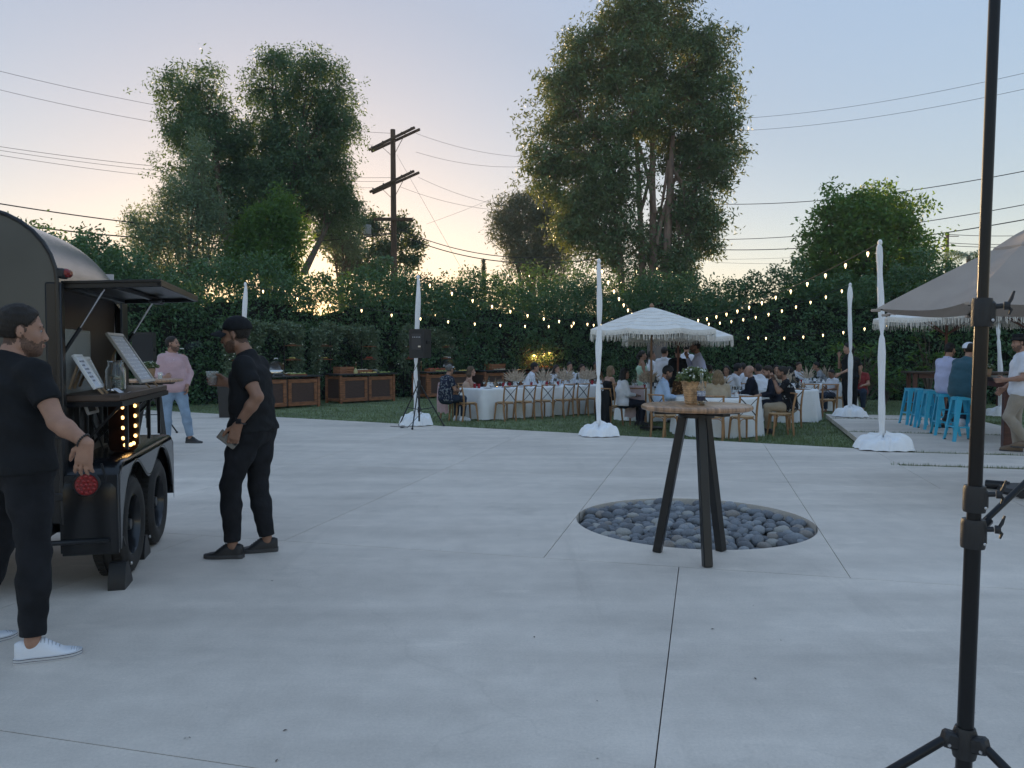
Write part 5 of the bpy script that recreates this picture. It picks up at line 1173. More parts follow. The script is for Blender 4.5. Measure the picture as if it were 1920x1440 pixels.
# ------------------------------------------------------------------ white draped poles
def draped_pole(base, top, label, cinch=(.42,), r=.047, seed=0, wide=.36, z0=0.0):
    rr = random.Random(seed); t = thing('draped_pole', label, 'draped pole', base, 0, 'white draped poles holding the string lights')
    H = top[2]; m = MB(); n = 44; V = []; F = []; K = 44
    for k in range(K + 1):
        z = .10 + (H - .10) * k / K; f = k / K; base_r = r * (1.0 + .22 * math.sin(f * 9 + seed) * .5 + .12 * math.sin(f * 23 + seed))
        for c in cinch: base_r *= 1 - .45 * math.exp(-((f - c) / .018) ** 2) - .12 * math.exp(-((f - c) / .09) ** 2)
        if f > .93: base_r *= 1 - (f - .93) / .07 * .35
        if k == K: base_r *= .35
        cx, cy = top[0] * f + .012 * math.sin(f * 7 + seed), top[1] * f
        for j in range(n):
            a = 2 * math.pi * j / n; rad = base_r * (1 + .12 * math.sin(3 * a + f * 4 + seed) - .22 * abs(math.sin(4 * a - f * 5)) - .10 * abs(math.sin(9 * a + f * 9 + seed)) + .12)
            V.append((cx + rad * math.cos(a), cy + rad * math.sin(a), z))
    for k in range(K):
        for j in range(n): F.append((k * n + j, k * n + (j + 1) % n, (k + 1) * n + (j + 1) % n, (k + 1) * n + j))
    F.append(tuple(K * n + j for j in range(n))); m.add(V, F); m.build('drape', M_CLOTH, t, angle=1.5)
    m = MB(); m.ell((top[0], top[1], H + .0), (.035, .035, .05), 10, 8); m.build('finial', M_CLOTH, t)
    # cloth heaped over the base plate
    m = MB(); V = []; F = []; n = 120; K = 14
    for k in range(K + 1):
        f = k / K
        for j in range(n):
            a = 2 * math.pi * j / n; fo = .5 * math.sin(3 * a + seed) + .6 - 1.1 * abs(math.sin(3.5 * a + 1.3 * seed + f * 1.2)) + .35 * math.sin(9 * a + seed - f * 3) - .35 * abs(math.sin(13 * a + f * 5))
            sq = 1 / max(abs(math.cos(a)), abs(math.sin(a))) ** .55; rad = .05 + (wide * (1 + .10 * fo) * (.62 + .38 * sq) - .05) * f ** .8
            prof_ = .05 * (1 - f) ** 4 + (.185 + .035 * math.sin(2 * a + seed) + .02 * math.sin(5 * a)) * (1 - ((f - .62) / .38) ** 2 if f > .62 else 1) * (1 - .12 * f)
            z = prof_ * (1 + .16 * fo) + .022 * math.sin(7 * a + f * 8 + seed) * math.sin(math.pi * f)
            if k == K: z = .008 + .012 * abs(math.sin(6 * a + seed))
            V.append((rad * math.cos(a), rad * math.sin(a), max(z, .006)))
    for k in range(K):
        for j in range(n): F.append((k * n + j, (k + 1) * n + j, (k + 1) * n + (j + 1) % n, k * n + (j + 1) % n))
    m.add(V, F); m.build('base_cover', M_CLOTH, t, angle=1.2)
    return t
POLES = []
def pole_at(px, py, tx, ty, label, **k):
    b = G(px, py); t = P(tx, ty, b.y); d = (t.x - b.x, 0.0, t.z); draped_pole(b, d, label, **k); POLES.append(Vector((b.x + d[0], b.y, d[2])))
pole_at(455, 781, 460, 533, 'white draped pole half hidden behind the capped man', seed=1, cinch=(.5,))
pole_at(779, 797, 784, 520, 'white draped pole directly behind the loudspeaker on its tripod', seed=2, cinch=(.38,))
pole_at(1123, 817, 1123, 490, 'white draped pole between the long table and the fringed umbrella', seed=3, cinch=(.31, .62))
pole_at(1655, 842, 1650, 455, 'tallest looking white draped pole at the corner of lawn and patio', seed=4, cinch=(.55,), wide=.42)
pole_at(1594, 781, 1594, 534, 'white draped pole beside the waitress in black', seed=5, cinch=(.48,), wide=.40)
pole_at(1877, 780, 1870, 540, 'white draped pole behind the dark bar table and the man in white', seed=6, cinch=(.6,))
# black bin beside the first pole
t = thing('waste_bin', 'black upright bin with white liner beside the capped man', 'bin', G(428, 782)); m = MB(); m.prism([(-.15, 0), (.14, 0), (.19, .76), (-.19, .76)], -.16, .16, M=Matrix(((1, 0, 0), (0, 0, 1), (0, 1, 0)))); m.build('body', M_BLACKP, t, angle=.4)
m = MB(); m.box((0, 0, .78), (.41, .36, .045), None, .015); m.build('rim', M_BLACKP, t)
# ------------------------------------------------------------------ cross-back chairs
M_STRAP = mat('strap_metal', (0.030, 0.032, 0.036), 0.4, 0.5)
M_CANE = mat('cane_seat', (0.46, 0.29, 0.145), 0.6, var=.2, vscale=20, bump=.1, bscale=90)
def make_chair():
    t = thing('cross_back_chair', '', 'chair')
    m = MB(); m.lathe([(.0, .445), (.19, .445), (.205, .452), (.21, .463), (.205, .472), (.18, .470), (.0, .466)], n=28, M=Matrix.Diagonal(Vector((1, .98, 1))), cap0=False, cap1=False); m.build('seat', M_CANE, t)
    for s in (-1, 1):
        m = MB(); m.tube([(s * .165, -.225, 0), (s * .17, -.195, .25), (s * .175, -.185, .46), (s * .178, -.205, .66), (s * .182, -.245, .86)], [.020, .022, .023, .021, .018], 8); m.build('leg', M_WOODC, t)
        m = MB(); m.tube([(s * .185, .19, 0), (s * .172, .165, .25), (s * .160, .150, .452)], [.018, .021, .023], 8); m.build('leg', M_WOODC, t)
    m = MB(); pts = [(-.20 + .40 * i / 10, -.245 - .028 * math.sin(math.pi * i / 10), .868) for i in range(11)]
    for i in range(10): m.bar(Vector(pts[i]) - Vector((.003, 0, 0)), Vector(pts[i + 1]) + Vector((.003, 0, 0)), .026, .052, (0, 1, 0), .007)
    m.build('top_rail', M_WOODC, t)
    for s in (-1, 1):
        m = MB(); p = bez((s * .175, -.232, .83), (0, -.245 + .012 * s, .66), (-s * .17, -.188, .485), 8)
        for i in range(8): m.bar(p[i], p[i + 1], .006, .020, (1, 0, 1))
        m.build('cross_strap', M_STRAP, t)
    m = MB(); m.tube([(-.16, -.19, .30), (-.15, -.20, .40), (-.09, -.205, .435), (.09, -.205, .435), (.15, -.20, .40), (.16, -.19, .30)], .010, 6); m.build('brace', M_WOODC, t)
    m = MB(); m.tube([(-.165, .16, .28), (-.15, .155, .39), (-.09, .15, .43), (.09, .15, .43), (.15, .155, .39), (.165, .16, .28)], .010, 6); m.build('brace', M_WOODC, t)
    for s in (-1, 1):
        m = MB(); m.tube([(s * .168, -.185, .28), (s * .165, -.17, .39), (s * .16, -.10, .43), (s * .155, .07, .43), (s * .158, .135, .39), (s * .165, .155, .28)], .010, 6); m.build('brace', M_WOODC, t)
    return t
CH0 = make_chair(); CH0.scale = (1, 1, .97)
CHUSED = [False]
def chair(x, y, rz, label):
    if not CHUSED[0]: o = CH0; CHUSED[0] = True
    else: o = dup(CH0)
    o.location = (x, y, LAWN); o.rotation_euler = (0, 0, rz); o['label'] = label; o['group'] = 'wooden cross-back chairs round the dinner tables'
    return o
def rz_of(v): return math.atan2(-v[0], v[1])
# ------------------------------------------------------------------ tables under white cloths
M_TCLOTH = mat('table_linen', (0.80, 0.81, 0.81), 0.8, var=.04, vscale=4, bump=.15, bscale=10)
def cloth_mesh(outline, top=.76, seed=0, flare=.07, amp=.028, n_sub=4):
    """outline: closed list of (x, y) seen from above, counterclockwise"""
    m = MB(); pts = []
    k = len(outline)
    for i in range(k):
        a, b_ = Vector(outline[i]), Vector(outline[(i + 1) % k])
        q = max(1, int((b_ - a).length / .05)); pts += [a.lerp(b_, j / q) for j in range(q)]
    n = len(pts); nr = []
    for i in range(n):
        d = pts[(i + 1) % n] - pts[i - 1]; nr.append(Vector((d.y, -d.x)).normalized())
    V = []; F = []; L = 0; ss = []
    for i in range(n): ss.append(L); L += (pts[(i + 1) % n] - pts[i]).length
    levels = [(0, top + .004, 0), (.012, top - .006, .0), (.018, top - .05, .15), (.03, top - .22, .4), (.05, top - .45, .75), (flare, .02, 1.0)]
    for (o, z, a) in levels:
        for i in range(n):
            s = ss[i]; w = a * amp * (math.sin(s * 13 + seed) + .6 * math.sin(s * 23 + 1.7 * seed) + .4 * math.sin(s * 7.3)); p = pts[i] + nr[i] * (o + w); V.append((p.x, p.y, z + (.012 * math.sin(s * 9) if z < .1 else 0)))
    for l in range(len(levels) - 1):
        for i in range(n): F.append((l * n + i, (l + 1) * n + i, (l + 1) * n + (i + 1) % n, l * n + (i + 1) % n))
    F.append(tuple(range(n))); m.add(V, F); return m
def rect(w, l, r=.03): return [(-w / 2, -l / 2), (w / 2, -l / 2), (w / 2, l / 2), (-w / 2, l / 2)]
def circ(r, n=40): return [(r * math.cos(2 * math.pi * i / n), r * math.sin(2 * math.pi * i / n)) for i in range(n)]
TABLES = []
def table(c, rz, outline, label, cl_label, rad):
    t = thing('dining_table', label, 'table', (c[0], c[1], LAWN), rz, 'dinner tables under white cloths'); m = MB(); m.prism(outline, .715, .752); m.build('tabletop', M_CTR, t)
    xs_ = [p[0] for p in outline]; ys_ = [p[1] for p in outline]
    for sx in (min(xs_) * .6, max(xs_) * .6):
        for sy in (min(ys_) * .6, max(ys_) * .6): m = MB(); m.tube([(sx, sy, 0), (sx, sy, .714)], .02, 8); m.build('leg', M_BLACK, t)
    o = cloth_mesh(outline, .76, seed=len(TABLES)).build('tablecloth', M_TCLOTH, angle=1.0); o.location = (c[0], c[1], LAWN); o.rotation_euler = (0, 0, rz); tag(o, cl_label, 'tablecloth'); TABLES.append((c, rz, outline))
    return o
Q0 = G(905, 789, LAWN); T1L, T1W = 4.4, 1.0; rzW = math.atan2(EW.y, EW.x)
t1 = Q0 + EW * T1L / 2 + EN * T1W / 2
table(t1, rzW, rect(T1L, T1W), 'long dinner table hidden under the white cloth behind the row of empty chairs', 'white cloth of the long table reaching the grass in folds', 0)
t2 = G(1222, 792, LAWN); t2 = Vector((t2.x + .05, t2.y + .75, 0)); table(t2, 0, circ(.76), 'round table under white cloth beside the woman in the white blouse', 'white cloth of the round table beside the red bag', 0)
t3 = G(1365, 822, LAWN); t3 = Vector((t3.x, t3.y + .80, 0)); table(t3, 0, circ(.84), 'round table under white cloth behind the tall bar table', 'white cloth of the round table behind the tall bar table', 0)
t4 = G(1535, 772, LAWN); t4 = Vector((t4.x, t4.y + .8, 0)); table(t4, 0, circ(.75), 'round table under white cloth left of the waitress', 'white cloth of the round table left of the waitress', 0)
t5 = Vector((5.2, 20.6, 0)); table(t5, 0, circ(.8), 'round table among the standing guests', 'white cloth on the table among the standing guests', 0)
t6 = Vector((6.6, 18.6, 0)); table(t6, 0, circ(.75), 'round table behind the bald man in navy', 'white cloth on the table behind the bald man in navy', 0)
t7 = Vector((9.4, 23.0, 0)); table(t7, 0, circ(.8), 'round table by the hedge behind the boy', 'white cloth on the table by the hedge behind the boy', 0)
# chairs at the long table
def t1p(s, off): return Q0 + EW * s + EN * off
for i, s in enumerate((.45, 1.02, 1.62, 2.28, 2.80, 3.40, 3.95)):
    p = t1p(s, -.30); chair(p.x, p.y, rz_of(EN) + random.uniform(-.08, .08), '%s empty cross-back chair along near side of long table, from its left' % ('first', 'second', 'third', 'fourth', 'fifth', 'sixth', 'seventh')[i])
p = t1p(-.42, .72); chair(p.x, p.y, rz_of(EW) + .12, 'cross-back chair with a pink jacket under the man in the patterned shirt')
p = t1p(-.36, .12); chair(p.x, p.y, rz_of(EW) - .08, 'empty cross-back chair at the near corner of the long white table')
for i, s in enumerate((.5, 1.4, 2.3, 3.2, 4.0)):
    p = t1p(s, T1W + .32); chair(p.x, p.y, rz_of(-EN), '%s chair on the hedge side of the long white table, from its left' % ('first', 'second', 'third', 'fourth', 'fifth')[i])
# chairs at the round tables: (px, py of the seat on the ground, heading towards)
def chair_px(px, py, to, label, turn=0): b = G(px, py, LAWN); v = Vector((to[0] - b.x, to[1] - b.y)); return chair(b.x, b.y, rz_of(v) + turn, label)
chair_px(1146, 798, t2, 'cross-back chair just right of the second pole, dark cloth over it', -.25)
chair_px(1196, 796, t2, 'empty cross-back chair before the red bag on the grass', .15)
chair_px(1172, 783, t2, 'cross-back chair holding the woman in the white blouse')
chair_px(1247, 822, t3, 'cross-back chair under the man in the light blue shirt')
chair_px(1392, 826, t3, 'cross-back chair with its back square to the pebble pit', .05)
chair_px(1462, 818, t3, 'empty cross-back chair on the grass before the man in the patterned black shirt', .35)
chair_px(1478, 803, t3, 'cross-back chair holding the man in the patterned black shirt')
chair_px(1338, 826, t3, 'cross-back chair holding the woman with long blonde hair')
chair_px(1512, 782, t4, 'cross-back chair left of the round table by the waitress')
chair_px(1552, 782, t4, 'cross-back chair before the round table by the waitress')
chair_px(1582, 776, t4, 'cross-back chair touched by the waitress in black')
for (x, y, to, l) in ((t6.x - .5, t6.y + 1.0, t6, 'chair on the far side of the table behind the bald man'), (t6.x + .8, t6.y + .7, t6, 'chair at the table behind the bald man, on its hedge side'), (t4.x - .2, t4.y + 1.1, t4, 'chair on the hedge side of the table by the waitress'), (t5.x + 1.1, t5.y - .2, t5, 'chair between the standing guests and the man in white'), (11.6, 21.2, t7, 'brown cross-back chair alone behind the fourth pole')): chair(x, y, rz_of((to[0] - x, to[1] - y)), l)
# ------------------------------------------------------------------ things on the tables
M_PAMP = mat('pampas', (.42, .34, .26), .9, var=.3, vscale=20); M_PLATE = mat('plate', (.62, .63, .64), .25); M_NAP = mat('napkin', (.66, .66, .66), .9); M_WINE = mat('red_wine', (.10, .008, .012), .1); M_CAND = mat('red_votive', (.30, .02, .03), .15, emit=(.8, .05, .06), estr=.0)
def mk_glass():
    t = thing('wine_glass', 'stemmed wine glass standing on one of the white tables', 'glass', (0, 0, 0), 0, 'wine glasses on the dinner tables'); m = MB(); m.lathe([(.036, 0), (.034, .003), (.005, .006), (.0045, .09), (.03, .115), (.041, .15), (.036, .20), (.034, .20), (.038, .15), (.027, .118), (0, .098)], n=14, cap1=False); m.build('bowl', M_GLASS, t); return t
def mk_plate():
    o = MB().lathe([(0, .004), (.07, .004), (.13, .018), (.132, .021), (.07, .009), (0, .008)], n=24, cap0=False, cap1=False).build('dinner_plate', M_PLATE); return tag(o, 'white dinner plate lying on one of the white tables', 'plate', 'dinner plates on the tables')
def mk_votive():
    t = thing('red_tumbler', 'red glass tumbler standing on one of the white tables', 'tumbler', (0, 0, 0), 0, 'red tumblers on the dinner tables'); m = MB(); m.lathe([(0, 0), (.033, 0), (.038, .11), (.035, .11), (.03, .008), (0, .008)], n=14, cap0=False, cap1=False); m.build('glass', M_CAND, t); return t
def mk_pampas():
    t = thing('table_centrepiece', 'fan of dried pampas leaves in a small vase on a white table', 'centrepiece', (0, 0, 0), 0, 'dried leaf centrepieces on the dinner tables'); m = MB(); m.lathe([(0, 0), (.05, 0), (.06, .05), (.035, .12), (.04, .14)], n=16, cap1=False); m.build('vase', M_PLATE, t)
    rr = random.Random(3); m = MB()
    for i in range(22):
        a = R(-70 + 140 * i / 21); b_ = rr.uniform(-.35, .35); L = rr.uniform(.28, .42); d = Vector((math.sin(a), b_, math.cos(a))).normalized(); s = d.cross(Vector((0, 1, 0.2))).normalized(); o = Vector((0, 0, .12)); w = rr.uniform(.016, .03)
        m.add([o, o + d * L * .55 + s * w, o + d * L, o + d * L * .55 - s * w, o + d * L * .55 + d.cross(s) * .012], [(0, 1, 4), (1, 2, 4), (2, 3, 4), (3, 0, 4)])
    m.build('dried_leaves', M_PAMP, t, smooth=False); return t
def mk_napkin():
    o = MB().lathe([(.055, 0), (.05, .03), (.02, .09), (.03, .11), (.0, .10)], n=9).build('folded_napkin', M_NAP); return tag(o, 'white folded napkin standing on one of the white tables', 'napkin', 'folded napkins on the dinner tables')
def mk_bottle():
    t = thing('wine_bottle', 'dark bottle standing on one of the white tables', 'bottle', (0, 0, 0), 0, 'bottles on the dinner tables'); m = MB(); m.lathe([(0, 0), (.036, 0), (.037, .01), (.037, .19), (.015, .24), (.013, .30), (0, .30)], n=14); m.build('glass', mat('bottle_dark', (.008, .014, .008), .1), t); m = MB(); m.lathe([(.0375, .06), (.0375, .14)], n=14, cap0=False, cap1=False); m.build('label', M_PAPER, t); return t
def mk_water():
    t = thing('water_bottle', 'clear water carafe standing on one of the white tables', 'carafe', (0, 0, 0), 0, 'carafes on the dinner tables'); m = MB(); m.lathe([(0, 0), (.042, 0), (.044, .01), (.044, .14), (.02, .2), (.022, .25), (.02, .25), (.018, .2), (.04, .135), (.04, .012), (0, .008)], n=14, cap0=False, cap1=False); m.build('glass', M_GLASS, t); return t
KITS = {k: [f(), False] for k, f in dict(g=mk_glass, p=mk_plate, v=mk_votive, c=mk_pampas, n=mk_napkin, b=mk_bottle, w=mk_water).items()}
TBN = ['long white table']
WHAT = dict(g='stemmed wine glass', p='white dinner plate', v='red glass tumbler', c='fan of dried leaves in a vase', n='white folded napkin', b='dark wine bottle', w='clear water carafe')
def put(k, x, y, z, rz=0.0):
    o, used = KITS[k]
    if used: o = dup(o)
    KITS[k][1] = True; o.location = (x, y, z); o.rotation_euler = (0, 0, rz); o['label'] = WHAT[k] + ' on the ' + TBN[0]; o['group'] = dict(g='wine glasses', p='dinner plates', v='red tumblers', c='dried leaf centrepieces', n='folded napkins', b='wine bottles', w='water carafes')[k] + ' on the ' + TBN[0]; return o
TZ = LAWN + .765
rr = random.Random(12)
for i in range(8):
    for side in (0, 1):
        s = .3 + i * .54; off = .20 if side == 0 else T1W - .20
        p = t1p(s, off); put('p', p.x, p.y, TZ); q = t1p(s + .16, off + (.20 if side == 0 else -.20)); put('g', q.x, q.y, TZ)
        if rr.random() < .6: q = t1p(s - .12, off + (.22 if side == 0 else -.2)); put(rr.choice('vgvw'), q.x, q.y, TZ)
        if rr.random() < .6: put('n', p.x, p.y, TZ + .01)
for s in (1.35, 2.35, 3.1, 3.85): q = t1p(s, .5 + rr.uniform(-.05, .05)); put('c', q.x, q.y, TZ, rr.uniform(-.3, .3))
for s, k in ((.55, 'b'), (.75, 'w'), (1.0, 'v'), (1.9, 'v'), (2.7, 'w'), (2.8, 'v'), (.85, 'g'), (3.5, 'b')): q = t1p(s, .52); put(k, q.x, q.y, TZ)
for (c, r_, n, nm_) in ((t2, .76, 7, 'round table by the red bag'), (t3, .84, 8, 'round table behind the tall bar table'), (t4, .75, 6, 'round table by the waitress'), (t5, .8, 6, 'table among the standing guests'), (t6, .75, 6, 'table behind the bald man'), (t7, .8, 6, 'far table by the hedge')):
    TBN[0] = nm_
    for i in range(n):
        a = 2 * math.pi * i / n + .3; d = Vector((math.cos(a), math.sin(a))); put('p', c[0] + d.x * r_ * .70, c[1] + d.y * r_ * .70, TZ); put('g', c[0] + d.x * r_ * .42 + d.y * .12, c[1] + d.y * r_ * .42 - d.x * .12, TZ)
        put(rr.choice('nvwng'), c[0] + d.x * r_ * .5 - d.y * .16, c[1] + d.y * r_ * .5 + d.x * .16, TZ)
    put('c', c[0], c[1] + .05, TZ, rr.uniform(-.4, .4)); put('b', c[0] + .16, c[1] - .08, TZ)
# jackets, bags
bg_ = thing('red_bag', 'soft red bag standing on the grass under the empty chair', 'bag', G(1187, 789, LAWN)); m = MB(); m.lathe([(.13, 0), (.15, .03), (.15, .20), (.11, .27), (.09, .28)], n=18, M=Matrix.Diagonal(Vector((1, .6, 1))), cap1=True); m.build('body', mat('red_leather', (.28, .010, .015), .5, var=.2), bg_); m = MB(); m.tube(bez((-.07, 0, .27), (0, 0, .50), (.07, 0, .27), 10), .010, 6); m.build('handle', mat('red_leather', (.28, .010, .015)), bg_)
def jacket(loc, rz, label, col):
    m = MB(); V = []; F = []; n, K = 15, 10
    for k in range(K + 1):
        for j in range(n):
            u = (j / (n - 1) - .5); f = k / K; V.append((u * (.40 + .06 * f), -.265 - .015 * math.sin(j * 1.4) * f - .03 * math.sin(f * 3), .90 - .72 * f + .02 * math.sin(j * 1.1)))
    for k in range(K + 1):
        for j in range(n):
            u = (j / (n - 1) - .5); f = k / K; V.append((u * (.40 + .02 * f), -.225 + .01 * math.sin(j * 1.3) * f, .90 - .32 * f))
    N = n * (K + 1)
    for k in range(K):
        for j in range(n - 1): F += [(k * n + j, k * n + j + 1, (k + 1) * n + j + 1, (k + 1) * n + j), (N + k * n + j, N + (k + 1) * n + j, N + (k + 1) * n + j + 1, N + k * n + j + 1)]
    for j in range(n - 1): F.append((j, N + j, N + j + 1, j + 1))
    m.add(V, F); o = m.build('jacket', fabric(label.split()[0], col), angle=1.5); o.location = loc; o.rotation_euler = (0, 0, rz); tag(o, label, 'jacket')
p = t1p(-.42, .72); jacket((p.x, p.y, LAWN), rz_of(EW) + .12, 'pink jacket hung over the patterned-shirt man\'s chair', (.50, .34, .36))
b = G(1196, 796, LAWN); jacket((b.x - .06, b.y + .02, LAWN), rz_of((t2.x - b.x, t2.y - b.y)) + .15, 'pale rose jacket hung on the empty chair before the red bag', (.62, .50, .53))
b = G(1146, 798, LAWN); jacket((b.x, b.y, LAWN - .12), rz_of((t2.x - b.x, t2.y - b.y)) - .25, 'black cloth hung on the chair just right of the second pole', (.01, .011, .013))
# ------------------------------------------------------------------ fringed umbrellas
M_CANV = mat('canvas_cream', (0.80, 0.77, 0.72), 0.85, var=.06, vscale=5, bump=.35, bscale=60)
M_FRNG = mat('fringe_cream', (0.72, 0.68, 0.61), 0.9, var=.2, vscale=30)
M_UPOLE = mat('umbrella_wood', (0.16, 0.055, 0.032), 0.5, var=.25, vscale=6); M_UPOLE2 = mat('umbrella_wood_light', (0.22, 0.12, 0.065), 0.5, var=.25, vscale=6)
def fringe_umbrella(x, y, apex, rim, rad, label, rz=0.0, wood=None, z0=LAWN, n=8):
    t = thing('fringe_umbrella', label, 'umbrella', (x, y, z0), rz, 'cream fringed umbrellas'); apex -= z0; rim -= z0; wood = wood or M_UPOLE
    m = MB(); V = [Vector((0, 0, apex))]; F = []; K = 7; S = 5; N = n * S
    for k in range(1, K + 1):
        f = k / K
        for i in range(n):
            for s in range(S):
                a0 = 2 * math.pi * i / n; a1 = 2 * math.pi * (i + 1) / n; p = Vector((math.cos(a0), math.sin(a0), 0)).lerp(Vector((math.cos(a1), math.sin(a1), 0)), s / S)
                sg_ = math.sin(math.pi * s / S); r_ = rad * f * (1 - .03 * sg_); V.append(Vector((p.x * r_, p.y * r_, apex + (rim - apex) * (f ** 1.12) - .035 * sg_ * f)))
    for j in range(N): F.append((0, 1 + j, 1 + (j + 1) % N))
    for k in range(K - 1):
        for j in range(N): F.append((1 + k * N + j, 1 + (k + 1) * N + j, 1 + (k + 1) * N + (j + 1) % N, 1 + k * N + (j + 1) % N))
    m.add(V, F); m.build('canopy', M_CANV, t, angle=.35)
    rim_pts = [V[1 + (K - 1) * N + j] for j in range(N)]
    m = MB(); b_ = []; 
    for p in rim_pts: b_ += [p + Vector((p.x, p.y, 0)).normalized() * .004, p + Vector((p.x, p.y, 0)).normalized() * .006 - Vector((0, 0, .10 - .0))]
    m.add(b_, [(2 * j, 2 * j + 1, (2 * j + 3) % (2 * N), (2 * j + 2) % (2 * N)) for j in range(N)])
    for k in (2, 3, 4, 5, 6):     # knotted lace rows standing proud of the cloth
        m.tube([V[1 + (k - 1) * N + j] + Vector((0, 0, .004)) for j in range(N)], .004, 4, close=True)
    m.build('valance', M_CANV, t, angle=.5)
    m = MB(); rr_ = random.Random(5)
    for j in range(N):
        p, q = rim_pts[j], rim_pts[(j + 1) % N]
        for s in range(5):
            c = p.lerp(q, (s + rr_.random() * .5) / 5) + Vector((p.x, p.y, 0)).normalized() * .010 - Vector((0, 0, .05)); L = rr_.uniform(.13, .19); dx = (q - p).normalized() * .010; sw = Vector((rr_.uniform(-.02, .02), rr_.uniform(-.02, .02), 0)); o = Vector((p.x, p.y, 0)).normalized() * .006
            m.add([c - dx, c + dx, c + dx * .6 + sw - Vector((0, 0, L)), c - dx * .6 + sw - Vector((0, 0, L)), c + o, c + o + sw - Vector((0, 0, L))], [(0, 4, 5, 3), (4, 1, 2, 5)])
    tag(m.build('fringe', M_FRNG, t, smooth=False), kind='stuff')
    m = MB(); m.lathe([(0.018, 0), (.024, .02), (.024, apex + .0), (.05, apex + .012), (.045, apex + .04), (.018, apex + .075), (0, apex + .085)], n=14); m.build('pole', wood, t)
    for i in range(n):
        a = 2 * math.pi * i / n; m = MB(); m.bar((0.02 * math.cos(a), .02 * math.sin(a), apex - .05), (rad * .97 * math.cos(a), rad * .97 * math.sin(a), rim - .025), .014, .022); m.bar((0.03 * math.cos(a), .03 * math.sin(a), apex - .62), (rad * .5 * math.cos(a), rad * .5 * math.sin(a), (apex + rim) / 2 - .06), .012, .018); m.build('rib', wood, t)
    m = MB(); m.lathe([(.24, 0), (.24, .06), (.05, .09), (.035, .35), (.0, .35)], n=24); m.build('base', M_BLACK, t); return t
u = G(1222, 806, LAWN); uy = u.y
c = P(1219, 573, uy); fringe_umbrella(u.x - .02, uy, c.z - .03, P(1219, 620, uy - .0).z + .02, 1.36, 'cream fringed umbrella over the round table, the one in front', .25, M_UPOLE2)
u2 = P(1257, 620, uy + 2.0); fringe_umbrella(u2.x + .10, uy + 1.6, 2.32, P(1257, 632, uy + 1.6).z + .02, 1.32, 'cream fringed umbrella with red pole, mostly hidden behind another', .1)
u3 = P(1775, 610, 15.6); fringe_umbrella(u3.x, 15.6, 2.50, P(1775, 597, 15.6).z + .02, 1.36, 'cream fringed umbrella with red pole beyond the blue stools', .2, z0=0)
u4 = P(1905, 600, 13.6); fringe_umbrella(u4.x + .35, 13.7, 2.52, P(1905, 584, 13.7).z + .02, 1.40, 'cream fringed umbrella over the man in the white tee', .35, z0=0)
# ------------------------------------------------------------------ large beige umbrella
M_BEIGE = mat('canvas_beige', (0.38, 0.315, 0.265), 0.85, var=.06, vscale=3, bump=.2, bscale=70)
M_UMET = mat('umbrella_metal', (0.018, 0.018, 0.020), 0.35, .3)
ub = Vector((5.53, 8.15, 0)); bu = thing('market_umbrella', 'large plain beige umbrella on a black frame behind the tall black stand', 'umbrella', ub, 0)
ap, rimz, rad, n = 2.80, 1.98, 1.60, 8
m = MB(); V = []; F = []; S = 8; K = 9; N = n * S; a_off = R(-8)
def cano(f, i, s, sagk=.05):
    a0, a1 = 2 * math.pi * i / n + a_off, 2 * math.pi * (i + 1) / n + a_off
    p = Vector((math.cos(a0), math.sin(a0), 0)).lerp(Vector((math.cos(a1), math.sin(a1), 0)), s / S); sg_ = math.sin(math.pi * s / S); r_ = rad * f * (1 - .10 * sg_ * f)
    return Vector((p.x * r_, p.y * r_, ap - (ap - rimz) * (f ** 1.06) + sagk * 0 - .045 * sg_ * f))
for k in range(K + 1):
    f = .13 + .87 * k / K
    for i in range(n):
        for s in range(S): V.append(cano(f, i, s))
for k in range(K):
    for j in range(N): F.append((k * N + j, (k + 1) * N + j, (k + 1) * N + (j + 1) % N, k * N + (j + 1) % N))
m.add(V, F); m.build('canopy', M_BEIGE, bu, angle=.22)
m = MB(); V2 = []; F = []
for (f, dz) in ((0.0, .075), (.14, .05), (.27, .012), (.275, -.03)):
    for i in range(n):
        for s in range(S): p = cano(max(f, .001), i, s); V2.append(p + Vector((0, 0, dz + (.018 * math.sin(math.pi * s / S) if f > .2 else 0))))
for k in range(3):
    for j in range(N): F.append((k * N + j, (k + 1) * N + j, (k + 1) * N + (j + 1) % N, k * N + (j + 1) % N))
m.add(V2, F); m.build('vent_cap', M_BEIGE, bu, angle=.3)
m = MB(); m.lathe([(.0, ap + .07), (.06, ap + .07), (.07, ap + .095), (.05, ap + .115), (0, ap + .12)], n=14); m.build('finial', M_UMET, bu)
for i in range(n):
    m = MB(); a = 2 * math.pi * i / n + a_off; d = Vector((math.cos(a), math.sin(a), 0)); e = cano(1.0, i, 0) - Vector((0, 0, .03)); m.bar(d * .04 + Vector((0, 0, ap - .08)), e, .018, .026); m.bar(d * .05 + Vector((0, 0, ap - .62)), d * rad * .5 + Vector((0, 0, ap - (ap - rimz) * .5 - .06)), .016, .022)
    m.build('rib', M_UMET, bu); m = MB(); m.box(e + d * .0 + Vector((0, 0, .012)), (.09, .05, .03), a, .006); m.build('rib_pocket', M_BEIGE, bu)
m = MB(); m.tube([(0, 0, .05), (0, 0, ap)], .024, 12); m.lathe([(.024, ap - .66), (.05, ap - .66), (.05, ap - .58), (.024, ap - .58)], n=14); m.build('pole', M_UMET, bu)
m = MB(); m.lathe([(.30, 0), (.31, .03), (.29, .07), (.08, .10), (.05, .14), (.045, .40), (0, .40)], n=28); m.build('base', M_BLACKP, bu)
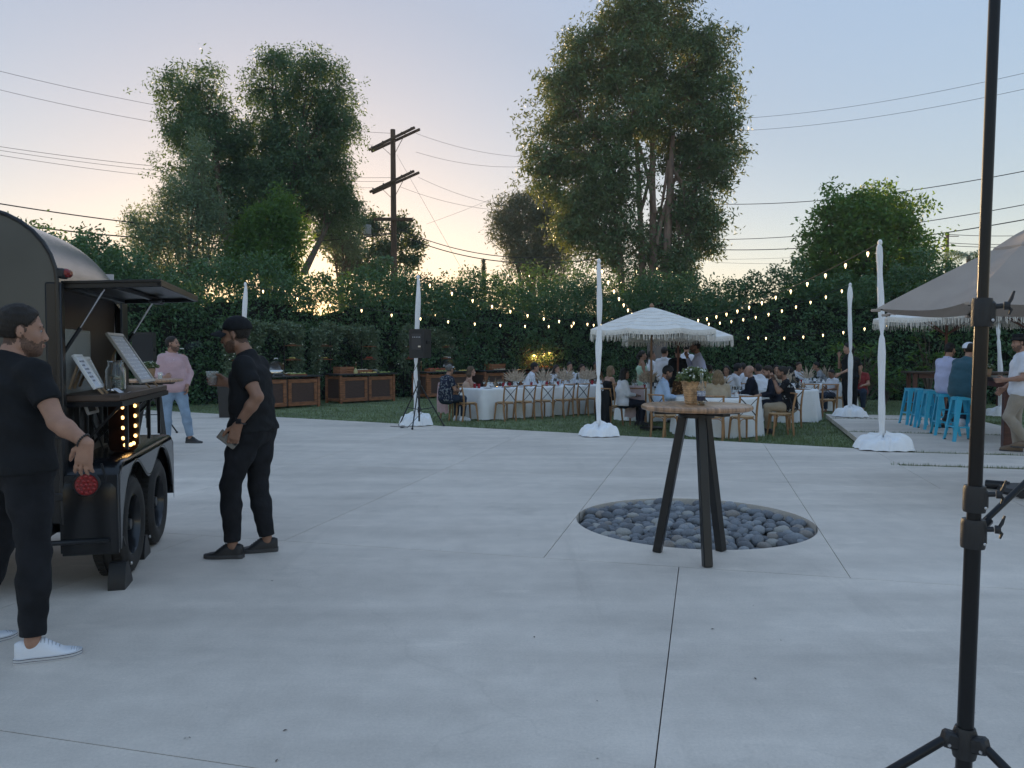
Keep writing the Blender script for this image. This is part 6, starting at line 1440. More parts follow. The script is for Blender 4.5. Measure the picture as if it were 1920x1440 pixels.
for k in range(4): m = MB(); a = math.pi / 4 + k * math.pi / 2; m.tube([(.42 * math.cos(a), .42 * math.sin(a), .055), (.20 * math.cos(a), .20 * math.sin(a), .06)], .05, 10); m.build('foot', M_BLACKP, bu)
# ------------------------------------------------------------------ tall black tripod stand close to the camera
ts = thing('tripod_stand', 'tall black telescopic tripod stand rising out of the picture', 'stand', (1.045, 1.742, 0)); M_ANOD = mat('anodised_black', (0.010, 0.011, 0.013), 0.30, .4); M_NYL = mat('nylon_black', (0.014, 0.015, 0.017), .5, bump=.08, bscale=250)
def zpx(y): return P(1830, y, 1.742).z
lean = Vector((.016, 0, 1)); at_ = lambda z: Vector((lean.x * (z - .6), 0, z))
z0, z1, z2, z3 = zpx(1375), zpx(985), zpx(930), zpx(600)
m = MB(); m.tube([at_(z0 - .22), at_(z1)], .0175, 20); m.build('lower_tube', M_ANOD, ts)
m = MB(); m.tube([at_(z1), at_(z3)], .0150, 20); m.build('middle_tube', M_ANOD, ts)
m = MB(); m.tube([at_(z3), at_(2.75)], .0118, 20); m.build('upper_tube', M_ANOD, ts)
def collar(z, hgt, r, kn, up_=1):
    m = MB(); c = at_(z); m.tube([at_(z - hgt / 2), at_(z - hgt / 2 + .004), at_(z + hgt / 2 - .01), at_(z + hgt / 2)], [r * .96, r, r * 1.02, r * .93], 20); m.box(c + Vector((.012, -.010, 0)), (.022, .022, hgt * .8), None, .006); o = m.build('collar', M_NYL, ts)
    m = MB(); m.tube([c + Vector((.015, -.012, .012)), c + Vector((.034, -.02, .014))], .006, 10); m.build('screw', M_NYL, o)
    k = c + Vector((.036, -.021, .014)); m = MB(); m.tube([k, k + Vector((.010, -.005, .0))], .0095, 12)
    for s in (-1, 1): m.tube([k + Vector((.005, -.003, 0)), k + Vector((.012, -.006, s * .012 + .003)), k + Vector((.018 if s > 0 else .008, -.006, s * .026 + .006))], [.006, .0065, .004], 8, flat=.6)
    m.build('wing_knob', M_NYL, o); m = MB(); m.ell(c + Vector((.010, -r - .003, -hgt * .28)), (.0035, .002, .0035), 8, 6); m.build('rivet', M_STEEL, o)
collar(zpx(586), .064, .0215, 1); collar(zpx(935), .060, .0235, 1); collar(zpx(1000), .066, .0255, 1)
m = MB(); hz = z0 - .02
m.tube([at_(hz - .035), at_(hz - .02), at_(hz + .02), at_(hz + .035)], [.024, .027, .026, .021], 16)
dirs = [Vector((math.cos(a), math.sin(a), 0)) for a in (R(180), R(-60), R(60))]
for d in dirs: m.bar(at_(hz) + d * .012, at_(hz) + d * .052 + Vector((0, 0, .012)), .030, .038, (0, 0, 1), .006)
m.build('hub', M_NYL, ts)
m = MB()
for d in dirs: p = at_(hz) + d * .045; m.tube([p - d.cross(Vector((0, 0, 1))) * .018, p + d.cross(Vector((0, 0, 1))) * .018], .004, 8)
m.build('bolt', M_STEEL, ts)
for d in dirs:
    m = MB(); p0 = at_(hz) + d * .05 + Vector((0, 0, .004)); p1 = d * 1.02 + Vector((0, 0, .02)); m.tube([p0, p1], .0105, 12); o = m.build('leg', M_ANOD, ts); m = MB(); m.tube([p1 + Vector((0, 0, -.018)), p1 + Vector((0, 0, .03))], .015, 10); m.build('rubber_foot', M_NYL, o)
    m = MB(); m.tube([at_(hz - .20) + d * .018, p0.lerp(p1, .5)], .007, 8); m.build('brace', M_ANOD, ts)
m = MB(); m.tube([at_(hz - .23), at_(hz - .17)], .024, 14); m.build('lower_hub', M_NYL, ts)
m = MB(); m.tube([at_(zpx(985)) + Vector((.015, 0, 0)), at_(zpx(985)) + Vector((.16, .05, .10))], .007, 10); m.tube([at_(zpx(985)) + Vector((.012, -.01, -.004)), at_(zpx(985)) + Vector((.035, 0, .012))], .010, 8); m.build('side_arm', M_ANOD, ts)
m = MB(); m.box(at_(2.75) + Vector((0, 0, .05)), (.06, .06, .10), None, .01); m.build('top_socket', M_NYL, ts)
# ------------------------------------------------------------------ loudspeakers
def speaker(loc, rz, label, w=.40, d=.36, hgt=.64, tilt=0.0):
    t = thing('loudspeaker', label, 'loudspeaker', loc, rz); m = MB(); m.prism([(-w / 2, -d / 2), (w / 2, -d / 2), (w * .36, d / 2), (-w * .36, d / 2)], 0, hgt); m.build('cabinet', M_BLACKP, t, angle=.3)
    m = MB(); m.box((0, -d / 2 - .005, hgt / 2), (w * .92, .012, hgt * .9), None, .004); m.build('grille', mat('grille_black', (.012, .012, .013), .6, bump=.4, bscale=400), t)
    m = MB(); m.box((0, d / 2 + .004, hgt * .56), (w * .46, .01, hgt * .55), None, .003); m.build('rear_panel', mat('panel_grey', (.03, .03, .033), .4), t)
    m = MB()
    for k in range(5): m.ell((.07 - .035 * k, d / 2 + .010, hgt * .72), (.010, .006, .010), 8, 6)
    m.box((-.06, d / 2 + .01, hgt * .40), (.05, .006, .03)); m.build('knob', M_STEEL, t)
    m = MB(); m.box((w * .43, .0, hgt * .55), (.04, .13, .07), Matrix.Rotation(.14, 3, 'Z'), .008); m.box((-w * .43, .0, hgt * .55), (.04, .13, .07), Matrix.Rotation(-.14, 3, 'Z'), .008); m.build('handle', mat('recess_black', (.004, .004, .005), .6), t); return t
def stand_tripod(loc, hgt, label, spread=.62, hub=1.0):
    t = thing('speaker_stand', label, 'speaker stand', loc); m = MB(); m.tube([(0, 0, .12), (0, 0, hgt)], .019, 10); m.build('pole', M_BLACK, t); m = MB(); m.lathe([(.03, hub - .09), (.04, hub - .07), (.04, hub + .04), (.026, hub + .07)], n=14); m.lathe([(.03, .30), (.03, .40), (.02, .42)], n=12); m.build('collar', M_BLACKP, t)
    for a in (R(-98), R(22), R(148)):
        d = Vector((math.cos(a), math.sin(a), 0)); m = MB(); p1 = d * spread + Vector((0, 0, .02)); m.tube([Vector((0, 0, hub - .03)) + d * .035, p1], .0135, 8); o = m.build('leg', M_BLACK, t); m = MB(); m.ell(p1, (.025, .025, .02), 10, 6); m.build('rubber_foot', M_BLACKP, o)
        m = MB(); m.tube([Vector((0, 0, .36)) + d * .03, p1.lerp(Vector((0, 0, hub - .03)), .45)], .009, 6); m.build('brace', M_BLACK, t)
    return t
sp = G(786, 801); stand_tripod(sp, 1.42, 'black tripod stand carrying the loudspeaker at the edge of the lawn', .52, .88); speaker((sp.x, sp.y, 1.40), R(172), 'black loudspeaker on its tripod before the second pole', .42, .36, .58)
m = MB(); m.tube([(sp.x + .05, sp.y - .02, 1.40), (sp.x - .12, sp.y - .05, 1.1), (sp.x - .02, sp.y - .04, .6), (sp.x + .06, sp.y - .05, .3), (sp.x - .2, sp.y - .3, .02), (sp.x - .35, sp.y - .25, .012), (sp.x - .3, sp.y - .1, .012), (sp.x - .6, sp.y + .1, .012)], .006, 6); tag(m.build('speaker_cable', M_BLACKP), 'thin black cable hanging from the loudspeaker to the patio', 'cable')
s2 = Vector((-6.75, 14.2, 0)); stand_tripod(s2, 1.20, 'dark tripod stand in the shade behind the man in pink', .5, .8); speaker((s2.x, s2.y, 1.18), R(8), 'black loudspeaker in the shade between trailer and man in pink', .36, .36, .70)
# ------------------------------------------------------------------ buffet counters with planted frames
M_BWOOD = mat('buffet_wood', (0.26, 0.105, 0.046), 0.5, var=.45, vscale=4, stretch=(1, 1, 7), bump=.08, bscale=30)
M_BPAN = mat('buffet_panel', (0.075, 0.040, 0.030), 0.6, var=.3, vscale=14, stretch=(1, 1, 10), bump=.1)
M_SLATE = mat('slate_top', (.030, .031, .034), .35, var=.3, vscale=5)
M_IVY = leaf_mat('leaf_ivy', (.075, .125, .080), (.190, .260, .155), (.14, .18, .04), .25, 1.5)
M_FOODY = mat('food_yellow', (.55, .45, .13), .6, var=.4, vscale=25); M_FOODG = mat('food_green', (.30, .36, .10), .6, var=.4, vscale=25); M_FOODR = mat('food_red', (.40, .05, .03), .5, var=.4, vscale=25); M_FOODP = mat('food_pale', (.58, .50, .36), .6, var=.3, vscale=25)
def buffet(c, rz, label, ln=2.2, seed=0):
    """front centre on the lawn; local x runs along the front, y goes back"""
    t = thing('buffet_counter', label, 'buffet counter', (c[0], c[1], LAWN), rz, 'wooden buffet counters before the hedge'); H = .92; D = .85
    m = MB(); m.box((0, D / 2, H + .02), (ln + .14, D + .12, .045), None, .006); m.build('top', M_SLATE, t)
    for sx in (-1, 1):
        for y in (.04, D - .04): m = MB(); m.box((sx * (ln / 2 - .04), y, H / 2 - .005), (.085, .085, H - .01), None, .006); m.build('corner_post', M_BWOOD, t)
    m = MB(); m.box((0, D / 2, .46), (ln - .1, D - .08, .78)); m.build('carcass', M_BPAN, t)
    for fx in (-1, 1):
        cx = fx * (ln / 4 - .03); w = ln / 2 - .12
        for (x, z, sx_, sz) in ((cx, .80, w, .12), (cx, .12, w, .12), (cx - w / 2 + .055, .46, .11, .56), (cx + w / 2 - .055, .46, .11, .56)): m = MB(); m.box((x, .028, z), (sx_ - .003, .035, sz - .003), None, .006); m.build('rail', M_BWOOD, t)
        m = MB(); m.box((cx, .038, .46), (w - .22, .012, .56)); m.build('panel', M_BPAN, t)
    for sx in (-1, 1):
        for z in (.12, .84): m = MB(); m.box((sx * (ln / 2 - .045), D / 2, z), (.03, D - .17, .10), None, .005); m.build('side_rail', M_BWOOD, t)
    return t
def planted_frame(c, rz, label, ln=2.1, seed=0, shelves=True, full=1.0, white=.1):
    """black metal frame with leaf garland and hanging shelves, behind a counter"""
    rng = np.random.default_rng(seed); t = thing('garland_frame', label, 'plant frame', (c[0], c[1], LAWN), rz, 'black frames with leaf garlands behind the buffet'); H = 2.42
    for x in (-ln / 2, -ln / 2 + .52, ln / 2 - .52, ln / 2):
        m = MB(); m.bar((x, 0, 0), (x, 0, H), .03, .03); m.build('post', M_BLACK, t)
    m = MB(); m.bar((-ln / 2 - .08, 0, H), (ln / 2 + .08, 0, H), .03, .03); m.bar((-ln / 2, 0, 1.62), (ln / 2, 0, 1.62), .012, .012); m.build('crossbar', M_BLACK, t)
    if shelves:
        for x in (-ln / 2 + .26, ln / 2 - .26):
            for z in (1.42, 1.86): m = MB(); m.box((x, -.05, z), (.50, .24, .022), None, .004); m.build('shelf', M_BWOOD, t)
    n = int(900 * full); xs_ = (rng.random(n) - .5) * ln; dz = np.abs(rng.normal(size=n)) * .24 * (1 + .7 * np.sin(xs_ * 3 + seed) + .5 * np.sin(xs_ * 7.1 + seed)); top_ = np.stack([xs_, rng.normal(size=n) * .13, H + .06 + .10 * np.sin(xs_ * 5 + seed) + .07 * np.sin(xs_ * 11 + 2 * seed) - dz], 1)
    k = int(420 * full); sx = np.where(rng.random(k) < .5, -ln / 2, ln / 2 - (.0 if seed % 2 else .05)); zz = H - 1.5 * rng.random(k) ** 1.2; side = np.stack([sx + rng.normal(size=k) * .08, rng.normal(size=k) * .06, zz], 1)
    link('garland', crown_mesh('garland', foliage(np.concatenate([top_, side]), 5, .055, .085, .055, .3, rng=rng), M_IVY), t)
    m = MB()
    for q in rng.choice(n + k, 26, replace=False):
        p = (np.concatenate([top_, side]))[q] + np.array([0, -.08, 0]); m.ell(p, (.022, .018, .022), 7, 5)
    m.build('blossoms', M_FLW, t); return t
def local(c, rz, x, y, z): return Vector((c[0], c[1], 0)) + Matrix.Rotation(rz, 3, 'Z') @ Vector((x, y, 0)) + Vector((0, 0, LAWN + z))
M_CHROME = mat('chrome', (.60, .59, .58), .16, 1.0)
def food_tray(loc, rz, label, w, d, food, rim=M_BWOOD, seed=0, hh=.06):
    t = thing('food_tray', label, 'food tray', loc, rz, 'trays of food on the buffet'); m = MB(); m.box((0, 0, .01), (w, d, .02), None, .004)
    for (x, y, sx, sy) in ((0, d / 2, w, .015), (0, -d / 2, w, .015), (w / 2, 0, .015, d), (-w / 2, 0, .015, d)): m.box((x, y, hh / 2), (sx, sy, hh), None, .003)
    m.build('tray', rim, t); rr_ = random.Random(seed); m = MB()
    for i in range(26): m.ell((rr_.uniform(-.42, .42) * w, rr_.uniform(-.40, .40) * d, hh * .8 + rr_.uniform(0, .03)), (rr_.uniform(.02, .045), rr_.uniform(.02, .04), rr_.uniform(.015, .03)), 7, 5)
    m.build('food', food, t); return t
def chafing(loc, rz, label):
    t = thing('chafing_dish', label, 'chafing dish', loc, rz, 'round chafing dishes'); m = MB(); m.lathe([(.0, .05), (.24, .05), (.25, .07), (.25, .17), (.235, .19)], n=26, cap1=False); m.build('pan', M_CHROME, t)
    m = MB(); prof_ = [(.25 * math.cos(a), .26 * math.sin(a)) for a in [R(90) * i / 8 for i in range(9)]]; m.lathe([(r_, .0 + z) for r_, z in prof_], (0, .05, .22), 24, Matrix.Rotation(R(-62), 3, 'X'), cap0=True); m.build('lid', mat('chafer_lid', (.42, .40, .37), .25, 1.0), t)
    m = MB(); m.tube([(-.06, -.02, .50), (-.05, -.02, .53), (.05, -.02, .53), (.06, -.02, .50)], .012, 8); m.build('handle', M_WHITEP, t)
    for a in (R(45), R(135), R(225), R(315)): m = MB(); m.tube([(.22 * math.cos(a), .22 * math.sin(a), .06), (.25 * math.cos(a), .25 * math.sin(a), 0)], .012, 6); m.build('foot', M_CHROME, t)
    return t
def crate(loc, rz, label, w=.5, d=.35, hh=.22):
    t = thing('wooden_crate', label, 'crate', loc, rz, 'wooden crates on the buffet')
    for k in range(3):
        for s in (-1, 1): m = MB(); m.box((0, s * d / 2, .035 + k * hh / 3), (w, .014, hh / 3 - .012), None, .003); m.build('board', M_BWOOD, t)
    for s in (-1, 1): m = MB(); m.box((s * (w / 2 - .008), 0, hh / 2), (.014, d - .018, hh), None, .003); m.build('end_board', M_BWOOD, t)
    m = MB(); m.box((0, 0, .008), (w - .03, d - .03, .012)); m.build('bottom_board', M_BWOOD, t); return t
BUF = []
bl = G(637, 758, LAWN); br = G(742, 752, LAWN); bd = (br - bl).normalized(); brz = math.atan2(bd.y, bd.x); bn = Vector((-bd.y, bd.x, 0))
Bc = [G(540, 766, LAWN), (bl + br) / 2]
Bc.append(Bc[1] + bd * 3.75 + bn * .15); Bc.append(Bc[2] + bd * 3.0 + bn * .1); Bc.append(Bc[3] + bd * 3.0 + bn * .1)
BLAB = ['next to the capped man', 'left of the loudspeaker', 'behind the patterned-shirt man', 'behind the brown-haired woman', 'under the heat lamps']
for i, c in enumerate(Bc):
    buffet(c, brz, 'carved wooden buffet counter ' + BLAB[i], 2.2, i); cf = c + bn * 1.25
    planted_frame(cf, brz, 'black garland frame behind the buffet counter ' + BLAB[i], 2.3, 10 + i, True, 1.5 if i < 2 else 1.0)
HT = .945
chafing(local(Bc[0], brz, -.15, .40, HT), brz, 'round steel chafing dish with lid up just right of the capped man')
food_tray(local(Bc[0], brz, .45, .30, HT), brz, 'tray of yellow and green food at the end of the first counter', .55, .35, M_FOODG, seed=1); food_tray(local(Bc[0], brz, -.7, .3, HT), brz, 'tray of yellow food beside the chafing dish near the capped man', .5, .35, M_FOODY, seed=2); food_tray(local(Bc[0], brz, .45, .62, HT), brz, 'brown dish behind the green food on the first counter', .5, .25, M_FOODP, seed=7)
crate(local(Bc[1], brz, -.62, .50, HT), brz, 'wooden crate at the left end of the unobstructed counter', .55, .38, .24)
food_tray(local(Bc[1], brz, .05, .42, HT), brz, 'long wooden dish in the middle of the unobstructed counter', .60, .30, M_FOODP, seed=3, hh=.13); food_tray(local(Bc[1], brz, .10, .16, HT), brz, 'low board of yellow fruit on the unobstructed counter', .7, .2, M_FOODY, M_SLATE, 4, .025); food_tray(local(Bc[1], brz, .80, .18, HT), brz, 'low board of pale fruit at the right end of the unobstructed counter', .4, .2, M_FOODG, M_SLATE, 8, .025)
t = thing('metal_pot', 'steel pot at the right end of the unobstructed counter', 'pot', local(Bc[1], brz, .62, .45, HT)); m = MB(); m.lathe([(0, 0), (.15, 0), (.17, .12), (.16, .12), (.14, .01), (0, .01)], n=22, cap0=False, cap1=False); m.build('body', M_CHROME, t); m = MB(); m.lathe([(0, .09), (.155, .10)], n=18, cap0=False, cap1=False); m.build('food', M_FOODP, t)
for i, (bi, x, l) in enumerate(((0, .22, 'thin candle stand beside the chafing dish near the capped man'), (1, -.05, 'thin candle stand in the middle of the unobstructed counter'), (2, -.85, 'thin candle stand behind the loudspeaker tripod'))):
    t = thing('candle_stand', l, 'candle stand', local(Bc[bi], brz, x, .62, HT), 0, 'thin candle stands on the buffet'); m = MB(); m.lathe([(.05, 0), (.05, .01), (.008, .02), (.008, .34), (.03, .35)], n=12); m.build('stem', M_BWOOD, t); m = MB(); m.lathe([(.02, .35), (.02, .39), (0, .39)], n=10); m.build('candle', M_FOODP, t)
t = thing('pear', 'pale yellow gourd on the front edge of the unobstructed counter', 'gourd', local(Bc[1], brz, -.42, .12, HT)); m = MB(); m.lathe([(0, 0), (.06, .02), (.075, .07), (.05, .13), (.03, .18), (.0, .20)], n=14); m.build('flesh', mat('gourd', (.55, .48, .22), .5, var=.2), t); m = MB(); m.tube([(0, 0, .19), (.02, 0, .25)], .008, 6); m.build('stalk', M_FOODG, t)
chafing(local(Bc[2], brz, .35, .45, HT), brz, 'round brown chafing dish above the patterned-shirt man\'s head')
food_tray(local(Bc[2], brz, -.3, .40, HT), brz, 'long wooden tray of red and green food behind the patterned-shirt man', .9, .32, M_FOODR, seed=5, hh=.12); food_tray(local(Bc[2], brz, -.2, .15, HT), brz, 'low board of cut fruit at the front of the counter behind the patterned-shirt man', .9, .2, M_FOODG, M_SLATE, 9, .02); food_tray(local(Bc[2], brz, .8, .2, HT), brz, 'low board of mixed food between the two guests at the long table', .4, .25, M_FOODY, M_SLATE, 10, .02)
crate(local(Bc[3], brz, -.05, .5, HT), brz, 'wooden crate on the counter behind the woman with brown hair', .8, .4, .26); food_tray(local(Bc[3], brz, -.1, .16, HT), brz, 'low board of pale food on the counter behind the woman with brown hair', .8, .2, M_FOODP, M_SLATE, 6, .025)
# heat lamps on the last counter
M_HGLOW = mat('heat_bulb', (1, .7, .3), .4, emit=(1.0, .62, .18), estr=3.0)
for i, (x, y, z) in enumerate(((-.45, .35, .62), (-.20, .52, .70), (.20, .40, .68), (.58, .40, .72))):
    t = thing('heat_lamp', ('lowest', 'second', 'third', 'last')[i] + ' of the four heat lamps glowing over the orange food, from its left', 'heat lamp', local(Bc[4], brz, x - .3, y, HT), brz, 'heat lamps over the hot food')
    m = MB(); m.tube(bez((.12, .06, 0), (.14, .10, z * .8), (0, 0, z + .06), 10), .011, 6); m.lathe([(.07, 0), (.07, .015), (0, .02)], (.12, .06, 0), 12); m.build('arm', M_STEEL, t)
    m = MB(); m.lathe([(.105, -.02), (.10, .02), (.06, .08), (.04, .16), (.0, .18)], (0, 0, z), 18, cap0=False); m.build('shade', mat('lamp_copper', (.55, .42, .36), .3, .8), t); m = MB(); m.ell((0, 0, z), (.092, .092, .035), 14, 6); m.build('bulb', M_HGLOW, t)
    li = bpy.data.lights.new('heat_glow', 'POINT'); li.energy = 5; li.color = (1, .50, .18); li.shadow_soft_size = .08; lo = bpy.data.objects.new('heat_glow', li); COL.objects.link(lo); lo.parent = t; lo.location = (0, 0, z - .10)
food_tray(local(Bc[4], brz, -.55, .35, HT), brz, 'tray of food glowing orange under the lowest heat lamp', .6, .4, mat('food_orange', (.60, .20, .05), .5, var=.3, vscale=25), seed=11, hh=.09); food_tray(local(Bc[4], brz, .1, .35, HT), brz, 'tray of orange food under the third heat lamp', .6, .4, MATS['food_orange'], seed=12, hh=.12); food_tray(local(Bc[4], brz, .7, .35, HT), brz, 'tray of orange food at the end under the last heat lamp', .4, .35, MATS['food_orange'], seed=13, hh=.06)
# small bowls on the hanging shelves
for i, c in enumerate(Bc):
    cf = c + bn * 1.25
    for j, (x, z) in enumerate(((-.89, 1.43), (.89, 1.43), (-.89, 1.87), (.89, 1.87))):
        if (i + j) % 5 == 4: continue
        t = thing('shelf_bowl', 'bowl of %s food on %s shelf of the frame ' % (('pink', 'yellow', 'red', 'pale')[(i + j) % 4], ('lower left', 'lower right', 'upper left', 'upper right')[j]) + BLAB[i], 'bowl', local(cf, brz, x, -.05, z), 0, 'bowls on the hanging shelves'); m = MB(); m.lathe([(0, 0), (.10, 0), (.16, .035), (.155, .035), (.10, .01), (0, .008)], n=16, cap0=False, cap1=False); m.build('bowl', M_BWOOD, t); m = MB(); rr_ = random.Random(i * 9 + j)
        for k in range(9): m.ell((rr_.uniform(-.1, .1), rr_.uniform(-.1, .1), .035 + rr_.uniform(0, .02)), (.04, .035, .025), 7, 5)
        m.build('food', (M_FOODR, M_FOODY, M_FOODR, M_FOODP)[(i + j) % 4], t)
# ------------------------------------------------------------------ central column and string lights
mast = P(1232, 700, 25.0); t = thing('draped_column', 'grey draped column behind the umbrella where the light strings meet', 'column', (mast.x, mast.y, LAWN)); m = MB(); V = []; n = 28
for k in range(12):
    for j in range(n): a = 2 * math.pi * j / n; r_ = .30 * (1 + .08 * math.sin(7 * a + k * .2) + .05 * math.sin(3 * a)); V.append((r_ * math.cos(a), r_ * math.sin(a), 3.0 * k / 11))
m.add(V, [(k * n + j, k * n + (j + 1) % n, (k + 1) * n + (j + 1) % n, (k + 1) * n + j) for k in range(11) for j in range(n)] + [tuple(11 * n + j for j in range(n))]); m.build('drape', mat('grey_drape', (.17, .15, .14), .9, bump=.3, bscale=12), t, angle=1.5)
m = MB(); m.lathe([(.35, 0), (.35, .04), (.30, .05)], n=24); m.build('base', M_BLACK, t)
M_BULB = mat('string_bulb', (1, .85, .6), .3, emit=(1.0, .70, .34), estr=1.7)
BULB = MB().lathe([(0, -.095), (.014, -.052), (.019, -.041), (.017, -.026), (.012, -.005), (.0, 0)], n=10).mesh('bulb', M_BULB); SOCK = MB().lathe([(.014, -.012), (.016, .012), (.010, .03), (0, .03)], n=8).mesh('socket', M_BLACKP)
MT = Vector((mast.x, mast.y, 2.70))
def string(p0, p1, drop, nb, label):
    t = thing('string_lights', label, 'string lights', (0, 0, 0), 0, 'strings of warm bulbs across the lawn'); pts = sag(p0, p1, drop, 48); m = MB(); m.tube(pts, .007, 5, caps=False); m.build('cord', M_BLACKP, t)
    for i in range(nb):
        f = (i + .5) / nb * 48; k = int(f); p = pts[k].lerp(pts[min(k + 1, 48)], f - k); o = link('bulb', BULB, t); o.location = p - Vector((0, 0, .03)); o2 = link('socket', SOCK, t); o2.location = p - Vector((0, 0, .032))
for i, (drop, nb, l) in enumerate(((.55, 16, 'string of warm bulbs from the pole behind the capped man'), (.48, 16, 'string of warm bulbs from the pole behind the loudspeaker'), (.42, 15, 'string of warm bulbs dropping steeply behind the fringed umbrella'), (.40, 19, 'highest string of warm bulbs rising to the pole at the patio corner'), (.35, 16, 'string of warm bulbs ending at the pole by the waitress'), (.75, 17, 'lowest flat string of warm bulbs running on towards the bar'))):
    string(POLES[i], MT + Vector((.2 * math.cos(i), -.25, -.04 * i)), drop, nb, l)
# ------------------------------------------------------------------ blue metal stools
M_BLUE = mat('stool_blue', (0.05, 0.46, 0.70), 0.35, .2, var=.08, vscale=6)
def make_stool():
    t = thing('bar_stool', '', 'bar stool'); H = .76; m = MB(); s = .15
    out = []
    for (cx, cy, a0) in ((s - .04, s - .04, 0), (-s + .04, s - .04, 90), (-s + .04, -s + .04, 180), (s - .04, -s + .04, 270)):
        for k in range(5): a = R(a0 + 22.5 * k); out.append((cx + .04 * math.cos(a), cy + .04 * math.sin(a)))
    m.prism(out, H - .006, H); m.prism([(x * .97, y * .97) for x, y in out], H - .06, H - .007); m.build('seat', M_BLUE, t, angle=.5)
    for sx in (-1, 1):
        for sy in (-1, 1):
            m = MB(); a = Vector((sx * .125, sy * .125, H - .03)); b_ = Vector((sx * .205, sy * .205, 0)); u = Vector((sx, 0, 0)); v = Vector((0, sy, 0)); w0, w1 = .075, .035; q = []
            for (p, w) in ((a, w0), (a.lerp(b_, .35), .058), (a.lerp(b_, .85), .036), (b_ + Vector((sx * .006, sy * .006, 0)), w1)): q += [p - u * w + v * .012, p + u * .012 + v * .012, p + u * .012 - v * w, p - v * w + u * .004, p, p - u * w + v * .004]
            for k in range(3):
                for j in range(6): m.add([q[k * 6 + j], q[k * 6 + (j + 1) % 6], q[k * 6 + 6 + (j + 1) % 6], q[k * 6 + 6 + j]], [(0, 1, 2, 3)])
            m.build('leg', M_BLUE, t, smooth=False); m = MB(); m.box(b_ + Vector((-sx * .008, -sy * .008, .008)), (.04, .04, .016), None, .004); m.build('foot_cap', M_BLACKP, t)
    for k, (a, b_) in enumerate((((-.178, -.178), (.178, -.178)), ((-.178, .178), (.178, .178)), ((-.178, -.178), (-.178, .178)), ((.178, -.178), (.178, .178)))): m = MB(); m.bar((*a, .24), (*b_, .24), .008, .026); m.build('foot_rail', M_BLUE, t)
    m = MB(); m.bar((-.15, -.15, .46), (.15, .15, .46), .006, .022); m.build('cross_brace', M_BLUE, t); m = MB(); m.bar((.15, -.15, .463), (-.15, .15, .463), .006, .022); m.build('cross_brace', M_BLUE, t); return t
st0 = make_stool(); SPOS = [(1803, 826), (1772, 815), (1748, 804), (1731, 800), (1712, 795)]
SLAB = ['blue metal stool under the man in the teal tee, the front one', 'blue metal stool carrying the man in the lilac shirt', 'empty blue metal stool third from the front of the row', 'empty blue metal stool fourth from the front of the row', 'empty blue metal stool at the far end of the row']
SP = []
for i, (px, py) in enumerate(SPOS):
    o = st0 if i == 0 else dup(st0); b = G(px, py); o.location = b; o.rotation_euler = (0, 0, R(-14) + (.1, -.08, .05, -.05, .12)[i]); o['label'] = SLAB[i]; o['group'] = 'blue metal bar stools along the dark table'; SP.append(b)
# dark high bar tables
M_DWOOD = mat('dark_red_wood', (0.075, 0.026, 0.017), 0.45, var=.3, vscale=5, stretch=(1, 1, 6)); M_DTOP = mat('dark_table_top', (.030, .019, .017), .3, var=.3, vscale=4, stretch=(8, 1, 1))
def high_table(c, rz, ln, w, label, H=1.08, legw=.13):
    t = thing('high_table', label, 'bar table', c, rz); nb = 4
    for k in range(nb): m = MB(); m.box(((k - (nb - 1) / 2) * w / nb, 0, H), (w / nb - .004, ln, .045), None, .004); m.build('plank', M_DTOP, t)
    for sx in (-1, 1):
        for sy in (-1, 1): m = MB(); m.box((sx * (w / 2 - .10), sy * (ln / 2 - .16), (H - .024) / 2), (legw, legw, H - .026), None, .006); m.build('leg', M_DWOOD, t)
    for sx in (-1, 1): m = MB(); m.box((sx * (w / 2 - .10), 0, H - .085), (.03, ln - .48, .10), None, .004); m.build('apron', M_DWOOD, t)
    return t
hl = G(1886, 839); hc = hl + Vector((EB.x, EB.y, 0)) * .76 + Vector((EA.x, EA.y, 0)) * .33; hrz = math.atan2(EA.y, EA.x)
high_table(hc, hrz, 1.90, .86, 'dark wooden high table where the men sit on blue stools')
h2 = G(1752, 783); high_table(Vector((h2.x + .8, h2.y + .5, 0)), hrz + math.pi / 2, 2.3, .8, 'dark wooden high table standing empty behind the blue stools', 1.04, .09)
t = thing('paper_bag', 'brown paper bag standing on the ground under the empty high table', 'bag', G(1762, 781)); m = MB(); m.prism([(-.2, -.12), (.2, -.12), (.2, .12), (-.2, .12)], 0, .42); m.build('body', mat('kraft', (.20, .12, .07), .8, bump=.3), t); m = MB(); m.tube(bez((-.08, 0, .42), (0, 0, .62), (.08, 0, .42), 8), .008, 5); m.build('handle', M_BWOOD, t)
b = P(1868, 700, hc.y); planter((b.x - .02, hc.y + .2, 1.104), 'small pot of pale flowers on the dark high table', .8, False)
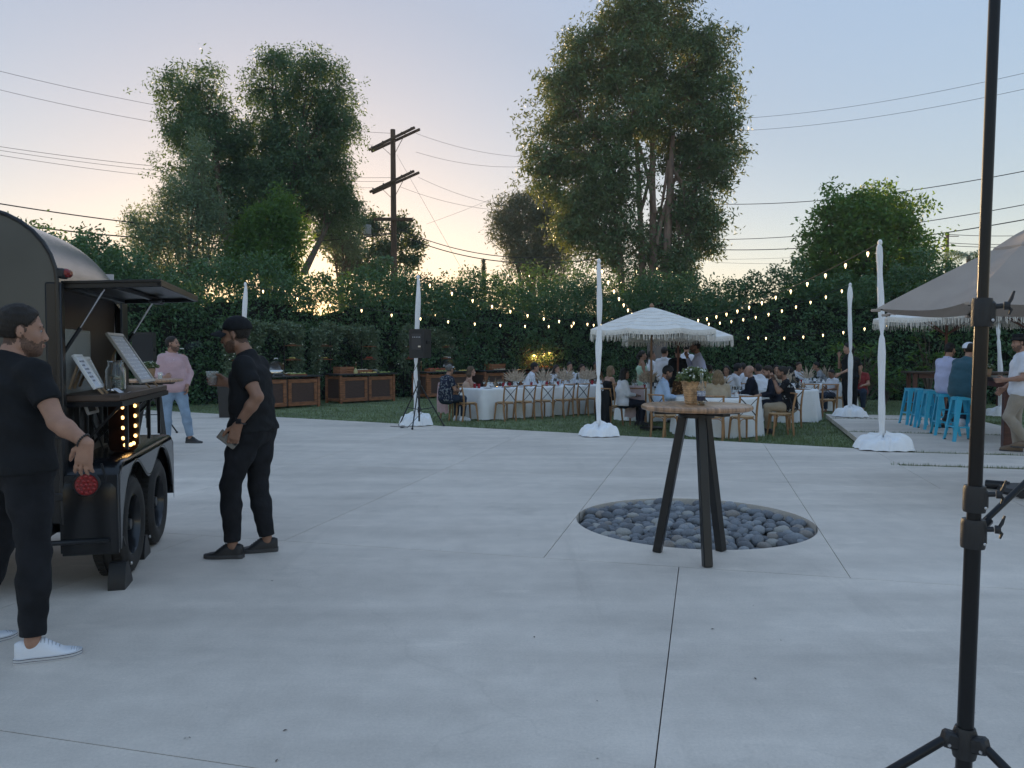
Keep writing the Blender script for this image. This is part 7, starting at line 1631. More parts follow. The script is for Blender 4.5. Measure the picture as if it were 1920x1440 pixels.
# ------------------------------------------------------------------ plants on the right
def plant(loc, label, n, hgt, L, W, seed, spread=.5):
    rng = np.random.default_rng(seed); t = thing('leafy_shrub', label, 'shrub', loc); m = MB(); tips = []
    for i in range(n):
        a = rng.random() * 6.28; r_ = spread * rng.random() ** .6; tp_ = Vector((r_ * math.cos(a), r_ * math.sin(a), hgt * rng.uniform(.35, 1.0))); m.tube(bez((0, 0, 0), (tp_.x * .3, tp_.y * .3, tp_.z * .7), tp_, 5), [.016, .014, .012, .010, .008, .006], 5); tips.append(tp_)
    m.build('stems', M_BARK, t); C = []; D = []; U = []
    for p in tips:
        for k in range(13):
            a = rng.random() * 6.28; d = Vector((math.cos(a), math.sin(a), rng.uniform(-.55, .45))).normalized(); C.append(p + d * L * .5); D.append(d); U.append(d.cross(Vector((0, 0, 1))).normalized())
    V = leaf_faces(np.array(C), np.array(D), np.array(U), np.full(len(C), L) * rng.uniform(.7, 1.2, len(C)), np.full(len(C), W)); link('leaves', crown_mesh('leaves', V, M_LEAFB), t); return t
b = G(1655, 772, LAWN); plant((b.x, b.y + 1.2, LAWN), 'long-leaved green shrub right of the waitress behind two white poles', 46, 1.9, .30, .065, 4, .85)
b = G(1710, 770, LAWN); plant((b.x + .3, b.y + 2.2, LAWN), 'dark low shrub behind the empty high table', 26, 1.2, .26, .08, 6, .7)
b = P(1750, 660, 22); plant((b.x, 22.2, LAWN + .2), 'pale green broad-leaved shrub before the hedge above the empty table', 20, 2.3, .24, .10, 8, .55)
# ------------------------------------------------------------------ utility pole, wires, street lamp, palm
M_POLEW = mat('pole_wood', (.10, .065, .048), .9, var=.35, vscale=3, stretch=(6, 6, .4), bump=.4, bscale=10)
uy = 44.0; ub_ = P(740, 690, uy); top = P(738, 243, uy).z
up_ = thing('utility_pole', 'wooden utility pole with two pairs of crossarms against the sky', 'utility pole', (ub_.x, uy, -.3)); m = MB(); m.tube([(0, 0, 0), (0, 0, top * .5), (-.02, 0, top + .3)], [.20, .175, .14], 12); m.build('mast', M_POLEW, up_)
M_INS = mat('insulator', (.10, .09, .09), .3)
def zz(y): return P(738, y, uy).z + .3
ARMS = []
for (yc, half, dz) in ((262, 1.45, .42), (342, 1.40, .42)):
    for off in (-.17, .17):
        c = zz(yc); d = Vector((half, -.75 + 0, dz)); p0, p1 = Vector((0, off, c)) - d + Vector((0.05 if off > 0 else -.05, 0, 0)), Vector((0, off, c)) + d + Vector((.12 if off > 0 else -.12, 0, 0)); m = MB(); m.bar(p0, p1, .11, .13, (0, 0, 1), .01); m.build('crossarm', M_POLEW, up_)
    for f in (-.92, -.45, .35, .75):
        p = Vector((0, 0, c)) + d * f; m = MB(); m.lathe([(.03, .06), (.05, .10), (.03, .13), (.05, .17), (.035, .22), (0, .23)], p, 10); m.build('insulator', M_INS, up_); ARMS.append(Vector((ub_.x, uy, -.3)) + p + Vector((0, 0, .2)))
    for s in (-1, 1): m = MB(); m.bar(Vector((0, -.2, c)) + d * .55 * s, (0, -.16, c - 1.0), .03, .02); m.build('arm_brace', M_POLEW, up_)
c = zz(412); m = MB(); m.bar((-1.1, -.2, c), (1.1, -.2, c - .02), .16, .18, (0, 0, 1), .02); m.build('low_crossarm', M_POLEW, up_)
m = MB(); m.lathe([(0, 0), (.2, 0), (.22, .05), (.22, .55), (.18, .62), (0, .64)], (-1.45, -.25, c - .95), 16); m.build('transformer', mat('transformer_grey', (.32, .33, .35), .5), up_)
m = MB(); m.bar((-.2, -.1, c - .55), (-1.45, -.25, c - .55), .05, .05); m.build('transformer_bracket', M_BLACK, up_)
M_WIRE = mat('wire_dark', (.030, .031, .035), .7)
def wire(p0, p1, drop, r, label, e0=0.0, e1=0.0):
    q = sag(p0, p1, drop, 30); d0, d1 = q[0] - q[1], q[-1] - q[-2]; ln = (p1 - p0).length; m = MB()
    if e0: q = [q[0] + d0.normalized() * ln * e0] + q
    if e1: q = q + [q[-1] + d1.normalized() * ln * e1]
    m.tube(q, r, 4, caps=False); tag(m.build('power_line', M_WIRE), label, 'power line')
def PW(px, py, y): return P(px, py, y)
wl = [(0, 132, 34, 738, 250, 44, .5, .016, 'topmost thin wire coming in over the tallest dark tree'), (0, 167, 34, 700, 272, 44, .5, .016, 'second thin wire coming in over the tallest dark tree'), (0, 274, 34, 738, 333, 44, .4, .018, 'upper of three wires meeting the lower crossarm'), (0, 281, 34, 720, 340, 44, .4, .016, 'middle wire of three meeting the lower crossarm'), (0, 290, 34, 700, 352, 44, .4, .016, 'bottom wire of three meeting the lower crossarm'),
      (0, 381, 28, 738, 437, 44, .5, .030, 'thick upper cable running above the food trailer'), (0, 417, 28, 738, 438, 44, .6, .034, 'thick lower cable running above the food trailer'), (745, 428, 44, 1130, 470, 40, .9, .030, 'upper thick cable sagging from the utility pole towards the huge tree'), (740, 436, 44, 1120, 485, 38, .8, .034, 'lower thick cable sagging from the utility pole to the second pole top'),
      (780, 250, 44, 1000, 295, 46, .3, .015, 'thin wire leaving the upper crossarm to the huge tree'), (780, 285, 44, 990, 312, 46, .3, .015, 'second thin wire leaving the upper crossarm to the huge tree'), (784, 332, 44, 980, 390, 46, .3, .015, 'thin wire leaving the lower crossarm end'), (750, 350, 44, 960, 395, 46, .3, .015, 'thin wire leaving the lower crossarm near the mast'), (744, 290, 44, 866, 505, 42, .0, .014, 'slanting guy wire from the utility pole mast'), (800, 420, 50, 985, 345, 58, .1, .014, 'faint crossing wire beyond the utility pole'),
      (1390, 222, 46, 1925, 136, 34, .3, .016, 'highest thin wire on the way past the huge tree to the stand'), (1392, 245, 46, 1925, 166, 34, .3, .016, 'second thin wire past the huge tree to the stand'), (1366, 383, 44, 1925, 320, 32, .35, .024, 'long wire passing above the rounded tree'), (1330, 449, 44, 1925, 383, 30, .35, .022, 'wire passing behind the upper rounded tree'), (1315, 467, 42, 1925, 411, 28, .4, .026, 'dark thick wire passing in front of the rounded tree'), (1340, 486, 60, 1560, 478, 60, .1, .018, 'faint low wire left of the rounded tree'), (1340, 492, 60, 1560, 492, 60, .1, .018, 'lowest faint wire left of the rounded tree')]
for (x0, y0, d0, x1, y1, d1, drop, r_, l) in wl: wire(PW(x0 - (6 if x0 == 0 else 0), y0, d0), PW(x1, y1, d1), drop, r_ * (.55 if r_ < .02 else .75), l, 1.2 if x0 == 0 else .22 if x1 > 1900 else 0, 1.2 if x1 > 1900 else .5 if x1 < 1600 and x1 > 1300 else 0)
b = P(1772, 640, 62); sl_ = thing('street_lamp', 'distant wooden street lamp pole right of the rounded tree', 'street lamp', (b.x, 62, -.3)); ht = P(1772, 437, 62).z + .3; m = MB(); m.tube([(0, 0, 0), (0, 0, ht)], [.16, .12], 10); m.build('mast', M_POLEW, sl_)
m = MB(); m.tube([(0, 0, ht - 1.6), (-.5, 0, ht - 1.2), (-.95, 0, ht - 1.1)], .035, 6); m.build('arm', M_STEEL, sl_); m = MB(); m.ell((-1.1, 0, ht - 1.1), (.28, .12, .08), 10, 6); m.build('lamp_head', M_STEEL, sl_); m = MB(); m.bar((-.1, 0, ht - .25), (.9, 0, ht - .25), .05, .06); m.build('crossarm', M_POLEW, sl_)
for i, y in enumerate((439, 455, 460)): wire(P(1774, y, 62), P(1935, y + 2, 58), .1, .022, ('upper', 'middle', 'lower')[i] + ' faint wire from the distant street lamp pole')
b = P(1812, 640, 55); pm_ = thing('palm_tree', 'distant palm with drooping fronds behind the beige umbrella', 'palm', (b.x, 55, -.3)); ph_ = P(1812, 478, 55).z + .3; m = MB(); m.tube([(0, 0, 0), (.1, 0, ph_ * .6), (0, 0, ph_)], [.2, .16, .14], 8); m.build('trunk', M_BARK, pm_)
rr_ = random.Random(2); fv = []
for i in range(26):
    a = rr_.uniform(0, 6.28); L = rr_.uniform(1.6, 2.4); e = rr_.uniform(.2, 1.0); pts = bez((0, 0, ph_), (math.cos(a) * L * .5, math.sin(a) * L * .5, ph_ + e), (math.cos(a) * L, math.sin(a) * L, ph_ - 1.2 + e), 12)
    for k in range(1, 12):
        d = (pts[k + 1] - pts[k - 1]).normalized() if k < 12 else Vector((0, 0, -1)); s = d.cross(Vector((0, 0, 1))).normalized()
        for q in (-1, 1): l_ = .55 * math.sin(math.pi * (k + 1) / 14); dd = (s * q * .7 + d * .4 - Vector((0, 0, .45))).normalized(); fv.append(leaf_faces(np.array([pts[k] + dd * l_ / 2]), np.array([dd]), np.array([d]), np.array([l_]), np.array([.09])))
link('fronds', crown_mesh('fronds', np.concatenate(fv), M_LEAFG), pm_)
# bare twiggy bushes and a small cypress far off
for i, (px, py, l) in enumerate(((1325, 525, 'leafless thin bush against the low sky beside the huge tree'), (1362, 535, 'smaller leafless bush against the low sky'))):
    b = P(px, 640, 48); t = thing('bare_bush', l, 'bush', (b.x, 48, -.3)); hh = P(px, py, 48).z + .3; m = MB(); rr_ = random.Random(i)
    for k in range(46): e = Vector((rr_.uniform(-.9, .9), rr_.uniform(-.9, .9), hh * rr_.uniform(.8, 1.02))); m.tube(bez((0, 0, hh * .3), (e.x * .4, e.y * .4, hh * .7), e, 4), [.03, .022, .016, .01, .005], 4, caps=False)
    m.build('branches', M_BARKP, t)
b = P(907, 640, 60); t = thing('cypress', 'small pointed cypress far off between two shrubs', 'tree', (b.x, 60, -.3)); hh = P(907, 487, 60).z + .3; rng_ = np.random.default_rng(9); n = 500; f = rng_.random(n); a = rng_.random(n) * 6.28; C = np.stack([.34 * (1 - f) ** .7 * np.cos(a), .34 * (1 - f) ** .7 * np.sin(a), hh * (.25 + .75 * f)], 1); link('crown', crown_mesh('crown', foliage(C, 6, .07, .22, .06, -.8, rng=rng_), M_LEAFP), t); m = MB(); m.tube([(0, 0, 0), (0, 0, hh * .9)], [.12, .03], 6); m.build('trunk', M_BARK, t)
# ------------------------------------------------------------------ the people
F_BLK = fabric('black', (0.008, 0.010, 0.015)); F_JBLK = fabric('black_denim', (0.0115, 0.0125, 0.0155), var=.35, vs_=9); F_WHT = fabric('white', (0.66, 0.68, 0.74)); F_PNK = fabric('pink', (0.52, 0.31, 0.35)); F_JEAN = fabric('pale_denim', (0.24, 0.33, 0.44), var=.2); F_LIL = fabric('lilac', (0.46, 0.48, 0.66)); F_LBL = fabric('light_blue', (0.38, 0.50, 0.68)); F_NVY = fabric('navy', (0.015, 0.018, 0.030)); F_TEAL = fabric('teal', (0.028, 0.085, 0.115)); F_KHK = fabric('khaki', (0.30, 0.26, 0.21)); F_TAN = fabric('tan', (0.36, 0.29, 0.20)); F_GRY = fabric('grey', (0.24, 0.26, 0.29)); F_DNM = fabric('dark_denim', (0.022, 0.035, 0.060)); F_MINT = fabric('mint', (0.40, 0.58, 0.44)); F_BEI = fabric('blush', (0.48, 0.33, 0.25)); F_RED = fabric('red', (0.22, 0.03, 0.03))
F_PAT = fabric('navy_floral', (0.012, 0.018, 0.040), (0.16, 0.18, 0.20), vs_=22); F_PAT2 = fabric('black_marks', (0.007, 0.008, 0.010), (0.40, 0.42, 0.42), vs_=13); F_PAT3 = fabric('brown_print', (0.07, 0.035, 0.015), (0.30, 0.16, 0.07), vs_=15)
for nm_ in ('fabric_navy_floral', 'fabric_black_marks', 'fabric_brown_print'):
    r_ = [x for x in MATS[nm_].node_tree.nodes if x.type == 'VALTORGB'][0]; r_.color_ramp.elements[0].position = .40 if 'marks' not in nm_ else .36; r_.color_ramp.elements[1].position = .46 if 'marks' not in nm_ else .39
S_BLK = mat('shoe_black', (.012, .012, .013), .5, bump=.2, bscale=120); S_WHT = mat('shoe_white', (.70, .72, .76), .6, bump=.1, bscale=200); SOLE_W = mat('sole_white', (.55, .56, .58), .6); SOLE_K = mat('sole_dark', (.05, .05, .052), .6)
DOWN = lambda f, o=0: dict(f=(o, f, -1))
# man at the left edge, seen from behind
MX, MY, MR = -2.52, 3.86, R(-15)
J = stand(arms=dict(sl=(-.16, -.01, 1.405), sr=(.175, -.02, 1.40), er=(.335, -.05, 1.165), wr=(.478, -.02, 1.065), el=(-.25, .02, 1.15), wl=(-.18, .22, 1.02), head=(.035, .045, 1.612), neck=(.005, .0, 1.465)),
          legs=dict(pelvis=(.03, 0, .955), hr=(.12, -.02, .93), hl=(-.07, 0, .93), kr=(.19, -.06, .52), ar=(.215, -.105, .095), kl=(-.15, .04, .52), al=(-.25, -.05, .095), tr=(.74, .62, 0), tl=(.55, 1, 0)))
y_ = R(40); J['hf'] = (math.sin(y_), math.cos(y_), -.04); J['hands'] = dict(r=dict(f=(-.22, .02, -1), p=(-.35, .9, 0), side=-1, curl=.30, spread=.28, thumb=.25), l=dict(f=(.4, .3, -1)))
person('person', 'man in black tee and black jeans with white sneakers seen from behind at the trailer', (MX, MY, 0), MR, J, dict(skin='mid', hair='dark', style='short', beard=True, top=('tee', F_BLK), hem=.06, legs=(F_JBLK, 'long'), shoes=(S_WHT, SOLE_W)), h=.0070)
MM = Matrix.Rotation(MR, 3, 'Z'); wm = MB(); wc = Vector((MX, MY, 0)) + MM @ Vector((.462, -.023, 1.077)); Mw = frame(MM @ Vector((.143, .03, -.10)))
for k in range(18): a = 2 * math.pi * k / 18; wm.ell(wc + Mw @ Vector((.034 * math.cos(a), .034 * math.sin(a), 0)), (.0062,) * 3, 7, 5)
tag(wm.build('bead_bracelet', mat('bead_dark', (.02, .018, .018), .35)), 'dark bead bracelet on the wrist of the man at the left edge', 'bracelet')
# capped man walking past, drink and phone in hand
cx_, cy_ = -1.935, 5.68
J = dict(pelvis=(0, -.02, .965), chest=(0, -.005, 1.29), neck=(0, .02, 1.475), head=(0, .105, 1.635), sl=(-.165, -.02, 1.405), sr=(.165, .0, 1.405), el=(-.245, -.155, 1.19), wl=(-.24, -.005, .985), er=(.24, .06, 1.14), wr=(.20, .265, 1.275),
         hl=(-.09, -.01, .93), hr=(.09, -.03, .93), kl=(-.10, .115, .535), al=(-.10, .105, .095), kr=(.10, -.01, .50), ar=(.10, -.075, .095), tl=(-.05, 1, 0), tr=(-.25, 1, 0), hf=(-.02, 1, -.16), hu=(0, .12, 1))
J['hands'] = dict(l=dict(f=(.02, .34, -1), p=(1, .25, .05), side=-1, grip=(.55, .75, .85, .9), spread=.06, thumb=.15), r=dict(f=(-.05, 1, .12), p=(-1, .1, .1), side=1, grip=(.85, .9, .95, 1.0), spread=.05, thumb=.9))
CM = Matrix.Rotation(R(86), 3, 'Z'); CL = lambda x, y, z: Vector((cx_, cy_, 0)) + CM @ Vector((x, y, z))
person('person', 'man in black cap, tee and trousers walking with a cup and a phone', (cx_, cy_, 0), R(86), J, dict(skin='tan', hair='dark', style='buzz', beard=True, top=('tee', F_BLK), hem=.04, legs=(F_JBLK, 'long'), shoes=(S_BLK, SOLE_K), fat=1.03), h=.0070)
cap = thing('baseball_cap', 'black baseball cap on the walking man with the cup', 'cap', CL(0, .105, 1.635), R(86)); S_ = SDF((-.15, -.18, -.05), (.15, .30, .20), .006); fwd = np.array((0, .99, -.16)); S_.ell((0, -.016, .045), (.088, .110, .098), k=.01, cuts=[((0, 0, .030), (0, .10, -1))]); S_.cut((0, 0, .028), (0, -.12, -1)); S_.mesh('crown', F_BLK, cap)
m = MB(); V = []; F = []; n = 15
for k in range(5):
    for j in range(n): a = R(-75 + 150 * j / (n - 1)); r_ = .088 + k * .0205 * math.cos(a * .9); V.append((r_ * math.sin(a) * (.98 - .012 * k), .004 + .100 * math.cos(a) * 1.0 + k * .019 * math.cos(a), .036 - .012 * k * .55 - .03 * abs(math.sin(a)) ** 2))
for k in range(4):
    for j in range(n - 1): F.append((k * n + j, k * n + j + 1, (k + 1) * n + j + 1, (k + 1) * n + j))
m.add(V, F); m.add([Vector(v) - Vector((0, 0, .005)) for v in V], [f[::-1] for f in F]); m.build('peak', F_BLK, cap, angle=1.2); m = MB(); m.ell((0, -.016, .142), (.007, .007, .005), 8, 5); m.build('button', F_BLK, cap)
cu2 = thing('plastic_cup', 'clear plastic cup of dark drink in the capped man\'s hand', 'cup', CL(.165, .365, 1.255), 0); m = MB(); m.lathe([(0, .002), (.030, .002), (.045, .105), (.047, .107), (.044, .105), (.0285, .005), (0, .005)], n=22, cap0=False, cap1=False); m.build('wall', M_PANE, cu2); m = MB(); m.lathe([(0, .006), (.029, .006), (.037, .060), (0, .060)], n=20); m.build('drink', mat('iced_tea', (.17, .06, .035), .1), cu2); m = MB()
for k in range(7): m.box((.02 * math.cos(k), .02 * math.sin(k * 1.7), .066 + .008 * (k % 3)), (.018, .018, .016), k * .6, .003)
m.build('ice', mat('ice', (.55, .50, .48), .15), cu2)
ph = thing('phone', 'silver phone held low in the capped man\'s hand', 'phone', CL(-.222, .075, .885), 0); ph.rotation_euler = (0, R(-52), R(3)); m = MB(); m.box((0, 0, 0), (.075, .009, .150), None, .004); m.build('case', mat('phone_grey', (.30, .29, .27), .25, .7), ph); m = MB(); m.box((.014, -.006, -.055), (.036, .004, .036), None, .004)
for q in ((.006, -.062), (.006, -.046), (.022, -.054)): m.lathe([(0, 0), (.007, 0), (.007, .003), (0, .003)], (q[0], -.008, q[1]), 10, frame((0, -1, 0)))
m.build('cameras', M_BLACKP, ph)
wt = thing('wrist_watch', 'black watch on the capped man\'s wrist', 'watch', (0, 0, 0)); a_ = CL(-.2405, -.030, 1.02); d_ = CM @ Vector((.005, .15, -.205)).normalized(); Mw = frame(d_, CM @ Vector((-1, 0, 0))); m = MB(); m.tube([a_ + Mw @ Vector((.0335 * math.cos(2 * math.pi * k / 24), .0335 * math.sin(2 * math.pi * k / 24), 0)) for k in range(24)], .011, 8, close=True, flat=.35, up=d_); m.build('strap', M_BLACKP, wt); m = MB(); m.box(a_ + CM @ Vector((-.040, 0, 0)), (.040, .012, .036), Matrix.Rotation(R(86), 3, 'Z') @ Matrix.Rotation(R(90), 3, 'Z'), .004); m.build('case', mat('watch_glass', (.01, .01, .012), .1), wt)
# man in the pink shirt by the bar table
J = stand(yaw=-62, pitch=4, arms=dict(el=(-.27, -.02, 1.16), wl=(-.20, .10, .95), er=(.245, .04, 1.15), wr=(.16, .24, 1.10)), legs=dict(al=(-.24, .08, .095), kl=(-.17, .09, .51), ar=(.10, -.02, .095), tl=(-.75, .6, 0), tr=(.3, 1, 0)))
J['hands'] = dict(l=dict(f=(.05, .3, -1), curl=.7), r=dict(f=(-.3, 1, .2), curl=.6))
person('person', 'bearded man in pink shirt and pale jeans smoking beside the trailer', (-5.62, 12.75, 0), R(-148), J, dict(skin='mid', hair='dark', style='buzz', beard=True, top=('shirt', F_PNK), hem=.11, legs=(F_JEAN, 'long'), shoes=(S_BLK, SOLE_K)), h=.0095)
hx = Vector((-5.62, 12.75, 0)) + Matrix.Rotation(R(-148), 3, 'Z') @ Vector((-.10, .09, 1.575))
m = MB(); m.tube([hx, hx + Vector((.075, -.02, -.005))], .006, 6); tag(m.build('cigarette', M_WHITEP), 'cigarette in the mouth of the man in pink', 'cigarette')
smk = bpy.data.materials.new('smoke'); smk.use_nodes = True; nn_ = smk.node_tree.nodes; nn_.remove(nn_['Principled BSDF']); pv_ = nn_.new('ShaderNodeVolumePrincipled'); pv_.inputs['Color'].default_value = (.75, .82, .95, 1); nz_ = nn_.new('ShaderNodeTexNoise'); nz_.inputs['Scale'].default_value = 9; mm_ = nn_.new('ShaderNodeMath'); mm_.operation = 'MULTIPLY_ADD'; mm_.inputs[1].default_value = 3; mm_.inputs[2].default_value = -1.2; smk.node_tree.links.new(nz_.outputs['Fac'], mm_.inputs[0]); smk.node_tree.links.new(mm_.outputs[0], pv_.inputs['Density']); smk.node_tree.links.new(pv_.outputs[0], nn_['Material Output'].inputs['Volume'])
m = MB(); m.ell(hx + Vector((.24, -.03, .06)), (.17, .08, .07), 14, 10, Matrix.Rotation(R(-14), 3, 'Y')); tag(m.build('smoke', smk), kind='stuff')
# seated and standing guests: (head px x, distance, facing angle, pose, look, label, voxel)
def face(deg): return R(deg)      # 0 = away from the camera, -90 = to the right, 90 = to the left, 180 = to the camera
WA = math.degrees(rz_of(EW)); NA = math.degrees(rz_of(-EN))
HT_ = {'l': dict(p=(0, 0, -1)), 'r': dict(p=(0, 0, -1))}
def up_hand(side, z=1.13, y=.20): return {('wl' if side == 'l' else 'wr'): ((-.06 if side == 'l' else .06), y, z), ('el' if side == 'l' else 'er'): ((-.24 if side == 'l' else .24), .20, .84)}
GU = [
 (843, 18.25, WA + 4, sit(.10, yaw=-20), dict(skin='mid', hair='grey', style='buzz', top=('tee', F_PAT), legs=(F_DNM, 'long'), shoes=(S_WHT, SOLE_W)), 'man with cropped hair in navy patterned shirt at the end of the long table', .0135),
 (884, 19.3, -78, sit(.06), dict(fem=True, skin='light', hair='light', style='bob', top=('strap', F_BEI), legs=(F_BEI, 'long')), 'woman with brown bob and bare shoulders looking along the long table', .0135),
 (1003, 21.0, NA + 62, sit(.16), dict(skin='mid', hair='black', style='full', top=('shirt', F_WHT), legs=(F_DNM, 'long')), 'dark-haired man in white shirt leaning at the far side of the long table', .0145),
 (1044, 21.9, NA + 10, sit(.1, up_hand('r')), dict(fem=True, skin='mid', hair='brown', style='long', top=('blouse', F_WHT), legs=(F_WHT, 'long')), 'woman in white behind the middle dried centrepiece', .0155),
 (1092, 22.8, NA, sit(.12), dict(fem=True, skin='mid', hair='brown', style='pony', top=('blouse', F_WHT), legs=(F_DNM, 'long')), 'woman in white half hidden by the third dried centrepiece', .0155),
 (1117, 23.4, NA - 20, sit(.08), dict(skin='brown', hair='black', style='short', top=('tee', F_PAT3), legs=(F_DNM, 'long')), 'person in brown just left of the third white pole', .0155),
 (1146, 20.0, -68, sit(.04, pitch=8), dict(fem=True, skin='light', hair='blond', style='long', top=('strap', F_BLK), legs=(F_BLK, 'long')), 'blonde woman in black strap top seen from behind her shoulder', .0145),
 (1172, 17.1, -82, sit(.04, yaw=-6), dict(fem=True, skin='tan', hair='black', style='long', top=('blouse', F_WHT), legs=(F_NVY, 'long'), shoes=(S_BLK, SOLE_K)), 'woman with long black hair in white puff-sleeve blouse', .0125),
 (1205, 20.4, -88, stand(arms=dict(er=(.23, .02, 1.16), wr=(.06, .24, 1.20), wl=(-.05, .22, 1.08), el=(-.23, 0, 1.14))), dict(fem=True, skin='tan', hair='dark', style='pony', top=('dress', F_MINT), legs=(F_MINT, 'long')), 'woman in mint strapless dress standing', .0145),
 (1222, 21.2, -85, stand(pitch=10, arms=dict(er=(.25, .16, 1.24), wr=(.10, .26, 1.46))), dict(fem=True, skin='tan', hair='dark', style='pony', top=('blouse', F_WHT), legs=(F_DNM, 'long')), 'woman in white blouse drinking behind the umbrella pole', .0145),
 (1246, 19.7, -22, stand(yaw=20, arms=dict(er=(.24, .08, 1.18), wr=(.12, .28, 1.24))), dict(skin='mid', hair='dark', style='short', top=('shirt', F_WHT), legs=(F_NVY, 'long')), 'standing man in white shirt with his back turned, right of the umbrella pole', .014),
 (1271, 19.0, -12, stand(arms=dict(er=(.28, .08, 1.20), wr=(.22, .28, 1.16))), dict(skin='mid', hair='brown', style='buzz', top=('tee', F_BLK), legs=(F_BLK, 'long')), 'standing man in black tee with his back turned among the white shirts', .014),
 (1287, 20.6, -35, stand(yaw=-20, lean=.1), dict(skin='mid', hair='dark', style='short', top=('shirt', F_WHT), legs=(F_NVY, 'long')), 'man in white shirt with rolled shoulders just behind the tall man in lilac', .0145),
 (1304, 17.9, 82, stand(lean=.22, arms=dict(er=(.25, .22, 1.22), wr=(.06, .32, 1.45), wl=(-.20, .18, 1.02))), dict(skin='tan', hair='dark', style='short', top=('shirt', F_LIL), legs=(F_NVY, 'long'), beard=True), 'tall man in pale lilac shirt bending forward with hand at his mouth', .013),
 (1252, 15.6, -92, sit(.12, pitch=-28), dict(skin='tan', hair='black', style='full', beard=True, top=('shirt', F_LBL), legs=(F_NVY, 'long'), shoes=(S_BLK, SOLE_K)), 'man in light blue shirt with bowed head behind the bar table', .0115),
 (1283, 16.9, 172, sit(.08, pitch=6), dict(fem=True, skin='light', hair='brown', style='short', top=('blouse', F_PAT3), legs=(F_NVY, 'long')), 'woman in brown printed blouse facing the camera beside the flower basket', .0125),
 (1330, 18.2, -30, sit(.10), dict(skin='brown', hair='dark', style='buzz', top=('tee', F_KHK), legs=(F_DNM, 'long')), 'man with shaved head hidden behind the flower basket', .0145),
 (1346, 15.0, -4, sit(.03), dict(fem=True, skin='light', hair='blond', style='long', top=('blouse', F_TAN), legs=(F_DNM, 'long')), 'woman with very long blonde hair and her back to the camera', .012),
 (1384, 18.9, -80, sit(.20, pitch=-8), dict(skin='tan', hair='black', style='full', top=('shirt', F_WHT), legs=(F_NVY, 'long')), 'man with full black hair in white shirt leaning over his table', .014),
 (1391, 20.6, 60, sit(.06, up_hand('r')), dict(skin='tan', hair='dark', style='short', top=('tee', F_WHT), legs=(F_NVY, 'long')), 'man in white tee at the back by the hedge, hand raised', .0155),
 (1404, 16.9, 80, sit(.05), dict(skin='light', hair=None, style='bald', top=('shirt', F_NVY), legs=(F_NVY, 'long')), 'bald man in navy shirt looking across the table', .0125),
 (1421, 18.6, 15, sit(.08), dict(skin='mid', hair='black', style='short', top=('shirt', F_WHT), legs=(F_NVY, 'long')), 'man in white with black hair behind the bald man', .0145),
 (1440, 16.3, 78, sit(.16, pitch=-22), dict(skin='light', hair='brown', style='short', top=('shirt', F_NVY), legs=(F_NVY, 'long'), beard=True), 'brown-haired man in navy with bowed head beside the patterned black shirt', .0125),
 (1466, 15.4, 72, sit(.14, dict(wl=(-.03, .33, 1.10), wr=(.03, .33, 1.10), el=(-.21, .24, .86), er=(.21, .24, .86)), pitch=-4), dict(skin='tan', hair='dark', style='short', beard=True, top=('tee', F_PAT2), legs=(F_TAN, 'long'), shoes=(S_BLK, SOLE_K)), 'man in black shirt with pale marks, hands clasped before his mouth', .0115),
 (1456, 21.4, 165, sit(.06), dict(fem=True, skin='mid', hair='black', style='long', top=('blouse', F_BLK), legs=(F_BLK, 'long')), 'woman with long dark hair facing the camera at the back table', .0155),
 (1480, 18.8, 8, sit(.05), dict(fem=True, skin='mid', hair='black', style='long', top=('blouse', F_BLK), legs=(F_BLK, 'long')), 'woman with black hair down her back at the table by the waitress', .0145),
 (1530, 23.0, 70, sit(.20), dict(skin='tan', hair='black', style='short', top=('tee', F_GRY), legs=(F_NVY, 'long')), 'man in grey tee leaning at the far table by the hedge', .0155),
 (1558, 21.2, 110, sit(.08, pitch=-15), dict(skin='tan', hair='black', style='short', top=('tee', F_WHT), legs=(F_DNM, 'long')), 'boy in white tee at the table beside the waitress', .0155),
 (1362, 20.2, 150, sit(.08), dict(fem=True, skin='tan', hair='dark', style='long', top=('blouse', F_WHT), legs=(F_DNM, 'long')), 'woman with long dark hair in white behind the flower basket', .0155),
 (1498, 22.6, -160, sit(.10), dict(skin='mid', hair='brown', style='short', top=('shirt', F_WHT), legs=(F_NVY, 'long')), 'man in white shirt at the far table left of the man in grey', .0155),
 (1425, 20.8, 170, sit(.06, up_hand('l')), dict(fem=True, skin='light', hair='light', style='bob', top=('blouse', F_WHT), legs=(F_NVY, 'long')), 'woman with fair bob in white blouse behind the bald man', .0155),
 (1068, 22.3, NA - 8, sit(.10), dict(skin='mid', hair='black', style='short', top=('shirt', F_WHT), legs=(F_DNM, 'long')), 'man in white shirt between two dried centrepieces of the long table', .0155),
 (1612, 21.6, 150, sit(.08), dict(skin='mid', hair='dark', style='short', top=('tee', F_RED), legs=(F_DNM, 'long')), 'person in red seated alone behind the fourth pole', .0155),
]
for (px, d_, rz_, J, lk, lab, vx) in GU:
    hd_l = Matrix.Rotation(R(rz_), 3, 'Z') @ Vector(J['head']); x = (px - 960) / FOC * d_ * 1.0; base = Vector((x - hd_l.x, d_ - hd_l.y, LAWN)); boy = 'boy' in lab
    person('person', lab, base, R(rz_), J, lk, vx * 1.06, 'guests at the dinner tables', .86 if boy else 1.07 if 'tall man' in lab else (.95 if lk.get('fem') else 1.0))
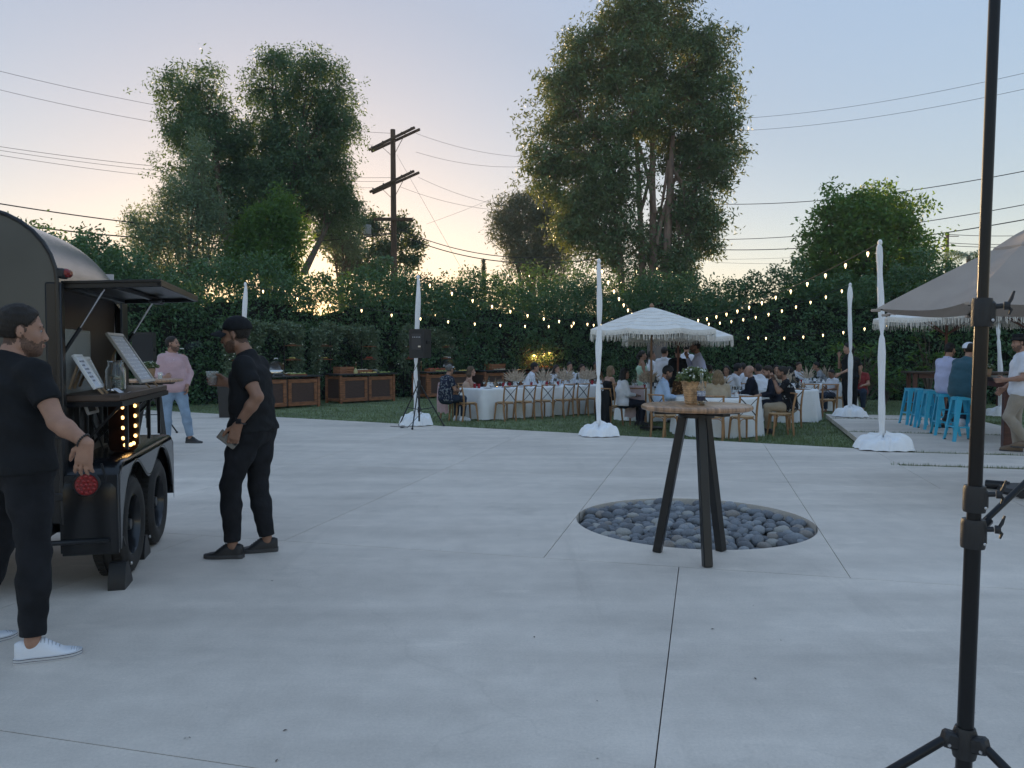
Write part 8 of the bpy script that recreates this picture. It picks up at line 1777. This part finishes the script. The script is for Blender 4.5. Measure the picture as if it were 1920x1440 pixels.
# waitress and colleague on the paving
J = stand(pitch=-6, arms=dict(el=(-.24, .0, 1.13), wl=(-.20, .26, 1.0), er=(.22, .14, 1.15), wr=(.05, .20, 1.44))); J['hands'] = dict(l=dict(f=(.1, .8, -.6)), r=dict(f=(-.1, .2, 1), curl=.8))
b = G(1588, 773); person('person', 'waitress in black with ponytail eating, hand on a chair back', (b.x, b.y, 0), R(84), J, dict(fem=True, skin='light', hair='dark', style='pony', top=('tee', F_BLK), hem=.1, legs=(F_BLK, 'long'), shoes=(S_BLK, SOLE_W)), .0125, None, .98)
J = stand(); b = G(1607, 770); person('person', 'waiter in black with his back turned, partly behind the fourth pole', (b.x, b.y + .4, 0), R(-20), J, dict(skin='mid', hair='black', style='short', top=('tee', F_BLK), hem=.1, legs=(F_BLK, 'long'), shoes=(S_BLK, SOLE_K)), .014, None, .93)
# at the dark bar table
ST = .78
def on_stool(i, rz_, J, lk, lab, vx, s=1.0):
    J = dict(J); d = dict(kl=(-.12, .34, .70), kr=(.12, .34, .68), al=(-.11, .17, .33), ar=(.11, .14, .32)); J.update(d); b = SP[i]; return person('person', lab, (b.x, b.y, 0), rz_, J, lk, vx, None, s)
J = sit(.13, up_hand('r', 1.20, .26), seat=ST, yaw=-25); J['el'] = (-.25, .20, 1.12); J['wl'] = (-.16, .40, 1.12); J['er'] = (.27, .24, 1.15); J['wr'] = (.10, .34, 1.40)
t = on_stool(0, R(-62), J, dict(skin='mid', hair='dark', style='buzz', beard=True, top=('tee', F_TEAL), hem=.14, legs=(F_DNM, 'long'), shoes=(S_WHT, SOLE_W), fat=1.22), 'broad man in teal tee and white cap on the front blue stool', .0115, 1.0)
hw = t.location + Matrix.Rotation(R(-62), 3, 'Z') @ Vector(J['head']); cp = thing('white_cap', 'white cap worn by the man in the teal tee', 'cap', hw, R(-62 - 25)); S_ = SDF((-.14, -.16, -.02), (.14, .26, .18), .010); S_.ell((0, -.016, .040), (.087, .108, .098), k=.01, cuts=[((0, 0, .028), (0, 0, -1))]); S_.mesh('crown', F_WHT, cp); m = MB(); m.prism([(.085 * math.cos(a), .06 + .10 * math.sin(a)) for a in [math.pi * k / 10 for k in range(11)]], .030, .036); m.build('peak', F_WHT, cp)
J = sit(.06, seat=ST, yaw=-10); on_stool(1, R(-70), J, dict(skin='mid', hair='black', style='short', beard=True, top=('shirt', F_LIL), hem=.12, legs=(F_NVY, 'long'), shoes=(S_BLK, SOLE_K)), 'man in lilac shirt on a blue stool beside the man in teal', .0115)
J = stand(pitch=-4, arms=dict(wl=(-.17, .22, 1.10), el=(-.25, .0, 1.13), wr=(.20, .16, .96)), legs=dict(kl=(-.10, .16, .54), al=(-.09, -.10, .18), ar=(.10, .0, .095))); b = G(1909, 848)
t = person('person', 'man in white tee, khaki trousers and black hat standing at the dark table', (b.x, b.y, 0), R(68), J, dict(skin='mid', hair='dark', style='short', beard=True, top=('tee', F_WHT), hem=.10, sleeve=.75, legs=(F_KHK, 'long'), shoes=(mat('shoe_tan', (.16, .11, .07), .6), SOLE_K)), .0105)
hw = t.location + Matrix.Rotation(R(68), 3, 'Z') @ Vector(J['head']); ht_ = thing('black_hat', 'flat black hat worn by the man in the white tee', 'hat', hw + Vector((0, 0, .035)), R(68)); m = MB(); m.lathe([(.080, .0), (.112, .004), (.116, .012), (.088, .02), (.093, .075), (.086, .098), (0, .102)], n=24, M=Matrix.Diagonal(Vector((.92, 1.12, 1)))); m.build('felt', F_BLK, ht_, angle=1.0); m = MB(); m.lathe([(.094, .022), (.096, .045)], n=24, M=Matrix.Diagonal(Vector((.92, 1.12, 1))), cap0=False, cap1=False); m.build('band', M_BLACKP, ht_)
for o in list(bpy.data.objects):      # fewer triangles on the surfaces that are only a few pixels across
    if o.type == 'MESH' and o.parent and o.parent.get('category') == 'person' and len(o.data.polygons) > 2500 and o.parent.location.y > 3:
        d = o.modifiers.new('thin', 'DECIMATE'); d.ratio = .42 if o.parent.location.y > 7 else .8
# ------------------------------------------------------------------ thin bluish volume added to veil and lift the far darks
hz_m = bpy.data.materials.new('added_haze'); hz_m.use_nodes = True; hn = hz_m.node_tree.nodes; hn.remove(hn['Principled BSDF'])
hv = hn.new('ShaderNodeVolumePrincipled'); hv.inputs['Color'].default_value = (.80, .90, 1.0, 1); hv.inputs['Density'].default_value = 0.0006
hz_m.node_tree.links.new(hv.outputs[0], hn['Material Output'].inputs['Volume'])
tag(MB().box((0, 28, 11.2), (260, 100, 25.2)).build('added_haze', hz_m, smooth=False), kind='stuff')
